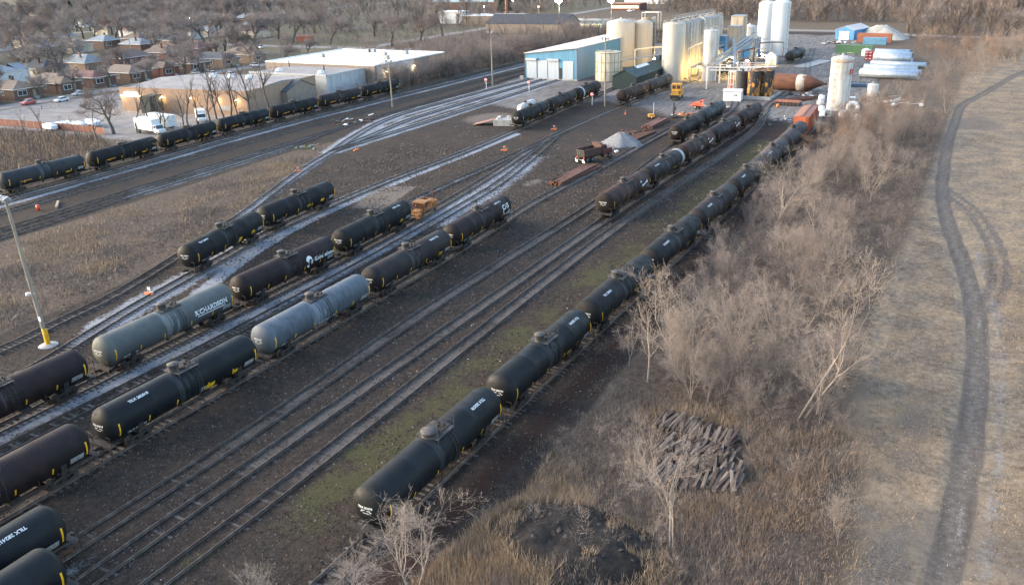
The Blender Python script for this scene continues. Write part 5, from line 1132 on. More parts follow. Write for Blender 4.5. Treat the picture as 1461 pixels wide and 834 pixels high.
ibc('white caged tote at the front foot of the lone silo', 1181, 166, MT['gal']); ibc('pale tote left of the white caged one', 1173, 166, MT['white'])
def donuts():
    for (px, py, lab, rx, z_) in ((1216, 160, 'white ring-shaped coil standing by the brush', PI / 2 - .5, 1.15), (1206, 168, 'left white coil lying by the brush below the standing ring', .5, .75), (1217, 171, 'right white coil lying half in the brush', .2, .6)):
        x, y = at(px, py); b = MB(); n = 24; R0, r0 = 1.05, .52; prof = [(R0 + r0 * math.cos(2 * PI * k / 12), r0 * math.sin(2 * PI * k / 12)) for k in range(13)]; b.lathe(prof, n=28); o = b.build('pipe_coil', MT['white']); o.location = (x, y, z_); o.rotation_euler = (rx, 0, .3); tag(o, lab, 'coil', 'white coils in the brush edge')
donuts()
def lifter():
    x, y = at(1212, 153); t = thing('lift_frame', 'white and ochre caged lift frame right of the lone silo', 'machine', (x, y, 0), .1); b = MB()
    for sx in (-1, 1):
        for sy in (-1, 1): b.bar((sx, sy * .8, 0), (sx, sy * .8, 2.3), .12)
    for z in (.3, 1.2, 2.3):
        for s in (-1, 1): b.bar((-1, s * .8, z), (1, s * .8, z), .1); b.bar((s, -.8, z), (s, .8, z), .1)
    b.build('frame', MT['white'], t); c = MB(); c.box((0, 0, .8), (1.5, 1.2, 1.1)); c.build('body', MT['ochre'], t, .05); r = MB(); r.box((0, 0, 2.42), (2.2, 1.8, .12)); r.build('canopy', MT['white'], t)
lifter()
def blue_skid():
    x, y = at(1224, 124); t = thing('steel_skid', 'low dark blue steel skid behind the lone silo', 'skid', (x, y, 0), .05); b = MB(); b.box((0, 0, .5), (6, 2, .8)); 
    for k in range(6): b.box((-2.6 + k * 1.05, -1.06, .8), (.15, .14, 1.5))
    b.box((0, -1.05, 1.5), (6, .12, .15)); b.build('frame', mat('dark_blue_steel', (.03, .07, .13), (.02, .05, .09), 1, .6), t)
blue_skid()
# silver corrugated half pipes, each a thing
SPG = 'long silver corrugated culvert pipes'; sp = ribbed('silver_culvert', (.50, .54, .58), (.36, .40, .44), 'X', .35, .38, .55, .03)
def culvert(px, py, L, r, rz, label, half=False):
    x, y = at(px, py); b = MB(); 
    if half: b.lathe([(r, -L / 2), (r, L / 2)], (0, 0, 0), 'X', 18, 0, True, 0, PI); b.lathe([(r - .06, L / 2), (r - .06, -L / 2)], (0, 0, 0), 'X', 18, 0, True, 0, PI)
    else: b.lathe([(r - .08, -L / 2), (r, -L / 2), (r, L / 2), (r - .08, L / 2), (r - .08, -L / 2)], (0, 0, r), 'X', 22)
    o = b.build('culvert_pipe', sp); o.location = (x, y, .05); o.rotation_euler.z = rz; tag(o, label, 'pipe', SPG); return o
for (px, py, L, r, lab) in ((1272, 84, 11.5, 1.6, 'rearmost silver culvert pipe of the row behind the red rack'), (1272, 87.5, 11.5, 1.6, 'second rear silver culvert pipe, just ahead of the rearmost'), (1273, 91, 12, 1.9, 'wide silver culvert pipe in the middle of the rear group'), (1281, 96, 17, .9, 'thin long silver culvert pipe reaching farthest right'), (1270, 102, 16, 1.0, 'upper silver culvert pipe of the front group'), (1271, 107, 17, .9, 'middle silver culvert pipe of the front group'), (1267, 112.5, 16.5, 1.3, 'front silver culvert pipe nearest the lone white tank')):
    culvert(px, py, L, r, math.radians(-7), lab)
def container(name, label, px, py, L, W_, H_, rz, m, group=None):
    x, y = at(px, py); t = thing(name, label, 'container', (x, y, 0), rz, group); b = MB(); b.box((0, W_ / 2, H_ / 2 + .1), (L, W_, H_))
    for k in range(int(L / .55)): b.box((-L / 2 + .3 + k * .55, -.02, H_ / 2 + .1), (.25, .06, H_ - .4))
    b.build('body', m, t); f = MB()
    for sx in (-1, 1):
        for sy in (0, 1): f.box((sx * L / 2, sy * W_, H_ / 2 + .1), (.2, .2, H_ + .1))
    for sy in (0, 1): f.box((0, sy * W_, .15), (L, .18, .2)); f.box((0, sy * W_, H_ + .1), (L, .16, .16))
    f.build('frame', m, t); d = MB(); d.box((L / 2 + .04, W_ / 2, H_ / 2 + .1), (.06, W_ - .3, H_ - .3)); d.build('door', m, t); return t
container('shipping_container', 'long green container standing before the blue barn', 1217, 77, 12.5, 2.5, 2.9, -.04, MT['green'])
container('shipping_container', 'orange-brown container behind the small blue one', 1246, 61, 13, 2.5, 3.4, -.04, mat('orange_brown_paint', (.36, .13, .07), (.25, .1, .06), .8, .7))
container('shipping_container', 'small light blue container in front of the orange-brown one', 1247, 64, 8.5, 2.5, 2.5, -.04, mat('light_blue_paint', (.14, .3, .42), (.1, .23, .33), .8, .6))
container('shipping_container', 'rust red container amid trees beyond the white roof', 434, 60, 9, 2.5, 2.6, .1, mat('rust_red_paint', (.36, .12, .08), (.28, .1, .07), .8, .7))
def red_rack():
    x, y = at(1244, 86); t = thing('crate_stack', 'stack of red crates at the left end of the silver pipes', 'crates', (x, y, 0), -.05); 
    rm = mat('red_crate', (.36, .05, .05), (.25, .04, .04), 2, .6)
    for j in range(3):
        for k in range(4): b = MB(); b.box((-1.8 + k * 1.2, 0, .55 + j * 1.05), (1.1, 1.6, .95)); b.box((-1.8 + k * 1.2, -.82, .55 + j * 1.05), (.7, .06, .2), mi=1); b.build('crate', [rm, MT['white']], t)
red_rack()
kegs('white plastic tank left of the red crates', 1235, 80, 1.5, 2.2, MT['white'], 'water_tank', dome=True)
t = gable_hut('blue_barn', 'blue gabled barn with a pale roof and white door far right', 'barn', *at(1211, 57), 8.2, 16, 4.0, 1.6, MT['blue'], roofw, -.25, (-.2, 4.2, 3.4, MT['white']))
t.location.y += 8
scrap('white tarped scrap before the blue barn', 1188, 62, 22, 2.4, [MT['white'], MT['gal'], MT['rust']], seed=21, size=(.6, 2), name='tarped_scrap')
def slab(label, px, py, wx, wy, rz, m, name='concrete_slab', h=.14):
    x, y = at(px, py); b = MB(); b.box((0, 0, h / 2 - .02), (wx, wy, h)); o = b.build(name, m, None, .03); o.location = (x, y, 0); o.rotation_euler.z = rz; tag(o, label, 'slab')
slab('pale concrete slab lying on the plant yard', 1160, 91, 5, 22, -.2, MT['concrete'])
# tie pile in the weeds: three loose stacks of old sleepers
tb = NB('old_tie_wood'); co = tb.coord('Object', (3, .5, 3), True); f_ = tb.noise(co, 1.1, 7, .65, .4, .7); oi = tb.n('ObjectInfo'); k_ = tb.ramp(oi.outputs['Random'], .35, 1.0); tim = tb.done(tb.mix(k_, tb.mix(f_, (.04, .026, .019), (.095, .066, .05)), tb.mix(f_, (.12, .088, .066), (.25, .20, .16))), .95)
def tie_pile():
    rr = random.Random(5)
    def tie(p, rz, rx, nm):
        b = MB(); b.box((0, 0, 0), (.24, 2.6 * rr.uniform(.92, 1.02), .19)); o = b.build('railroad_tie', tim, None, .015); o.location = p; o.rotation_euler = (rx, rr.uniform(-.1, .1), rz); tag(o, nm, 'railroad tie', 'old railroad ties piled in the weeds')
    L1, L2, L3 = 'old railroad tie in the rear row of the weedy pile', 'old railroad tie in the middle of the weedy pile', 'old railroad tie in the front of the weedy pile'
    for k in range(26):                                                           # rear row, tops seen end on
        x, y = at(942 + k * 4.1, 606 + k * 1.25); a = -.03 + rr.uniform(-.2, .2); z0 = float(gz(x, y))
        for j in range(3): tie((x + rr.uniform(-.1, .1), y + rr.uniform(-.2, .2), z0 + .12 + j * .24 - (.5 if rr.random() < .12 and j == 2 else 0)), a + rr.uniform(-.1, .1), rr.uniform(.0, .12), L1)
    for k in range(42):
        x, y = at(945 + (k % 21) * 4.7, 639 + (k % 21) * 1.2 + (k // 21) * 9); z0 = float(gz(x, y)); a = -.05 + rr.choice([-.35, -.1, 0, .1, .3]) + rr.uniform(-.06, .06)
        for j in range(2): tie((x + rr.uniform(-.2, .2), y + rr.uniform(-.2, .2), z0 + .2 + j * .3 + rr.uniform(0, .15)), a + rr.uniform(-.2, .2), rr.uniform(-.1, .22), L2)
    for k in range(48):
        x, y = at(932 + (k % 24) * 5.2, 672 + (k % 24) * .7 + (k // 24) * 12); z0 = float(gz(x, y)); a = rr.choice([-.25, 0, .05, .22]) + rr.uniform(-.06, .06)
        for j in range(2): tie((x + rr.uniform(-.2, .2), y + rr.uniform(-.2, .2), z0 + .15 + j * .27 + rr.uniform(0, .1)), a + rr.uniform(-.12, .12), rr.uniform(-.05, .25), L3)
tie_pile()
# light masts, signals, markers
def mast(label, px, py, h, heads=4, lean=0, foot=True, m=None, arm=False, camera_box=False, top_only=False):
    x, y = at(px, py); t = thing('light_mast', label, 'light mast', (x, y, 0)); b = MB(); b.tube((0, 0, 0), (lean, 0, h), .24, .14, 10); b.build('pole', m or MT['wood_pole'], t)
    if foot: f = MB(); f.lathe([(.26, .05), (.26, 1.9), (.24, 1.95)], n=12); f.build('yellow_guard', MT['yellow'], t); g = MB(); g.lathe([(1.0, 0), (.8, .1), (.3, .16), (.001, .16)], n=14); g.build('base_mound', MT['concrete'], t)
    c = MB(); c.bar((lean - .9, 0, h - .15), (lean + .9, 0, h - .15), .12); c.build('crossarm', MT['gal'], t)
    for k in range(heads):
        q = MB(); xx = lean - .8 + 1.6 * k / max(1, heads - 1); a = -.5 if k % 2 else .4
        q.box((xx, -.25, h + .12), (.45, .5, .5), a, rx=.5); hd = q.build('floodlight', MT['gal'], t, .04); l = MB(); l.box((xx + (-.14 if a < 0 else .1), -.5, h + .0), (.36, .06, .36), a, rx=.5); l.build('lens', MT['lamp_off'], hd)
    if camera_box:
        s = MB(); s.bar((0, 0, 5.9), (-1.0, -.2, 5.9), .06); s.lathe([(.001, 5.95), (.22, 5.9), (.24, 5.6), (.001, 5.5)], (-1.0, -.2, 0), n=12); s.build('bracket_lamp', MT['white'], t); s = MB(); s.box((.02, -.24, 3.1), (.36, .06, .5)); s.build('notice', MT['white'], t)
    return t
mast('tall wooden light mast with a yellow foot in the left foreground', 69, 492, 15.9, 4, -1.0, True, camera_box=True)
mast('wooden utility mast beside the line of tank cars before the warehouse', 560, 153, 12.0, 2, 0, False)
mast('light mast on the main tracks left of the blue shed', 703, 123, 16, 2, 0, False)
mast('light mast standing before the panelled tank', 863, 152, 17, 3, 0, False)
mast('thin light mast behind the twin silos on the grey yard', 1123, 62, 12, 1, 0, False)
def signal(label, px, py, h=2.6, c='red'):
    x, y = at(px, py); t = thing('marker_sign', label, 'sign', (x, y, 0), 0, 'round red markers on white posts'); b = MB(); b.tube((0, 0, 0), (0, 0, h), .09, None, 8); b.build('post', MT['white'], t); d = MB(); d.lathe([(.001, -.03), (.55, -.03), (.55, .03), (.001, .03)], (0, -.1, h + .1), 'Y', 18); dd = d.build('disc', mat('faded_red_disc', (.62, .22, .2), (.5, .16, .15), 2, .6), t); w_ = MB(); w_.box((0, -.16, h + .1), (.7, .03, .14)); w_.build('white_bar', MT['white'], dd)
signal('red round marker left of the light mast on the main tracks', 694, 127); signal('red round marker in front of the blue shed doors', 755, 131); signal('red round marker beside the three tank cars by the ramp', 845, 150)
for (px, py, lab) in ((213, 422, 'small orange and white derail marker beside the shed lead'), (425, 247, 'small orange derail marker on the shed lead curve'), (508, 217, 'small orange switch target where the shed tracks meet'), (790, 187, 'small orange switch target on the second row track'), (719, 217, 'small orange marker below the loading ramp'), (892, 165, 'small pinkish switch stand near the rusty tank cars')):
    x, y = at(px, py - 2); t = thing('switch_stand', lab, 'switch stand', (x, y, 0), random.uniform(0, 2), 'small switch stands'); b = MB(); b.box((0, 0, .12), (1.3, .35, .2)); b.bar((0, 0, .2), (0, 0, .75), .08); b.build('base', MT['orange'], t); d = MB(); d.box((.1, 0, .8), (.5, .06, .35)); d.bar((0, 0, .3), (.7, .1, .45), .06); d.build('target', MT['white'] if px < 300 else mat('faded_orange', (.6, .3, .2), (.5, .22, .15), 3, .7), t)
tag(MB().lathe([(.001, .95), (.28, .93), (.3, .5), (.3, .05), (.001, 0)], at(55, 300) + (0,), n=12).build('barrel', MT['red']), 'small red barrel between the left main tracks', 'barrel')
tag(MB().box((*at(82, 293), .2), (.35, 4.2, .35), .9).build('timber_beam', mat('pale_timber', (.36, .26, .18), (.28, .2, .14), 1, .9)), 'pale timber beam lying beside the red barrel', 'timber')
# ---------------------------------------------------------------- left: works, warehouse, houses, street
brick_o = mat('tan_brick', (.30, .20, .135), (.24, .165, .115), 1.2, .9)
roof_grey = mat('grey_membrane_roof', (.25, .23, .22), (.18, .165, .155), .3, .9)
roof_white = mat('white_membrane_roof', (.60, .59, .575), (.48, .46, .435), .15, .7, lo=.45, hi=.75)
wall_grey = mat('pale_precast_wall', (.40, .41, .41), (.32, .32, .32), .4, .8)
wall_tan = mat('tan_block_wall', (.24, .19, .15), (.19, .15, .12), .6, .9)
def works():
    ang = math.atan2(5.5, 43); t = thing('brick_works', 'long tan brick works with lit wall lamps and grey roof', 'building', (-213, 156, 0), ang); L, D, H_ = 43.3, 32, 6.0
    b = MB(); b.box((L / 2, D / 2, H_ / 2), (L, D, H_)); b.build('wall', brick_o, t)
    r = MB(); r.add([(.3, .3, H_ + .02), (L - .3, .3, H_ + .02), (L - .3, D - .3, H_ + .02), (.3, D - .3, H_ + .02), (.3, D / 2, H_ + 1.1), (L - .3, D / 2, H_ + 1.1)], [(0, 1, 5, 4), (2, 3, 4, 5), (0, 4, 3), (1, 2, 5)]); r.build('roof', roof_grey, t)
    p = MB(); p.box((L / 2, .14, H_ + .25), (L + .1, .3, .5)); p.box((.14, D / 2, H_ + .25), (.3, D, .5)); p.box((L - .14, D / 2, H_ + .25), (.3, D, .5)); p.build('parapet', brick_o, t)
    for k in range(3): s = MB(); s.lathe([(1.1, H_ + .9), (.9, H_ + 1.5), (.4, H_ + 1.8), (.001, H_ + 1.85)], (16 + 6.5 * k, 20, 0), n=14); s.build('skylight', MT['white'], t)
    s = MB(); s.box((4.2, -.13, 4.6), (4.8, .2, 1.15)); s.build('lit_sign', emis('lit_sign_panel', (1, .97, 1), 2.2), t)
    d = MB(); d.box((8.6, -.06, 1.4), (1.2, .1, 2.4)); d.build('door', MT['gal'], t); 
    n = MB(); n.box((36, -.08, 1.9), (4.4, .1, 1.3)); n.build('wall_notice', placard, t)
    for k, x in enumerate((1.2, 7.6, 15.5, 25.5, 34.5, 40.5)):
        l = lamp('wall_lamp', ordn[k] + ' wall lamp from the left on the tan brick works', *[(-213 + math.cos(ang) * x + math.sin(ang) * .7), (156 + math.sin(ang) * x - math.cos(ang) * .7)], 4.4, 30, (1, .7, .4), 'wall lamps on the tan brick works', .17)
works()
def dock():
    t = thing('dock_trailer', 'dark green tarped box trailer backed against the tan brick works', 'trailer', (-199.5, 155.3, 0), .13); g = mat('dark_tarp', (.05, .055, .045), (.03, .033, .028), 1.5, .9)
    b = MB(); b.box((0, 0, 3.0), (3.6, 4.6, 3.9)); b.build('box', g, t, .1); c = MB(); c.box((0, 0, .9), (3.5, 4.8, .25)); c.box((0, -2.3, .7), (3.2, .3, .5)); c.build('chassis', MT['black'], t); wheel_set(t, [(-1.5, -.8), (1.5, -.8), (-1.5, .4), (1.5, .4)], .5, .3)
dock()
def low_block():
    t = gable_hut('hip_block', 'small dark-roofed block between the brick works and pale warehouse', 'building', -180, 182, 19, 13, 4.2, 2.4, wall_tan, mat('dark_shingle', (.075, .075, .085), (.05, .05, .056), 1.5, .9), .1, None, 'x')
low_block()
def warehouse():
    t = thing('warehouse', 'large flat warehouse with a bright white roof', 'building', (-192, 235, 0)); b = MB(); b.box((0, 0, 3.3), (46, 40, 6.6)); b.build('wall', wall_tan, t); r = MB(); r.box((0, 0, 6.65), (45.4, 39.4, .1)); r.build('roof', roof_white, t)
    p = MB()
    for s in (-1, 1): p.box((0, s * 19.85, 6.8), (46.2, .35, .35)); p.box((s * 22.95, 0, 6.8), (.35, 40, .35))
    p.build('parapet', MT['white'], t)
    for (x, y) in ((-6, 14), (-4, 14.5), (8, 5), (12, 12), (15, -3), (-12, -4)): u = MB(); u.box((x, y, 7.3), (1.6, 1.4, 1.2)); u.build('roof_unit', MT['gal'], t)
    w_ = MB(); w_.box((23.06, -9, 3.3), (.1, 20, 6.2)); 
    w_.build('precast_panel', wall_grey, t)
warehouse()
for k, (px, py) in enumerate(((538, 101), (572, 93))):
    x, y = at(px, py, 4.5); lamp('wall_lamp', ('near', 'far')[k] + ' wall lamp on the side of the white-roofed warehouse', -168.4, y, 4.5, 60, (1, .7, .35), 'wall lamps on the white-roofed warehouse', .25, rz=PI / 2)
def annex():
    t = thing('warehouse_annex', 'grey-roofed annex with pale precast walls in front of the white roof', 'building', (-188, 205.4, 0)); b = MB(); b.box((0, 0, 2.9), (31, 18.4, 5.8)); b.build('wall', wall_grey, t); r = MB(); r.box((0, 0, 5.85), (30.4, 17.8, .1)); r.build('roof', roof_grey, t); p = MB(); p.box((0, -9.2, 5.95), (31.2, .4, .5)); p.box((15.4, 0, 5.95), (.4, 18.4, .5)); p.build('parapet', wall_grey, t)
    for (x, y) in ((-9, -3), (9, -4)): s = MB(); s.lathe([(1.2, 5.9), (1.0, 6.4), (.5, 6.7), (.001, 6.75)], (x, y, 0), n=14); s.build('skylight', MT['white'], t)
    v = MB(); v.tube((6, 1, 5.9), (6, 1, 7.6), .2, None, 8); v.tube((-13, 6, 5.9), (-13, 6, 7.8), .18, None, 8); v.build('vent_pipe', MT['black'], t)
    for k in range(4): q = MB(); q.box((15.56, -7 + k * 4.4, 3), (.08, .14, 5.8)); q.build('pilaster', wall_grey, t)
annex()
# white trucks and wrapped loads in the yard
def box_truck(label, px, py, rz, L=7.5, cab=True, name='box_truck', group=None, emblem=False, H_=2.6):
    x, y = at(px, py); t = thing(name, label, 'truck' if cab else 'trailer', (x, y, 0), rz, group); b = MB(); b.box((0, 0, 1.0 + H_ / 2), (2.5, L, H_)); b.box((0, 0, 1.0 + H_ + .03), (2.54, L + .04, .06)); bo = b.build('box', MT['white'], t, .05)
    if emblem: m = MB(); m.add([(1.27, -2.6, 2.3), (1.27, -2.2, 2.3), (1.27, -1.9, 2.9), (1.27, -1.6, 2.3), (1.27, -1.2, 2.3), (1.27, -1.7, 3.3), (1.27, -2.1, 3.3)], [(0, 1, 2, 6), (2, 3, 4, 5), (2, 5, 6)]); m.build('emblem', MT['black'], t)
    c = MB(); c.box((0, 0, .8), (1.1, L + .2, .25)); c.build('chassis', MT['steel_dark'], t)
    if cab:
        c = MB(); y0 = -L / 2 - .1; loft(c, [[(-1.1, y0, .7), (1.1, y0, .7), (1.1, y0, 2.5), (-1.1, y0, 2.5)], [(-1.1, y0 - 1.0, .7), (1.1, y0 - 1.0, .7), (1.05, y0 - .8, 2.4), (-1.05, y0 - .8, 2.4)], [(-1.05, y0 - 1.15, .7), (1.05, y0 - 1.15, .7), (1.02, y0 - 1.2, 1.5), (-1.02, y0 - 1.2, 1.5)], [(-1, y0 - 2.0, .7), (1, y0 - 2.0, .7), (.95, y0 - 2.0, 1.35), (-.95, y0 - 2.0, 1.35)]]); cb = c.build('cab', MT['white'], t, .05)
        g = MB(); g.add([(-.9, y0 - 1.22, 1.55), (.9, y0 - 1.22, 1.55), (.9, y0 - .88, 2.3), (-.9, y0 - .88, 2.3)], [(0, 1, 2, 3)]); g.box((1.09, y0 - .55, 1.95), (.04, .6, .6)); g.box((-1.09, y0 - .55, 1.95), (.04, .6, .6)); g.build('window', MT['glass'], cb)
        wheel_set(t, [(-1, y0 - 1.4), (1, y0 - 1.4), (-1, L / 2 - 1.4), (1, L / 2 - 1.4)], .45, .28)
    else: wheel_set(t, [(-1, L / 2 - 1.2), (1, L / 2 - 1.2), (-1, L / 2 - 2.3), (1, L / 2 - 2.3)], .48, .28)
    return t
box_truck('white box truck with a black emblem beside the line of tank cars', 213, 190, 1.45, 7.5, True, emblem=True)
box_truck('long white trailer parked behind the white box truck', 232, 184, 1.45, 9, False, 'box_trailer', emblem=True)
box_truck('small white delivery truck in front of the bare tree row', 288, 173, .9, 4.6, True, H_=2.0)
def wrapped(label, px, py, L, seed, rz):
    rr = random.Random(seed); x, y = at(px, py); t = thing('wrapped_boat', label, 'boat', (x, y, 0), rz, 'shrink-wrapped boats in the yard'); b = MB(); secs = []
    for k in range(9):
        q = k / 8; w_ = 1.35 * (1 - (abs(q - .45) / .62) ** 2.5) + .05; h = 1.35 + .6 * math.sin(PI * min(1, q + .1)) + rr.uniform(-.12, .12); secs.append([(-w_, L * (q - .5), .8), (w_ * .0, L * (q - .5), .55), (w_, L * (q - .5), .8), (w_ * .95, L * (q - .5), 1.5), (w_ * .25, L * (q - .5), h), (-w_ * .25, L * (q - .5), h), (-w_ * .95, L * (q - .5), 1.5)])
    loft(b, secs); b.build('wrapped_hull', mat('white_shrink_wrap', (.62, .65, .68), (.45, .48, .5), 2, .5, bump=.3), t); c = MB(); c.bar((-.7, -L * .3, .4), (-.7, L * .3, .4), .12); c.bar((.7, -L * .3, .4), (.7, L * .3, .4), .12); c.bar((0, L * .3, .45), (0, L * .62, .45), .1); c.build('trailer_frame', MT['gal'], t); wheel_set(t, [(-1, -.5), (1, -.5)], .33, .2)
for (px, py, L, rz, lab) in ((72, 186, 7, 1.3, 'leftmost shrink-wrapped white boat behind the red fence'), (93, 183, 7, 1.9, 'second shrink-wrapped white boat from the left'), (112, 184, 6, 1.5, 'third shrink-wrapped white boat from the left'), (133, 180, 8, 1.25, 'largest shrink-wrapped white boat near the bare tree')): wrapped(lab, px, py, L, int(px), rz)
def fence(name, label, pts, h, m, post=2.5, solid=True, pm=None, gap=0):
    t = thing(name, label, 'fence', (0, 0, 0)); p = MB(); q = MB()
    for a, b in zip(pts[:-1], pts[1:]):
        a, b = Vector((*a, 0)), Vector((*b, 0)); L = (b - a).length; n = max(1, int(L / post))
        if solid: p.bar(a + Vector((0, 0, h / 2 + .05)), b + Vector((0, 0, h / 2 + .05)), .06, h - .1)
        else:
            for z in (.3, h * .55, h): p.bar(a + Vector((0, 0, z)), b + Vector((0, 0, z)), .05)
        for k in range(n + 1): c = a + (b - a) * k / n; q.bar(c, c + Vector((0, 0, h + .1)), .1)
    p.build('panel' if solid else 'rail', m, t); q.build('posts', pm or MT['gal'], t)
fence('panel_fence', 'rust-red panel fence across the left weed lot', [at(-20, 178), at(60, 184), at(130, 190), at(150, 193)], 1.8, mat('rust_red_fence', (.20, .075, .05), (.13, .06, .045), .7, .9))
fence('street_fence', 'thin post and rail fence between the street and the lot', [at(0, 163), at(60, 156), at(120, 147)], 1.2, MT['wood_pole'], 2.5, False)
# cars
def make_sedan(suv=False):
    t = thing('parked_car', None, 'car'); b = MB(); w_ = .88; rise = 1.62 if suv else 1.42; deck = 1.02 if suv else .9
    def sec(y, z0, z1, k=1.0): return [(-w_ * k, y, z0), (w_ * k, y, z0), (w_ * k * 1.01, y, (z0 + z1) / 2), (w_ * k * .93, y, z1), (-w_ * k * .93, y, z1), (-w_ * k * 1.01, y, (z0 + z1) / 2)]
    loft(b, [sec(-2.2, .35, .72, .88), sec(-2.05, .25, .8, .97), sec(-1.2, .25, deck, 1), sec(1.4, .25, deck + .02, 1), sec(2.1, .28, deck - .02, .97), sec(2.22, .38, deck - .15, .9)], 0, False); body = b.build('body', MT['white'], t, .04)
    c = MB(); yb = 2.0 if suv else 1.55
    loft(c, [[(-.8, -1.15, deck - .02), (.8, -1.15, deck - .02), (.8, yb, deck - .02), (-.8, yb, deck - .02)], [(-.66, -.45, rise - .05), (.66, -.45, rise - .05), (.66, yb - .45, rise - .05), (-.66, yb - .45, rise - .05)]]); c.build('glasshouse', MT['glass'], t)
    r = MB(); r.box((0, (yb - .9) / 2, rise), (1.34, yb - .05, .07)); r.build('roof', MT['white'], t, .03)
    for s in (-1, 1):
        h = MB(); h.box((s * .62, -2.17, .66), (.36, .08, .14)); h.build('headlight', MT['lamp_off'], t); l = MB(); l.box((s * .66, 2.2, .74), (.3, .06, .14)); l.build('tail_light', MT['red'], t)
        for y in (-1.35, 1.35):
            w2 = MB(); cc = (s * .8, y, .33); w2.lathe([(.18, -.1), (.31, -.11), (.335, -.06), (.335, .06), (.31, .11), (.18, .1)], cc, 'X', 16); wo = w2.build('wheel', MT['tyre'], t); hb = MB(); hb.lathe([(.001, -.08), (.19, -.09), (.19, .09), (.001, .08)], cc, 'X', 12); hb.build('rim', MT['gal'], wo)
    return t
CARP = {False: make_sedan(False), True: make_sedan(True)}; cused = set()
def parked(label, px, py, rz, col, suv=False, group='parked cars', xy=None):
    o = CARP[suv] if suv not in cused else copy_tree(CARP[suv]); cused.add(suv); x, y = xy or at(px, py); o.location = (x, y, 0); o.rotation_euler.z = rz; o['label'] = label; o['group'] = group
    m = mat('car_paint', col, tuple(c * .8 for c in col), 1, .3)
    for c in o.children:
        if c.name.split('.')[0] in ('body', 'roof'): c.material_slots[0].link = 'OBJECT'; c.material_slots[0].material = m
parked('red hatchback with a pale roof on the street left', 41, 149, .15, (.42, .04, .03), True)
parked('white sedan following the red hatchback on the street', 88, 145, .1, (.6, .6, .62))
parked('silver sedan ahead of the white one on the street', 113, 136, .1, (.4, .42, .44))
parked('white sedan behind the works roof, first of three in a row', 279, 106, 1.3, (.62, .62, .6), group='cars behind the works'); parked('white sedan behind the works roof, second of three', 304, 107, 1.3, (.6, .61, .62), group='cars behind the works'); parked('pale sedan behind the works roof, third of three', 330, 108, 1.2, (.55, .56, .58), group='cars behind the works')
parked('white sedan on the cross street by the last bungalow', 364, 95, 1.4, (.62, .62, .62)); parked('silver car at the far bungalow corner', 372, 69, 1.2, (.5, .52, .55))
parked('dark blue car on the far grey lot near the diner', 914, 14.5, .3, (.05, .06, .09)); parked('grey car on the far grey lot beside the low red building', 899, 17, 1.3, (.35, .37, .4))
parked('dark car in a driveway behind the pale-roofed house', 107, 57, 1.0, (.03, .03, .035), True)
# houses
HB = {'brown': mat('brown_brick', (.12, .075, .058), (.085, .055, .045), 2, .9), 'red': mat('red_brick', (.15, .068, .052), (.11, .052, .043), 2, .9), 'tan': mat('tan_house_brick', (.25, .175, .125), (.19, .135, .1), 2, .9), 'white': mat('white_siding', (.6, .6, .58), (.48, .48, .47), 1, .7), 'cream': mat('cream_siding', (.5, .43, .32), (.42, .36, .27), 1, .7)}
HR = {'brown': mat('brown_shingle', (.145, .108, .085), (.105, .08, .065), .9, .95), 'tan': mat('tan_shingle', (.19, .145, .11), (.145, .11, .085), .9, .95), 'dark': mat('slate_shingle', (.075, .085, .095), (.05, .058, .065), 1, .9), 'green': mat('green_grey_shingle', (.075, .10, .10), (.05, .07, .07), 1, .9), 'grey': mat('pale_grey_shingle', (.21, .24, .265), (.15, .175, .195), .8, .9), 'red': mat('maroon_shingle', (.17, .085, .075), (.12, .065, .058), .9, .95)}
eave_m = mat('white_gutter', (.62, .62, .6), (.5, .5, .48), 2, .6); shrub_m = mat('evergreen_shrub', (.018, .03, .016), (.035, .05, .024), 5, .9, bump=1.0)
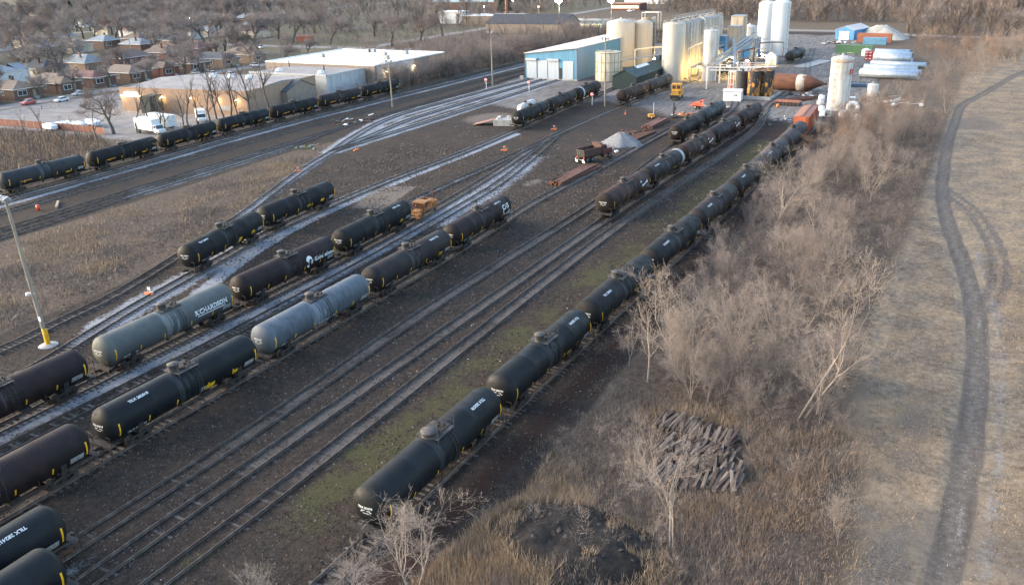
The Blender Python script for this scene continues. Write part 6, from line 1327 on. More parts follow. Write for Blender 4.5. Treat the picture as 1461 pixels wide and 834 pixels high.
def house(label, x, y, w_, d, h, wall, roof, rise=2.1, rz=0.0, hip=.9, porch=True, detail=True, group='bungalows along the street', two=False, wing=False):
    """front faces local -Y"""
    t = thing('house', label, 'house', (x, y, 0), rz, group); X, Y = w_ / 2, d / 2; b = MB(); b.box((0, 0, h / 2), (w_, d, h)); b.build('wall', HB[wall], t)
    o_ = .5; A = [(-X - o_, -Y - o_, h - .05), (X + o_, -Y - o_, h - .05), (X + o_, Y + o_, h - .05), (-X - o_, Y + o_, h - .05)]; k = X * hip; r = MB()
    if d >= w_: R0, R1 = (0, -Y + k, h + rise), (0, Y - k, h + rise); fs = [(0, 1, 4), (1, 2, 5, 4), (2, 3, 5), (3, 0, 4, 5)]
    else: k = Y * hip; R0, R1 = (-X + k, 0, h + rise), (X - k, 0, h + rise); fs = [(0, 1, 5, 4), (1, 2, 5), (2, 3, 4, 5), (3, 0, 4)]
    r.add(A + [R0, R1], fs); rf = r.build('roof', HR[roof], t)
    g = MB(); z = h - .14; g.add([(p[0], p[1], z - .1) for p in A] + [(p[0], p[1], h - .045) for p in A], [(0, 1, 5, 4), (1, 2, 6, 5), (2, 3, 7, 6), (3, 0, 4, 7), (3, 2, 1, 0)]); g.build('gutter', eave_m, t)
    c = MB(); cx, cy = X * .45, Y * .2; c.box((cx, cy, h + rise * .6), (.7, .7, rise + 1.0)); c.box((cx, cy, h + rise * 1.1 + .55), (.85, .85, .15)); c.build('chimney', HB[wall if wall in ('brown', 'red', 'tan') else 'red'], rf)
    def win(cx, cy, cz, ww, wh, side, dy=0):
        f = MB(); p = MB()
        if side in 'fb': s = -1 if side == 'f' else 1; Yk = Y - dy; f.box((cx, s * (Yk + .03), cz), (ww + .24, .1, wh + .24)); p.box((cx, s * (Yk + .075), cz), (ww, .04, wh)); f.box((cx, s * (Yk + .085), cz), (.08, .06, wh))
        else: s = -1 if side == 'l' else 1; f.box((s * (X + .03), cy, cz), (.1, ww + .24, wh + .24)); p.box((s * (X + .075), cy, cz), (.04, ww, wh)); f.box((s * (X + .085), cy, cz), (.06, .08, wh))
        o = f.build('window', eave_m, t); p.build('pane', MT['glass'], o)
    if not wing: win(-X * .42, 0, h * .6, w_ * .3, 1.4, 'f')
    if detail:
        win(0, -Y * .5, h * .6, 1.1, 1.2, 'r'); win(0, Y * .25, h * .6, 1.1, 1.2, 'r'); win(0, -Y * .3, h * .6, 1.1, 1.2, 'l'); win(0, Y * .4, h * .6, 1.0, 1.1, 'l')
        dr = MB(); dr.box((X * .42, -Y - .05, 1.75), (1.0, .1, 2.1)); dr.build('door', MT['wood_pole'], t)
        st = MB()
        for k2 in range(4): st.box((X * .42, -Y - .5 - .35 * k2, .7 - .2 * k2 - .2), (1.7, .9, .25)); 
        st.box((X * .42, -Y - .9, .12), (1.7, 1.7, .24)); st.build('steps', MT['concrete'], t)
    if wing:
        q = MB(); q.box((-X * .45, -Y - 1.1, h / 2 - .01), (w_ * .52, 2.4, h - .04)); q.build('bay', HB[wall], t); q = MB(); z = h - .06; x0, x1, y0, y1, xm = -X * .45 - w_ * .29, -X * .45 + w_ * .29, -Y - 2.75, -Y + 1.6, -X * .45; q.add([(x0, y0, z), (x1, y0, z), (x1, y1, z), (x0, y1, z), (xm, y0 + 1.2, z + rise * .8), (xm, y1 + 1.2, z + rise * .8)], [(0, 1, 4), (1, 2, 5, 4), (3, 0, 4, 5)]); q.build('bay_roof', HR[roof], rf); win(-X * .45, 0, h * .6, w_ * .28, 1.4, 'f', -2.3)
    if two: win(-X * .4, 0, h * .25, w_ * .25, 1.0, 'f')
    return t
# near row, fronts to the street (towards +X, so local -Y turned to +X)
ROW = [(118, 'red', 'grey', 'grey-roofed red brick bungalow, nearest at the left edge'), (130.5, 'red', 'green', 'red brick bungalow with a dark green-grey roof'), (143.5, 'brown', 'brown', 'brown brick bungalow with a tan hip roof and wide front window'), (157, 'brown', 'tan', 'tan-roofed bungalow hidden behind the large bare tree'), (171, 'brown', 'tan', 'long tan-roofed bungalow left of the maroon roof'), (184.5, 'brown', 'red', 'maroon-roofed bungalow with dark round shrubs'), (198.5, 'brown', 'tan', 'tan-brown roofed bungalow behind the works roof'), (212, 'red', 'brown', 'brown-roofed bungalow with tall front steps'), (226, 'brown', 'brown', 'brown-roofed bungalow beside the tan brick one'), (241, 'tan', 'dark', 'tan brick bungalow with a slate-dark roof'), (256, 'tan', 'tan', 'tan brick corner bungalow with a tan roof')]
for i, (y, wl, rf, lab) in enumerate(ROW): house(lab, -271.5 - (i % 2) * .8, y + 4, 9.2, 15.5 if i % 3 else 17, 3.5, wl, rf, (2.0, 2.5, 1.7)[i % 3], PI / 2 + (.06 if i % 4 == 1 else 0), wing=i % 3 == 1)
ROW2 = [(122, 'red', 'green', 'brick house with a green-grey roof in the second row, leftmost'), (137, 'brown', 'green', 'tall brown brick house with a dark green roof beside the big tree'), (155, 'brown', 'brown', 'brown house with white dormer windows in the second row'), (176, 'white', 'grey', 'white-sided house with a large pale blue-grey roof'), (197, 'cream', 'dark', 'cream gable house with a slate roof behind the pale roof'), (215, 'tan', 'grey', 'small house with a pale grey roof in the second row'), (233, 'red', 'brown', 'orange-red brick house with a small brown roof'), (252, 'red', 'brown', 'brick house behind the slate-roofed bungalow'), (270, 'red', 'red', 'red brick house with a purplish roof')]
for i, (y, wl, rf, lab) in enumerate(ROW2): house(lab, -308 - (i % 3) * 1.5, y, 10.5 if i not in (3,) else 15, 15, 4.3 if i not in (1, 3) else 5.2, wl, rf, 2.6, -PI / 2 if i % 3 else PI, wing=i % 2 == 1)
rh = random.Random(3); k = 0
for X0 in (-362, -396, -450, -484, -538, -572, -630, -720):
    y = 150 + (abs(X0) - 360) * .32
    while y < 300 + (abs(X0) - 300) * 1.05:
        wl = rh.choice(['red', 'brown', 'tan', 'white', 'cream']); rf = rh.choice(['brown', 'dark', 'grey', 'grey', 'red', 'tan'])
        if not (308 < y < 328) and rh.random() < .62:
            house('far %s house with a %s roof among bare trees' % ({'red': 'red brick', 'brown': 'brown brick', 'tan': 'tan brick', 'white': 'white', 'cream': 'cream'}[wl], {'brown': 'brown', 'dark': 'dark', 'grey': 'pale grey', 'red': 'maroon', 'tan': 'tan'}[rf]), X0 + rh.uniform(-2, 2), y, rh.uniform(9, 11), rh.uniform(12, 15), rh.uniform(3.2, 4.5), wl, rf, 2.3, PI / 2 if k % 2 else -PI / 2, detail=False, group='far houses among bare trees')
        y += rh.uniform(14, 19); k += 1
# mid-left plain buildings further back
def block(label, cat, x, y, wx, wy, h, wm, rm, name='building', rz=0, strip=None):
    t = thing(name, label, cat, (x, y, 0), rz); b = MB(); b.box((0, 0, h / 2), (wx, wy, h)); b.build('wall', wm, t); r = MB(); r.box((0, 0, h + .1), (wx + .2, wy + .2, .2)); r.build('roof', rm, t)
    if strip: s = MB(); s.box((0, -wy / 2 - .06, strip[0]), (wx * .9, .1, strip[1])); s.build('window_strip', strip[2], t)
    n = max(2, int(wx / 5)); d = MB(); d.box((wx * .3, -wy / 2 - .08, 1.3), (1.6, .12, 2.6)); d.build('door', MT['gal'], t)
    return t
glow = emis('lit_storefront', (1.0, .86, .55), .9)
def lot_lamp(px, py, h, label, P, mm=None, base=None, r=.5):
    x, y = base; t = thing('lot_lamp', label, 'street lamp', (x, y, 0), 0, 'lit lamps on the far lots'); b = MB(); b.tube((0, 0, 0), (0, 0, h), .14, .1, 8); b.bar((0, 0, h), (.0, -.9, h + .1), .12); b.build('pole', MT['gal'], t); g = MB(); g.lathe([(.001, -r * .5), (r * .7, -r * .25), (r, .1), (r * .6, .35), (.001, .4)], (0, -.9, h - .1), n=14); g.build('lamp_head', mm or MT['lamp_white'], t)
block('white two-storey house standing in the brush beyond the warehouse', 'building', *at(649, 33), 17, 10, 7, HB['white'], MT['white'], 'white_house')
block('low building with a white roof left of the dark-roofed hall', 'building', *at(705, 34), 34, 20, 5, wall_tan, roof_white)
x, y = at(745, 48); t = gable_hut('hall', 'low hall with a wide dark hipped roof and lamps', 'building', x, y + 12, 46, 20, 4.6, 4.2, wall_tan, mat('charcoal_roof', (.045, .047, .055), (.03, .032, .038), 1, .9), 0, None, 'x')
block('long low shop with a blue fascia and lit windows', 'shop', *at(818, 40), 44, 14, 4.2, mat('blue_fascia', (.22, .36, .42), (.16, .28, .34), 1, .6), roof_grey, 'shop', 0, (1.8, 1.9, glow))
block('low red diner with three lit windows far behind the tanks', 'diner', *at(897, 14.5), 22, 14, 4.6, HB['red'], mat('orange_fascia', (.4, .2, .12), (.3, .15, .1), 1, .7), 'diner', 0, (2.4, 1.4, glow))
block('white store with grey doors at the top edge', 'shop', *at(928, 5), 36, 20, 6, MT['white'], roof_grey, 'store')
block('dark brick factory with pale blue windows at the top edge', 'factory', *at(672, 15), 60, 22, 14, HB['brown'], roof_grey, 'factory', 0, (9, 5, mat('pale_blue_glazing', (.3, .42, .52), (.24, .34, .42), .5, .4)))
x, y = at(723, 23); t = thing('chimney_stack', 'slim orange brick chimney beyond the white-roofed building', 'chimney', (x, y, 0)); MB().tube((0, 0, 0), (0, 0, 19), 1.1, .9, 14).build('shaft', mat('orange_brick', (.36, .15, .08), (.28, .12, .07), 1, .9), t); MB().lathe([(.9, 18.6), (1.1, 18.8), (1.1, 19.2), (.7, 19.25), (.001, 18.9)], n=14).build('rim', MT['concrete'], t)
for (px, base, h, lab, m_, r) in ((798, at(798, 40), 14, 'left bright floodlight above the blue-fascia shop', None, 1.9), (872, at(872, 32), 12, 'right bright floodlight before the red diner', None, 1.9), (733, at(733, 20), 9, 'small lit lamp left of the bare tree on the far lot', None, .4), (759, at(759, 18), 9, 'small warm lamp near the top edge, left one', MT['lamp'], .4), (770, at(770, 17), 9, 'small warm lamp near the top edge, right one', MT['lamp'], .4), (692, at(692, 20), 5, 'tiny warm lamp on the dark factory', MT['lamp'], .4), (275, at(275, 45), 8, 'single lit street lamp among the far left houses', None, .35)):
    lot_lamp(px, 0, h, lab, 0, m_, base, r)
x, y = at(769, 35); t = thing('traffic_signal', 'red traffic signal glowing beyond the dark hall', 'traffic signal', (x, y, 0)); MB().tube((0, 0, 0), (0, 0, 9), .14, None, 8).build('pole', MT['gal'], t); h_ = MB(); h_.box((0, 0, 9.4), (.9, .6, 1.6)); h_.build('signal_head', MT['black'], t); g_ = MB(); g_.lathe([(.001, -.4), (.35, -.36), (.4, -.3), (.001, -.3)], (0, 0, 9.8), 'Y', 14); g_.build('red_lens', emis('red_signal', (1, .08, .04), 25), t)
for k, (px, py) in enumerate(((652, 20), (673, 8), (754, 40), (768, 38), (606, 60))): pass
# utility poles in the housing streets
def upole(label, x, y, h=11):
    t = thing('utility_pole', label, 'utility pole', (x, y, 0), 0, 'utility poles along the streets'); b = MB(); b.tube((0, 0, 0), (0, 0, h), .2, .13, 8); b.build('pole', MT['wood_pole'], t); c = MB(); c.bar((-1.1, 0, h - .6), (1.1, 0, h - .6), .14); c.build('crossarm', MT['wood_pole'], t)
for k, (px, py) in enumerate(((190, 70), (114, 52), (252, 85), (330, 75), (48, 120), (140, 30))): upole(('utility pole behind the maroon roof', 'utility pole beside the driveway', 'utility pole behind the tan-brown roof', 'utility pole near the purplish roof', 'utility pole in front of the left bungalows', 'utility pole far among the left trees')[k], *at(px, py + 20))
for (px, py, w_, lab) in ((222, 103, 2.4, 'tall dark round shrub at the maroon-roofed bungalow'), (196, 108, 1.7, 'left low dark shrub before the maroon-roofed bungalow'), (204, 107, 1.7, 'right low dark shrub before the maroon-roofed bungalow'), (273, 95, 2.6, 'large dark shrub beside the tall front steps'), (44, 133, 2.6, 'dark hedge before the green-roofed bungalow'), (298, 92, 2.2, 'purplish dark shrub below the front steps'), (112, 124, 1.8, 'dark shrub beside the wide-window bungalow')):
    x, y = at(px, py); rr = random.Random(px); b = MB(); 
    t = thing('shrub', lab, 'shrub', (x, y, 0)); V = []; F = []
    for k in range(900):
        a, ph = rr.uniform(0, 2 * PI), rr.uniform(-.4, 1.4); r = w_ * rr.uniform(.55, 1.0) * (1 + .2 * math.sin(3 * a)); c = Vector((r * math.cos(a) * math.cos(ph) * .8, r * math.sin(a) * math.cos(ph) * .8, max(.1, w_ * .6 + r * math.sin(ph) * .8))); u = Vector((rr.gauss(0, 1), rr.gauss(0, 1), rr.gauss(0, 1))).normalized() * .22; v = Vector((rr.gauss(0, 1), rr.gauss(0, 1), rr.gauss(0, 1))).normalized() * .22; n0 = len(V); V += [c, c + u, c + v]; F.append((n0, n0 + 1, n0 + 2))
    mesh_np('foliage', [tuple(p) for p in V], F, shrub_m, t); st = MB(); st.tube((0, 0, 0), (0, 0, w_ * .9), .1, .05, 6); st.build('stem', MT['wood_pole'], t)
# ---------------------------------------------------------------- bare trees, brush, dry grass
bark = {
 'pale': mat('pale_bark', (.31, .25, .20), (.19, .15, .12), 3, .9), 'paletwig': mat('pale_twig', (.32, .26, .21), (.22, .175, .145), 1, .9),
 'tan': mat('tan_twig', (.29, .235, .20), (.20, .16, .138), .6, .9), 'brown': mat('brown_twig', (.23, .18, .155), (.165, .13, .112), .4, .9), 'grey': mat('grey_brown_twig', (.26, .22, .20), (.19, .16, .145), .3, .9), 'dark': mat('dark_bark', (.10, .083, .072), (.07, .06, .052), 2, .9), 'russet': mat('russet_twig', (.24, .14, .085), (.17, .10, .065), .5, .9)}
def grow(seed, h, style):
    rr = random.Random(seed); big = ([], []); fine = ([], [])
    P = {'grove': dict(stems=4, spread=.45, r=.085, lv=4, kids=(9, 9, 8, 4), min=.008, up=.10, len=.50), 'broad': dict(stems=1, spread=.1, r=.36, lv=5, kids=(9, 6, 6, 7), min=.021, up=.05, len=.66), 'slim': dict(stems=1, spread=.06, r=.17, lv=4, kids=(10, 5, 5, 3), min=.018, up=.14, len=.36), 'thicket': dict(stems=9, spread=.5, r=.05, lv=4, kids=(7, 6, 5, 3), min=.010, up=.12, len=.5), 'open': dict(stems=2, spread=.35, r=.115, lv=5, kids=(7, 6, 5, 4), min=.008, up=.06, len=.60)}[style]
    def tube(store, pts, rad, n):
        V, F = store; m = len(V)
        for i, (p, r) in enumerate(zip(pts, rad)):
            d = (pts[min(i + 1, len(pts) - 1)] - pts[max(i - 1, 0)]); R = d.to_track_quat('Z', 'Y'); 
            for k in range(n): a = 2 * PI * k / n; V.append(tuple(p + R @ Vector((r * math.cos(a), r * math.sin(a), 0))))
        for i in range(len(pts) - 1):
            for k in range(n): F.append((m + i * n + k, m + i * n + (k + 1) % n, m + (i + 1) * n + (k + 1) % n, m + (i + 1) * n + k))
    def branch(p, d, L, r, lev):
        ns = 5 if lev == 0 else 4 if lev == 1 else 3 if lev == 2 else 2; pts, rad = [p.copy()], [r]; dirs = [d]
        wob = .16 if lev < 2 else .26
        for i in range(ns):
            d = (d + Vector((rr.gauss(0, wob), rr.gauss(0, wob), rr.gauss(0, wob * .6) + P['up']))).normalized(); p = p + d * (L / ns); pts.append(p.copy()); rad.append(max(P['min'] * .6, r * (1 - .72 * (i + 1) / ns))); dirs.append(d)
        tube(big if lev <= 1 else fine, pts, rad, 6 if lev == 0 else 4 if lev == 1 else 3)
        if lev + 1 >= P['lv']: return
        nk = P['kids'][lev]
        for k in range(nk):
            t = rr.uniform(.28 if lev == 0 else .2, 1.0); f = t * ns; i = min(int(f), ns - 1); q = pts[i].lerp(pts[i + 1], f - i); dd = dirs[i + 1]
            ax = dd.cross(Vector((rr.gauss(0, 1), rr.gauss(0, 1), rr.gauss(0, 1)))).normalized(); ang = rr.uniform(.4, .95) if lev or style != 'broad' else rr.uniform(.55, 1.15)
            nd = (Matrix.Rotation(ang, 3, ax) @ dd).normalized(); r2 = max(P['min'], (rad[i] * (1 - (f - i)) + rad[i + 1] * (f - i)) * rr.uniform(.5, .75))
            branch(q, nd, L * P['len'] * rr.uniform(.65, 1.25) * (1.15 - .45 * t), r2, lev + 1)
    for s in range(P['stems']):
        a = rr.uniform(0, 2 * PI); d = Vector((math.cos(a) * P['spread'] * rr.uniform(.3, 1), math.sin(a) * P['spread'] * rr.uniform(.3, 1), 1)).normalized()
        branch(Vector((rr.uniform(-.25, .25), rr.uniform(-.25, .25), -.1)) if P['stems'] > 1 else Vector((0, 0, -.1)), d, h * rr.uniform(.6, .95) if P['stems'] > 1 else h * (.62 if style == 'broad' else .9), P['r'] * rr.uniform(.7, 1) if P['stems'] > 1 else P['r'], 0)
    return big, fine
VAR = {}
def variant(style, i, h, bm, tm):
    k = (style, i, bm, tm)
    if k not in VAR:
        big, fine = grow(hash_(style) + i * 17, h, style); me = []
        for nm, (V, F), m in (('trunk', big, bark[bm]), ('crown', fine, bark[tm])):
            o = mesh_np(nm, V, F, m); me.append(o.data); bpy.data.objects.remove(o)
        VAR[k] = me
    return VAR[k]
def hash_(s): return sum(ord(c) * (i + 3) for i, c in enumerate(s))
def tree(name, label, x, y, h, style, i, bm, tm, group, base=10.0, rz=None, wide=1.0, cat='tree'):
    me = variant(style, i, base, bm, tm); t = thing(name, label, cat, (x, y, float(gz(x, y)) - .03), rz if rz is not None else random.uniform(0, 6.28), group); s = h / base; t.scale = (s * wide, s * wide, s)
    for nm, m in zip(('trunk', 'crown'), me): o = bpy.data.objects.new(nm, m); C.objects.link(o); o.parent = t
    return t
# the pale singled-out trees on the right
G1 = None
tree('bare_tree', 'knobbly pale bare tree over the near end of the long tank line', -25.9, 32.4, 6.7, 'open', 1, 'pale', 'paletwig', G1, wide=1.3)
tree('bare_tree', 'low pale bare tree left of the knobbly one at the bottom edge', -29.4, 30.6, 4.0, 'open', 2, 'pale', 'paletwig', G1, wide=1.2)
tree('bare_tree', 'pale bare sapling at the bottom edge beside the rails', -33.5, 27.6, 3.6, 'open', 3, 'pale', 'paletwig', G1)
tree('bare_tree', 'slender pale multi-stemmed tree in front of the railroad tie pile', -13.6, 44.2, 8.6, 'open', 7, 'pale', 'paletwig', G1, wide=.85)
tree('bare_tree', 'forked golden-pale tree leaning at the right edge of the grove', -9.6, 65.5, 13.0, 'open', 4, 'pale', 'paletwig', G1, wide=.95)
tree('bare_tree', 'low spreading pale tree by the forked one at the grove edge', -8.6, 66.5, 6.5, 'open', 5, 'pale', 'paletwig', G1, wide=1.2)
tree('bare_tree', 'bright pale dense tree at the front left of the grove', -20.2, 67.0, 11.0, 'grove', 2, 'pale', 'paletwig', G1, wide=1.15)
tree('bare_tree', 'gnarled pale tree leaning over the faded tank cars near the boxcar', -23.8, 117, 9.0, 'open', 6, 'pale', 'paletwig', G1, wide=1.25)
tree('bare_tree', 'pale rosy tree in the centre of the grove front', -15.8, 69, 9.8, 'grove', 3, 'pale', 'paletwig', G1)
tree('bare_tree', 'upright pale tree right of the bright dense one at the grove front', -13.0, 72, 10.4, 'open', 2, 'pale', 'paletwig', G1)
tree('bare_tree', 'thin twin-stemmed pale sapling left of the grove front', -23.4, 66, 7.5, 'slim', 5, 'pale', 'paletwig', G1)
tree('bare_tree', 'small pale bush tree on the grass right of the tie pile', -4.2, 50.5, 4.0, 'thicket', 2, 'pale', 'paletwig', G1)
rt = random.Random(42)
def in_poly(poly, x, y): return bool(pip(poly, np.array([x]), np.array([y]))[0])
GG = 'bare trees filling the grove right of the tank line'; k = 0
for _ in range(4000):
    if k >= 165: break
    x, y = rt.uniform(-29, -5), 62 + 150 * rt.random() ** 1.15
    if not in_poly(GROVE, x, y): continue
    edge = -27.4 - (y - 60) * .03
    if x < edge: continue
    if x > -13 and y > 100 and rt.random() < .65: continue
    k += 1; st = rt.choice(['grove', 'grove', 'thicket', 'open', 'thicket']); tone = rt.choice([('pale', 'paletwig'), ('pale', 'tan'), ('pale', 'tan'), ('dark', 'brown')]) if x < -13 else rt.choice([('pale', 'tan'), ('dark', 'brown'), ('dark', 'brown')])
    hgt = rt.uniform(5.5, 10.5) if st != 'thicket' else rt.uniform(3.5, 7); hgt *= .55 if x > -13 else .74
    if x < -22 - (y - 60) * .015: hgt = min(hgt, 4.2)
    lab = {('pale', 'paletwig'): 'pale-barked bare tree inside the dense grove right of the tank line', ('pale', 'tan'): 'tan-twigged bare tree inside the dense grove right of the tank line', ('dark', 'brown'): 'dark brown-twigged bush inside the dense grove right of the tank line'}[tone]
    tree('grove_tree', lab, x, y, hgt, st, rt.randrange(1, 4), *((rt.choice(['pale', 'dark', 'pale']), tone[1]) if tone[0] == 'pale' and tone[1] == 'tan' else tone), GG)
for (x, y, h) in [(-23, 160, 8), (-20, 180, 7), (-25, 185, 7), (-17, 200, 7), (-22, 205, 6), (-13, 190, 8), (-14, 232, 8), (-10, 245, 10), (-6, 262, 10), (-14, 262, 7), (-3, 275, 9), (-20, 242, 5), (-8, 222, 7), (-12, 300, 9), (-2, 310, 10), (-20, 320, 8), (6, 330, 11), (-8, 340, 9)]:
    tree('scrub_tree', 'tan scrub tree in the brush between the silver pipes and dirt road', x, y, h, rt.choice(['thicket', 'grove']), rt.randrange(1, 4), 'pale', rt.choice(['tan', 'brown', 'russet']), 'scrub trees behind the lone silo', wide=1.2)
# left lot trees
LTG = 'slim bare trees before the brick works'
tree('bare_tree', 'large leaning bare tree in the yard left of the brick works', -184, 131, 13.5, 'broad', 1, 'dark', 'brown', None, wide=.9)
for k, (px, py, h) in enumerate(((196, 190, 9), (215, 186, 10), (228, 192, 9), (262, 186, 8), (270, 184, 10), (282, 184, 9), (300, 182, 11), (312, 180, 12), (322, 178, 11), (331, 176, 12), (345, 176, 10), (356, 173, 13), (372, 170, 9), (385, 166, 14), (236, 190, 7), (140, 205, 8), (45, 215, 7), (95, 222, 6), (118, 214, 6), (60, 190, 6))):
    x, y = at(px, py); h *= 1.3; tree('slim_tree', ordn[k] + ' slim bare tree from the left in the row before the brick works' if k < 0 else 'slim bare tree in the row between the tank cars and brick works' if k < 14 else 'small bare tree in the left weed lot by the tank cars', x, y, h, 'slim', k % 4 + 1, 'dark', 'brown', LTG if k < 14 else 'small bare trees in the left weed lot')
# brush belt along the main line beyond the warehouse
for k in range(170):
    y = rt.uniform(205, 420); x = -160 - rt.random() ** 1.4 * 26 * (1 if y > 255 else .18); h = rt.uniform(4, 8.5)
    tree('belt_shrub', 'brown leafless shrub in the brush belt beside the main tracks', x, y, h, rt.choice(['thicket', 'thicket', 'grove', 'slim']), rt.randrange(1, 4), 'dark', rt.choice(['brown', 'grey', 'brown', 'tan']), 'leafless shrubs in the brush belt', wide=1.25, cat='shrub')
for k in range(26):
    x, y = rt.uniform(-235, -165), rt.uniform(262, 330); tree('belt_shrub', 'brown leafless shrub in the thicket behind the white-roofed warehouse', x, y, rt.uniform(5, 10), rt.choice(['thicket', 'grove']), rt.randrange(1, 4), 'dark', rt.choice(['brown', 'grey', 'tan']), 'leafless shrubs behind the warehouse', wide=1.3, cat='shrub')
# neighbourhood trees
big = [(45, 95, 20, 'huge bare tree spreading over the left bungalows'), (560, 66, 21, 'left giant bare tree beyond the white roof'), (632, 52, 20, 'right giant bare tree beyond the white roof'), (600, 62, 17, 'middle bare tree between the two giants beyond the white roof'), (535, 52, 16, 'leaning bare tree left of the giants'), (228, 108, 9, 'small bare street tree by the maroon roof'), (258, 66, 17, 'tall dark bare tree behind the orange-red house'), (292, 62, 18, 'tall bare tree behind the slate roof'), (352, 62, 15, 'bare tree by the corner bungalow'), (370, 78, 11, 'rosy bare tree right of the corner bungalow'), (405, 90, 9, 'small bare tree before the container'), (738, 28, 12, 'dark bare tree beside the far orange chimney'), (760, 30, 13, 'dark spreading bare tree before the traffic signal'), (1435, 52, 14, 'dark round bare tree by the far right road'), (1330, 50, 13, 'tan bare tree by the far right road'), (1295, 45, 14, 'light bare tree behind the pale heap'), (20, 60, 18, 'tall bare tree at the top left edge'), (110, 45, 18, 'bare tree behind the dark parked car'), (160, 50, 16, 'bare tree behind the tan flat roof')]
for k, (px, py, h, lab) in enumerate(big): x, y = at(px, py); tree('bare_tree', lab, x, y, h, 'broad', k % 3 + 1, 'dark', 'grey' if k % 3 else 'brown', None, wide=1.15)
for k in range(26): tree('street_tree', 'small bare tree standing between the bungalows and the works', -262 + rt.uniform(-3, 4) if k % 2 else rt.uniform(-300, -284), 118 + k * 6.6 + rt.uniform(-2, 2), rt.uniform(7, 13), 'broad', k % 3 + 1, 'dark', ('brown', 'grey')[k % 2], 'small bare trees between the bungalows', wide=1.1)
NG = 'bare trees among the far houses'; k = 0
while k < 300:
    x, y = -285 - 560 * rt.random() ** .9, rt.uniform(130, 700)
    if y < 120 + (abs(x) - 285) * .35 or y > 330 + (abs(x) - 285) * 1.1: continue
    if abs((abs(x) - 270) % 44 - 18) > 13 and rt.random() < .6: continue
    k += 1; tree('yard_tree', 'grey-brown bare tree rising among the far houses', x, y, rt.uniform(11, 20), 'broad', rt.randrange(1, 4), 'dark', rt.choice(['grey', 'brown', 'grey']), NG, wide=1.15)
for (px, py, h, lab) in ((103, 22, 14, 'left dark evergreen at the top left'), (128, 25, 11, 'right dark evergreen at the top left'), (716, 16, 13, 'dark evergreen beside the far chimney')):
    x, y = at(px, py + 4); t = thing('evergreen_tree', lab, 'tree', (x, y, 0), 0, 'dark evergreens'); rr = random.Random(px); V, F = [], []
    for q in range(2600):
        z = rr.uniform(.12, 1) ** .9; r = (1 - z) * h * .3 * rr.uniform(.45, 1.05) + .3; a = rr.uniform(0, 6.28); c = Vector((r * math.cos(a), r * math.sin(a), z * h)); u = Vector((math.cos(a) * .8, math.sin(a) * .8, -.35)); v = Vector((-math.sin(a), math.cos(a), .1)) * .35; n0 = len(V); V += [c - v, c + v, c + u]; F.append((n0, n0 + 1, n0 + 2))
    mesh_np('crown', [tuple(p) for p in V], F, shrub_m, t); MB().tube((0, 0, 0), (0, 0, h * .9), .3, .08, 8).build('trunk', bark['dark'], t)
# far woods as one mass of twigs and stems
tint_m = attr_mat('twig_mass', 'tint', .95)
def twig_mass(name, X, Y, H, cols, n_tw=110, rad=.07, seed=1, spread=.34, z0=None):
    g = np.random.default_rng(seed); N = len(X); V = []; CC = []
    base = cols[g.integers(0, len(cols), N)] * g.uniform(.75, 1.25, (N, 1))
    t = g.random((N, n_tw)) ** .7; a = g.uniform(0, 2 * PI, (N, n_tw)); rr = np.sqrt(g.random((N, n_tw))) * spread * H[:, None]
    prof = np.sin(np.clip(t * 1.05, 0, 1) * PI * .82 + .25)
    sx, sy, sz = X[:, None] + rr * .35 * prof * np.cos(a), Y[:, None] + rr * .35 * prof * np.sin(a), H[:, None] * t * .72
    ex, ey, ez = X[:, None] + rr * prof * np.cos(a + g.normal(0, .25, a.shape)), Y[:, None] + rr * prof * np.sin(a), sz + H[:, None] * g.uniform(.08, .3, a.shape)
    if z0 is not None: sz = sz + z0[:, None]; ez = ez + z0[:, None]
    S = np.stack([sx, sy, sz], -1).reshape(-1, 3); E = np.stack([ex, ey, ez], -1).reshape(-1, 3); M_ = len(S); r = rad * np.repeat(H / 10, n_tw)[:, None]
    d1 = g.normal(0, 1, (M_, 3)); d1 /= np.linalg.norm(d1, axis=1)[:, None]
    V = np.stack([S - d1 * r, S + d1 * r, E], 1).reshape(-1, 3); F = np.arange(len(V)).reshape(-1, 3); col = np.repeat(np.repeat(base, n_tw, 0), 3, 0); col = np.concatenate([col, np.ones((len(col), 1))], 1)
    # trunks
    tr = np.stack([np.stack([X - H * .014, Y, X * 0 - .2], 1), np.stack([X + H * .014, Y + H * .006, X * 0 - .2], 1), np.stack([X + H * .02, Y, H * .75], 1)], 1).reshape(-1, 3); tc = np.concatenate([np.repeat(base, 3, 0) * .7, np.ones((3 * N, 1))], 1)
    F = np.concatenate([F, np.arange(len(tr)).reshape(-1, 3) + len(V)]); V = np.concatenate([V, tr]); col = np.concatenate([col, tc])
    o = mesh_np(name, V, F, tint_m, attr={'tint': col}); return o
g = np.random.default_rng(3)
BR = np.array([(.18, .145, .125), (.15, .12, .105), (.21, .165, .135), (.17, .145, .13)]); TN = np.array([(.26, .19, .14), (.22, .165, .125), (.30, .22, .16), (.17, .13, .105)]); GRY = np.array([(.18, .155, .145), (.15, .13, .122), (.21, .175, .155)])
X = np.concatenate([g.uniform(-330, 140, 900), g.uniform(-40, 240, 420), g.uniform(-210, 60, 700)]); Y = np.concatenate([g.uniform(500, 900, 900), g.uniform(405, 520, 420), g.uniform(488, 640, 700)])
keep = ~((X > -330) & (X < -90) & (Y < 700) & (X > -300 + (Y - 500) * -.2)); keep |= (X > -160) & (Y > 484) | (X > -215) & (Y > 560); keep &= (X > -40) | (Y > 484); X, Y = X[keep], Y[keep]
o = twig_mass('far_wood', X, Y, g.uniform(8, 15, len(X)), BR, 120, .10, 5); tag(o, 'brown-grey leafless wood closing the view beyond the plant', 'wood', kind='stuff')
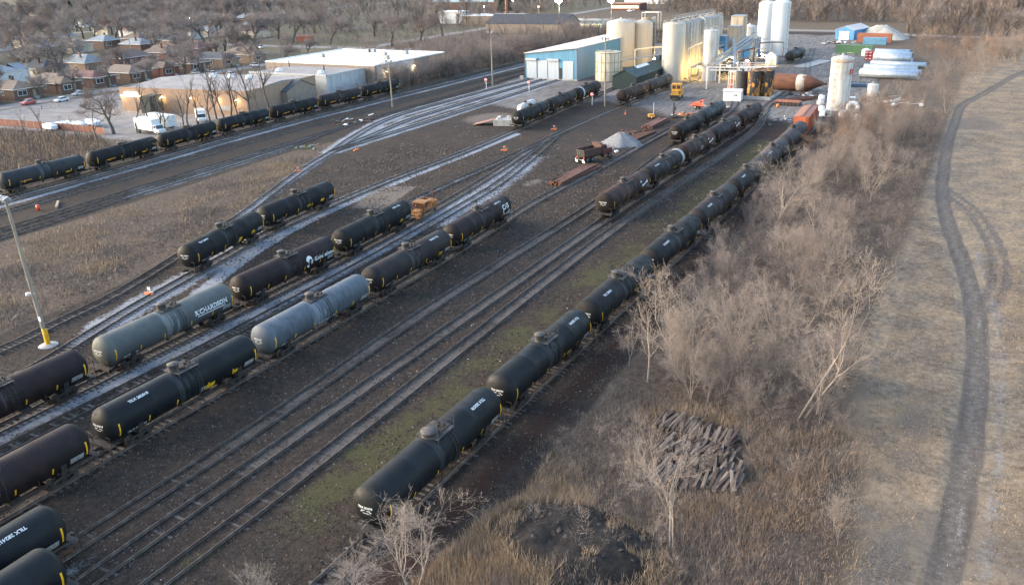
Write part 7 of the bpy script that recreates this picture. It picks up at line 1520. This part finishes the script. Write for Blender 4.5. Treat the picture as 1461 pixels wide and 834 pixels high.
X = -270 - 1500 * g.random(4200) ** 1.2; Y = 250 + 1100 * g.random(4200); k_ = (Y > 330 + (np.abs(X) - 285) * .45) & (Y < 900 + np.abs(X) * .6) & (np.hypot(X, Y) > 500); X, Y = X[k_], Y[k_]
o = twig_mass('far_town_wood', X, Y, g.uniform(9, 17, len(X)), GRY, 110, .12, 6); tag(o, 'distant grey leafless trees over the far housing', 'wood', kind='stuff')
n_ = 500; X = g.uniform(-60, 60, n_); Y = g.uniform(330, 470, n_); k_ = (X > -20 + (Y - 330) * -.15) & (np.abs(X - np.interp(Y, ROAD[:, 1], ROAD[:, 0])) > 4); X, Y = X[k_], Y[k_]
o = twig_mass('far_scrub', X, Y, g.uniform(2, 6, len(X)), TN, 90, .11, 8, .5); tag(o, 'tan scrub thicket beyond the dirt road', 'scrub', kind='stuff')
# grove understorey: fine brush
def scatter(poly, n, seed):
    g = np.random.default_rng(seed); P = np.array(poly); lo, hi = P.min(0), P.max(0); X = g.uniform(lo[0], hi[0], n); Y = g.uniform(lo[1], hi[1], n); k = pip(poly, X, Y); return X[k], Y[k]
X, Y = scatter(GROVE, 5200, 11); pn = vnoise(X, Y, 5, 91); keep = g.random(len(X)) < np.clip(pn * 2 + .05, .12, 1) * np.where(X < -13, 1, .85); X, Y = X[keep], Y[keep]; H = np.random.default_rng(4).uniform(.7, 2.5, len(X)) * (.7 + .6 * vnoise(X, Y, 8, 9)); dk = vnoise(X, Y, 11, 12)
X = -159 - g.random(3200) ** 1.3 * 32; Y = g.uniform(200, 430, 3200); k_ = (Y > 258) | (X > -166); X, Y = X[k_], Y[k_]
X = np.concatenate([X, g.uniform(-240, -160, 900), g.uniform(-165, -100, 500), g.uniform(-345, -165, 1300)]); Y = np.concatenate([Y, g.uniform(262, 345, 900), g.uniform(350, 440, 500), g.uniform(326, 480, 1300)])
ob = twig_mass('belt_brush', X, Y, g.uniform(1.5, 5.0, len(X)), np.array([(.17, .135, .115), (.13, .10, .086), (.22, .175, .145), (.10, .08, .07), (.26, .20, .16)]), 46, .08, 19, .5); tag(ob, 'brown leafless brush along the main tracks and behind the warehouse', 'brush', kind='stuff')
X, Y = scatter(GROVE, 5200, 11); pn = vnoise(X, Y, 5, 91); keep = g.random(len(X)) < np.clip(pn * 2 + .05, .12, 1) * np.where(X < -13, 1, .85); X, Y = X[keep], Y[keep]; H = np.random.default_rng(4).uniform(.7, 2.5, len(X)) * (.7 + .6 * vnoise(X, Y, 8, 9))
o = twig_mass('grove_brush', X, Y, H, np.array([(.24, .19, .155), (.31, .24, .19), (.19, .148, .122), (.14, .11, .094), (.28, .215, .17)]), 42, .05, 9, .55, gz(X, Y)); tag(o, 'fine leafless brush filling the grove floor', 'brush', kind='stuff')
# dry grass blades
def blades(name, label, X, Y, H, cols, wd=.03, seed=1, lean=.35, alt=None, field=None):
    g = np.random.default_rng(seed); N = len(X); Z = gz(X, Y); a = g.uniform(0, 2 * PI, N); l = np.abs(g.normal(0, lean, N)) * H; tx, ty = X + l * np.cos(a), Y + l * np.sin(a); b_ = g.uniform(0, PI, N); w_ = wd * g.uniform(.6, 1.5, N) * (.6 + .5 * H)
    A = np.stack([X - np.cos(b_) * w_, Y - np.sin(b_) * w_, Z - .03], 1); B = np.stack([X + np.cos(b_) * w_, Y + np.sin(b_) * w_, Z - .03], 1); T = np.stack([tx, ty, Z + H], 1)
    V = np.stack([A, B, T], 1).reshape(-1, 3); c = cols[g.integers(0, len(cols), N)] * g.uniform(.7, 1.3, (N, 1)); c2 = alt[g.integers(0, len(alt), N)] * g.uniform(.7, 1.3, (N, 1)) if alt is not None else c
    if field is not None: c = np.where((field + g.normal(0, .12, N) > .5)[:, None], c2, c)
    c = np.repeat(c, 3, 0); c = np.concatenate([c, np.ones((len(c), 1))], 1)
    o = mesh_np(name, V, np.arange(len(V)).reshape(-1, 3), tint_m, attr={'tint': c}); tag(o, label, 'grass', kind='stuff'); return o
STRAW = np.array([(.36, .26, .165), (.30, .215, .14), (.42, .31, .20), (.24, .175, .12)]); WEED = np.array([(.17, .125, .095), (.22, .16, .12), (.13, .098, .078), (.27, .195, .14)]); RUS = np.array([(.25, .165, .105), (.31, .215, .14)])
WEEDS2 = [(-25.3, 18), (-24.8, 40), (-26.2, 52), (-25.5, 64), (-10, 66), (-3, 64), (-1, 50), (0, 18)]
X, Y = scatter(WEEDS2, 330000, 21); nn = vnoise(X, Y, 2.2, 31); n2 = vnoise(X, Y, 6, 32); n3 = vnoise(X, Y, 13, 77); hm = np.clip(1 - ((X + 19.3) / 7.0) ** 2 - ((Y - 41.6) / 4.2) ** 2, 0, 1); tp = (((X + 16.6) / 4.6) ** 2 + ((Y - 57) / 4.2) ** 2) < 1
ed = np.clip((-1.5 + 4 * (n2 - .5) + 5 * (n3 - .5) - X) / 6, 0, 1) ** 1.3 * np.clip((66 - Y) / 5, 0, 1)
keep = (g.random(len(X)) < (.12 + 1.0 * nn) * ed) & (g.random(len(X)) > np.clip(hm * 2.4 - .4 + .8 * (n2 - .5), 0, 1) * (1 - .4 * (nn > .62))) & ~tp; X, Y, n2, nn, n3 = X[keep], Y[keep], n2[keep], nn[keep], n3[keep]; H = g.uniform(.2, .8, len(X)) * (.45 + .8 * n2)
GW = np.array([(.225, .18, .15), (.27, .215, .175), (.18, .143, .12), (.30, .235, .185), (.14, .112, .095)])
left = (X + 16) * .05 + n3 * .9 < .55
blades('dry_weeds', 'grey-brown dry weeds left of and around the tie pile', X[left], Y[left], H[left], GW, .016, 41, .5, STRAW, n2[left] * .9); blades('russet_weeds', 'russet and tan dry weeds right of the tie pile', X[~left], Y[~left], H[~left], np.concatenate([GW, RUS[1:]]), .016, 42, .5, np.concatenate([RUS, STRAW[:1]]), nn[~left] * .62)
X, Y = scatter([(-27.2, 34), (-26.5, 42), (-24, 48), (-20, 47), (-19, 38), (-20, 24), (-26, 24)], 90000, 22); hm = np.clip(1 - ((X + 19.3) / 7.0) ** 2 - ((Y - 41.6) / 4.2) ** 2, 0, 1); nn = vnoise(X, Y, 2, 71); k_ = (g.random(len(X)) > np.clip(hm * 3, 0, 1)) & (g.random(len(X)) < .25 + nn); blades('straw_grass', 'pale straw grass beside the near end of the tank line', X[k_], Y[k_], g.uniform(.3, 1.0, k_.sum()), STRAW * 1.05, .016, 43, .5, GW, nn[k_] * .7)
X, Y = scatter([(-8, 30), (-6, 60), (-9, 90), (-9, 260), (40, 260), (40, 60), (22, 35)], 300000, 23); dr = np.abs(X - np.interp(Y, ROAD[:, 1], ROAD[:, 0])); nn = vnoise(X, Y, 2.2, 33) * .6 + vnoise(X, Y, 7, 34) * .4; k_ = (dr > 2.3) & (g.random(len(X)) < np.clip(nn * 2.6 - .95, .02, 1)); X, Y = X[k_], Y[k_]
blades('field_grass', 'short tan grass over the field along the dirt road', X, Y, g.uniform(.05, .22, len(X)) * (.5 + Y / 200), STRAW, .022, 44, .8, np.concatenate([GW, GW, STRAW[3:]]), vnoise(X, Y, 11, 64) * .65 + vnoise(X, Y, 3, 65) * .4)
X, Y = scatter([(-5, 34), (-5, 120), (11, 120), (11, 34)], 130000, 29); dr = np.abs(X - np.interp(Y, ROAD[:, 1], ROAD[:, 0])); nn = vnoise(X, Y, 1.3, 66) * .6 + vnoise(X, Y, 5, 67) * .5; k_ = (dr > 1.9) & (g.random(len(X)) < np.clip(nn * 2.2 - .6, .04, 1)); X, Y = X[k_], Y[k_]
blades('near_field_grass', 'matted tan and grey grass beside the dirt road in the foreground', X, Y, g.uniform(.04, .17, len(X)), STRAW, .03, 50, 1.2, np.concatenate([GW * .8, WEED * .7]), vnoise(X, Y, 2.6, 68) * .55 + vnoise(X, Y, 9, 69) * .45)
X, Y = scatter([(-10, 84), (-9, 215), (2, 215), (-6, 190), (-7.0, 150), (-2, 120), (-5, 90)], 26000, 26); nn = vnoise(X, Y, 6, 37); dr = np.abs(X - np.interp(Y, ROAD[:, 1], ROAD[:, 0])); k_ = (g.random(len(X)) < np.clip(nn * 2 - .7, 0, 1)) & (dr > 2.6); blades('edge_weeds', 'brown weeds between the grove and the dirt road', X[k_], Y[k_], g.uniform(.15, .5, k_.sum()), GW, .03, 47, .7)
X, Y = scatter([(6, 100), (8, 230), (50, 230), (50, 100)], 60000, 27); nn = vnoise(X, Y * 2.2, 16, 38); k_ = g.random(len(X)) < np.clip(nn * 3 - 1.5, 0, 1); blades('field_weeds', 'dark weed patches across the field right of the dirt road', X[k_], Y[k_], g.uniform(.15, .5, k_.sum()), GW * .8, .035, 48, .7)
X, Y = scatter(ISLAND, 170000, 24); nn = vnoise(X, Y, 5, 35); P_ = np.array(ISLAND + ISLAND[:1], float); ed = np.clip(seg_dist(P_, X, Y) / 5 + .5 * vnoise(X, Y, 3, 92) - .25, 0, 1); k_ = g.random(len(X)) < np.clip(nn * 1.7 - .35, .04, 1) * ed; X, Y, nn = X[k_], Y[k_], nn[k_]; blades('island_weeds', 'brown dry weeds in the strip between the left tracks', X, Y, g.uniform(.15, .75, len(X)) * (.5 + .7 * vnoise(X, Y, 4, 36)), GW, .035, 45, .7, STRAW, vnoise(X, Y, 5, 93) * .9)
X, Y = scatter([(-165, 60), (-166, 118), (-186, 128), (-240, 122), (-262, 90), (-220, 60)], 60000, 25); blades('lot_weeds', 'brown dry weeds in the left lot behind the tank cars', X, Y, g.uniform(.4, 1.3, len(X)), np.concatenate([WEED, STRAW[:1]]), .06, 46)
X, Y = scatter([(-28.5, 40), (-27, 84), (-28.5, 130), (-25.5, 130), (-24.5, 60), (-24, 40)], 16000, 28); k_ = vnoise(X, Y, 2.5, 39) > .62; blades('verge_grass', 'thin pale grass along the brown strip by the tank line', X[k_], Y[k_], g.uniform(.08, .3, k_.sum()), STRAW * .8, .02, 49, .6)
# pampas-like clump and dark charred lumps on the spoil heap
def lumps():
    rr = random.Random(8)
    for k in range(70):
        x, y = -19.0 + rr.gauss(0, 3.6), 41.5 + rr.gauss(0, 1.9); b = MB(); s = rr.uniform(.06, .22) * rr.choice([.6, 1, 1, 1.5]); b.lathe([(.001, -s * .3), (s, 0), (s * .8, s * .4), (s * .3, s * .6), (.001, s * .62)], n=7, smooth=False); o = b.build('clod', mat('dark_clod', (.035, .03, .027), (.07, .056, .045), 3, .95) if k == 0 else bpy.data.materials['dark_clod']); o.location = (x, y, float(gz(x, y))); o.rotation_euler = (rr.uniform(-.4, .4), rr.uniform(-.4, .4), rr.uniform(0, 6)); tag(o, 'dark earth clod on the black spoil heap in the foreground', 'clod', 'dark clods on the spoil heap')
lumps()
for k in range(16): x, y = at(690 + k * 11 + rt.uniform(-4, 4), rt.uniform(66, 78)); tree('belt_tree', 'slim bare tree at the back of the brush belt before the dark-roofed hall', x, y, rt.uniform(10, 15), 'slim', k % 4 + 1, 'dark', 'brown', 'slim bare trees before the dark-roofed hall')
# loose stones, ballast and litter over the yard, and small weeds along the rails
def stones(name, label, X, Y, S, cols, seed):
    g = np.random.default_rng(seed); N = len(X); Z = gz(X, Y); a = g.uniform(0, 6.28, N); V = []
    for k in range(3): V.append(np.stack([X + S * np.cos(a + k * 2.09) * g.uniform(.6, 1.2, N), Y + S * np.sin(a + k * 2.09) * g.uniform(.6, 1.2, N), Z - .01], 1))
    V.append(np.stack([X + S * g.uniform(-.3, .3, N), Y + S * g.uniform(-.3, .3, N), Z + S * g.uniform(.5, 1.0, N)], 1)); V = np.stack(V, 1).reshape(-1, 3)
    i = np.arange(N)[:, None] * 4; F = np.stack([i + [0, 1, 3], i + [1, 2, 3], i + [2, 0, 3]], 1).reshape(-1, 3); c = np.repeat(cols[g.integers(0, len(cols), N)] * g.uniform(.7, 1.25, (N, 1)), 4, 0); c = np.concatenate([c, np.ones((len(c), 1))], 1)
    o = mesh_np(name, V, F, tint_m, attr={'tint': c}); tag(o, label, 'stones', kind='stuff')
SOILC = np.array([(.11, .085, .067), (.05, .039, .031), (.03, .025, .021), (.15, .12, .097), (.08, .061, .048)]); PALE = np.array([(.34, .325, .30), (.26, .245, .225), (.42, .41, .39)])
X, Y = g.uniform(-110, -27, 120000), 20 + 130 * g.random(120000) ** 1.5; k_ = g.random(len(X)) < vnoise(X, Y, 3, 61) * 1.1; X, Y = X[k_], Y[k_]
stones('yard_stones', 'loose dirt clods and stones over the dark yard', X, Y, g.uniform(.03, .10, len(X)) * (1 + Y / 120), SOILC, 71)
X, Y = g.uniform(-110, -26, 5200), 20 + 150 * g.random(5200) ** 1.4; k_ = g.random(len(X)) < vnoise(X, Y, 9, 62) ** 2 * .9; X, Y = X[k_], Y[k_]
stones('pale_litter', 'pale stones and scraps scattered over the dark yard', X, Y, g.uniform(.03, .085, len(X)) * (1 + Y / 160), PALE, 72)
X, Y = g.uniform(-4, 9, 9000), 38 + 70 * g.random(9000); dr = np.abs(X - np.interp(Y, ROAD[:, 1], ROAD[:, 0]) - 1.2); k_ = g.random(len(X)) < np.clip(1.3 - dr / 2.4, .12, 1); X, Y = X[k_], Y[k_]
stones('road_gravel', 'pale gravel scattered along the dirt road verge', X, Y, g.uniform(.02, .065, len(X)), np.concatenate([PALE, SOILC[3:4]]), 73)
for key in 'abc': pass
px_, py_ = [], []
for key in ('a', 'b', 'c', 'row3', 'train_right', 'siding'):
    P = TRK[key]; q = P[(P[:, 1] > 18) & (P[:, 1] < 200)]; n = 2600; i = g.integers(0, len(q), n); px_.append(q[i, 0] + g.choice([-1.25, 1.2, .9, -.9], n) + g.normal(0, .3, n)); py_.append(q[i, 1] + g.uniform(-1, 1, n))
X, Y = np.concatenate(px_), np.concatenate(py_); k_ = vnoise(X, Y, 4, 63) > .5; X, Y = X[k_], Y[k_]
blades('track_weeds', 'short dead weeds along the rails', X, Y, g.uniform(.08, .28, len(X)), np.concatenate([GW, STRAW[3:]]) * .8, .03, 74, .7)
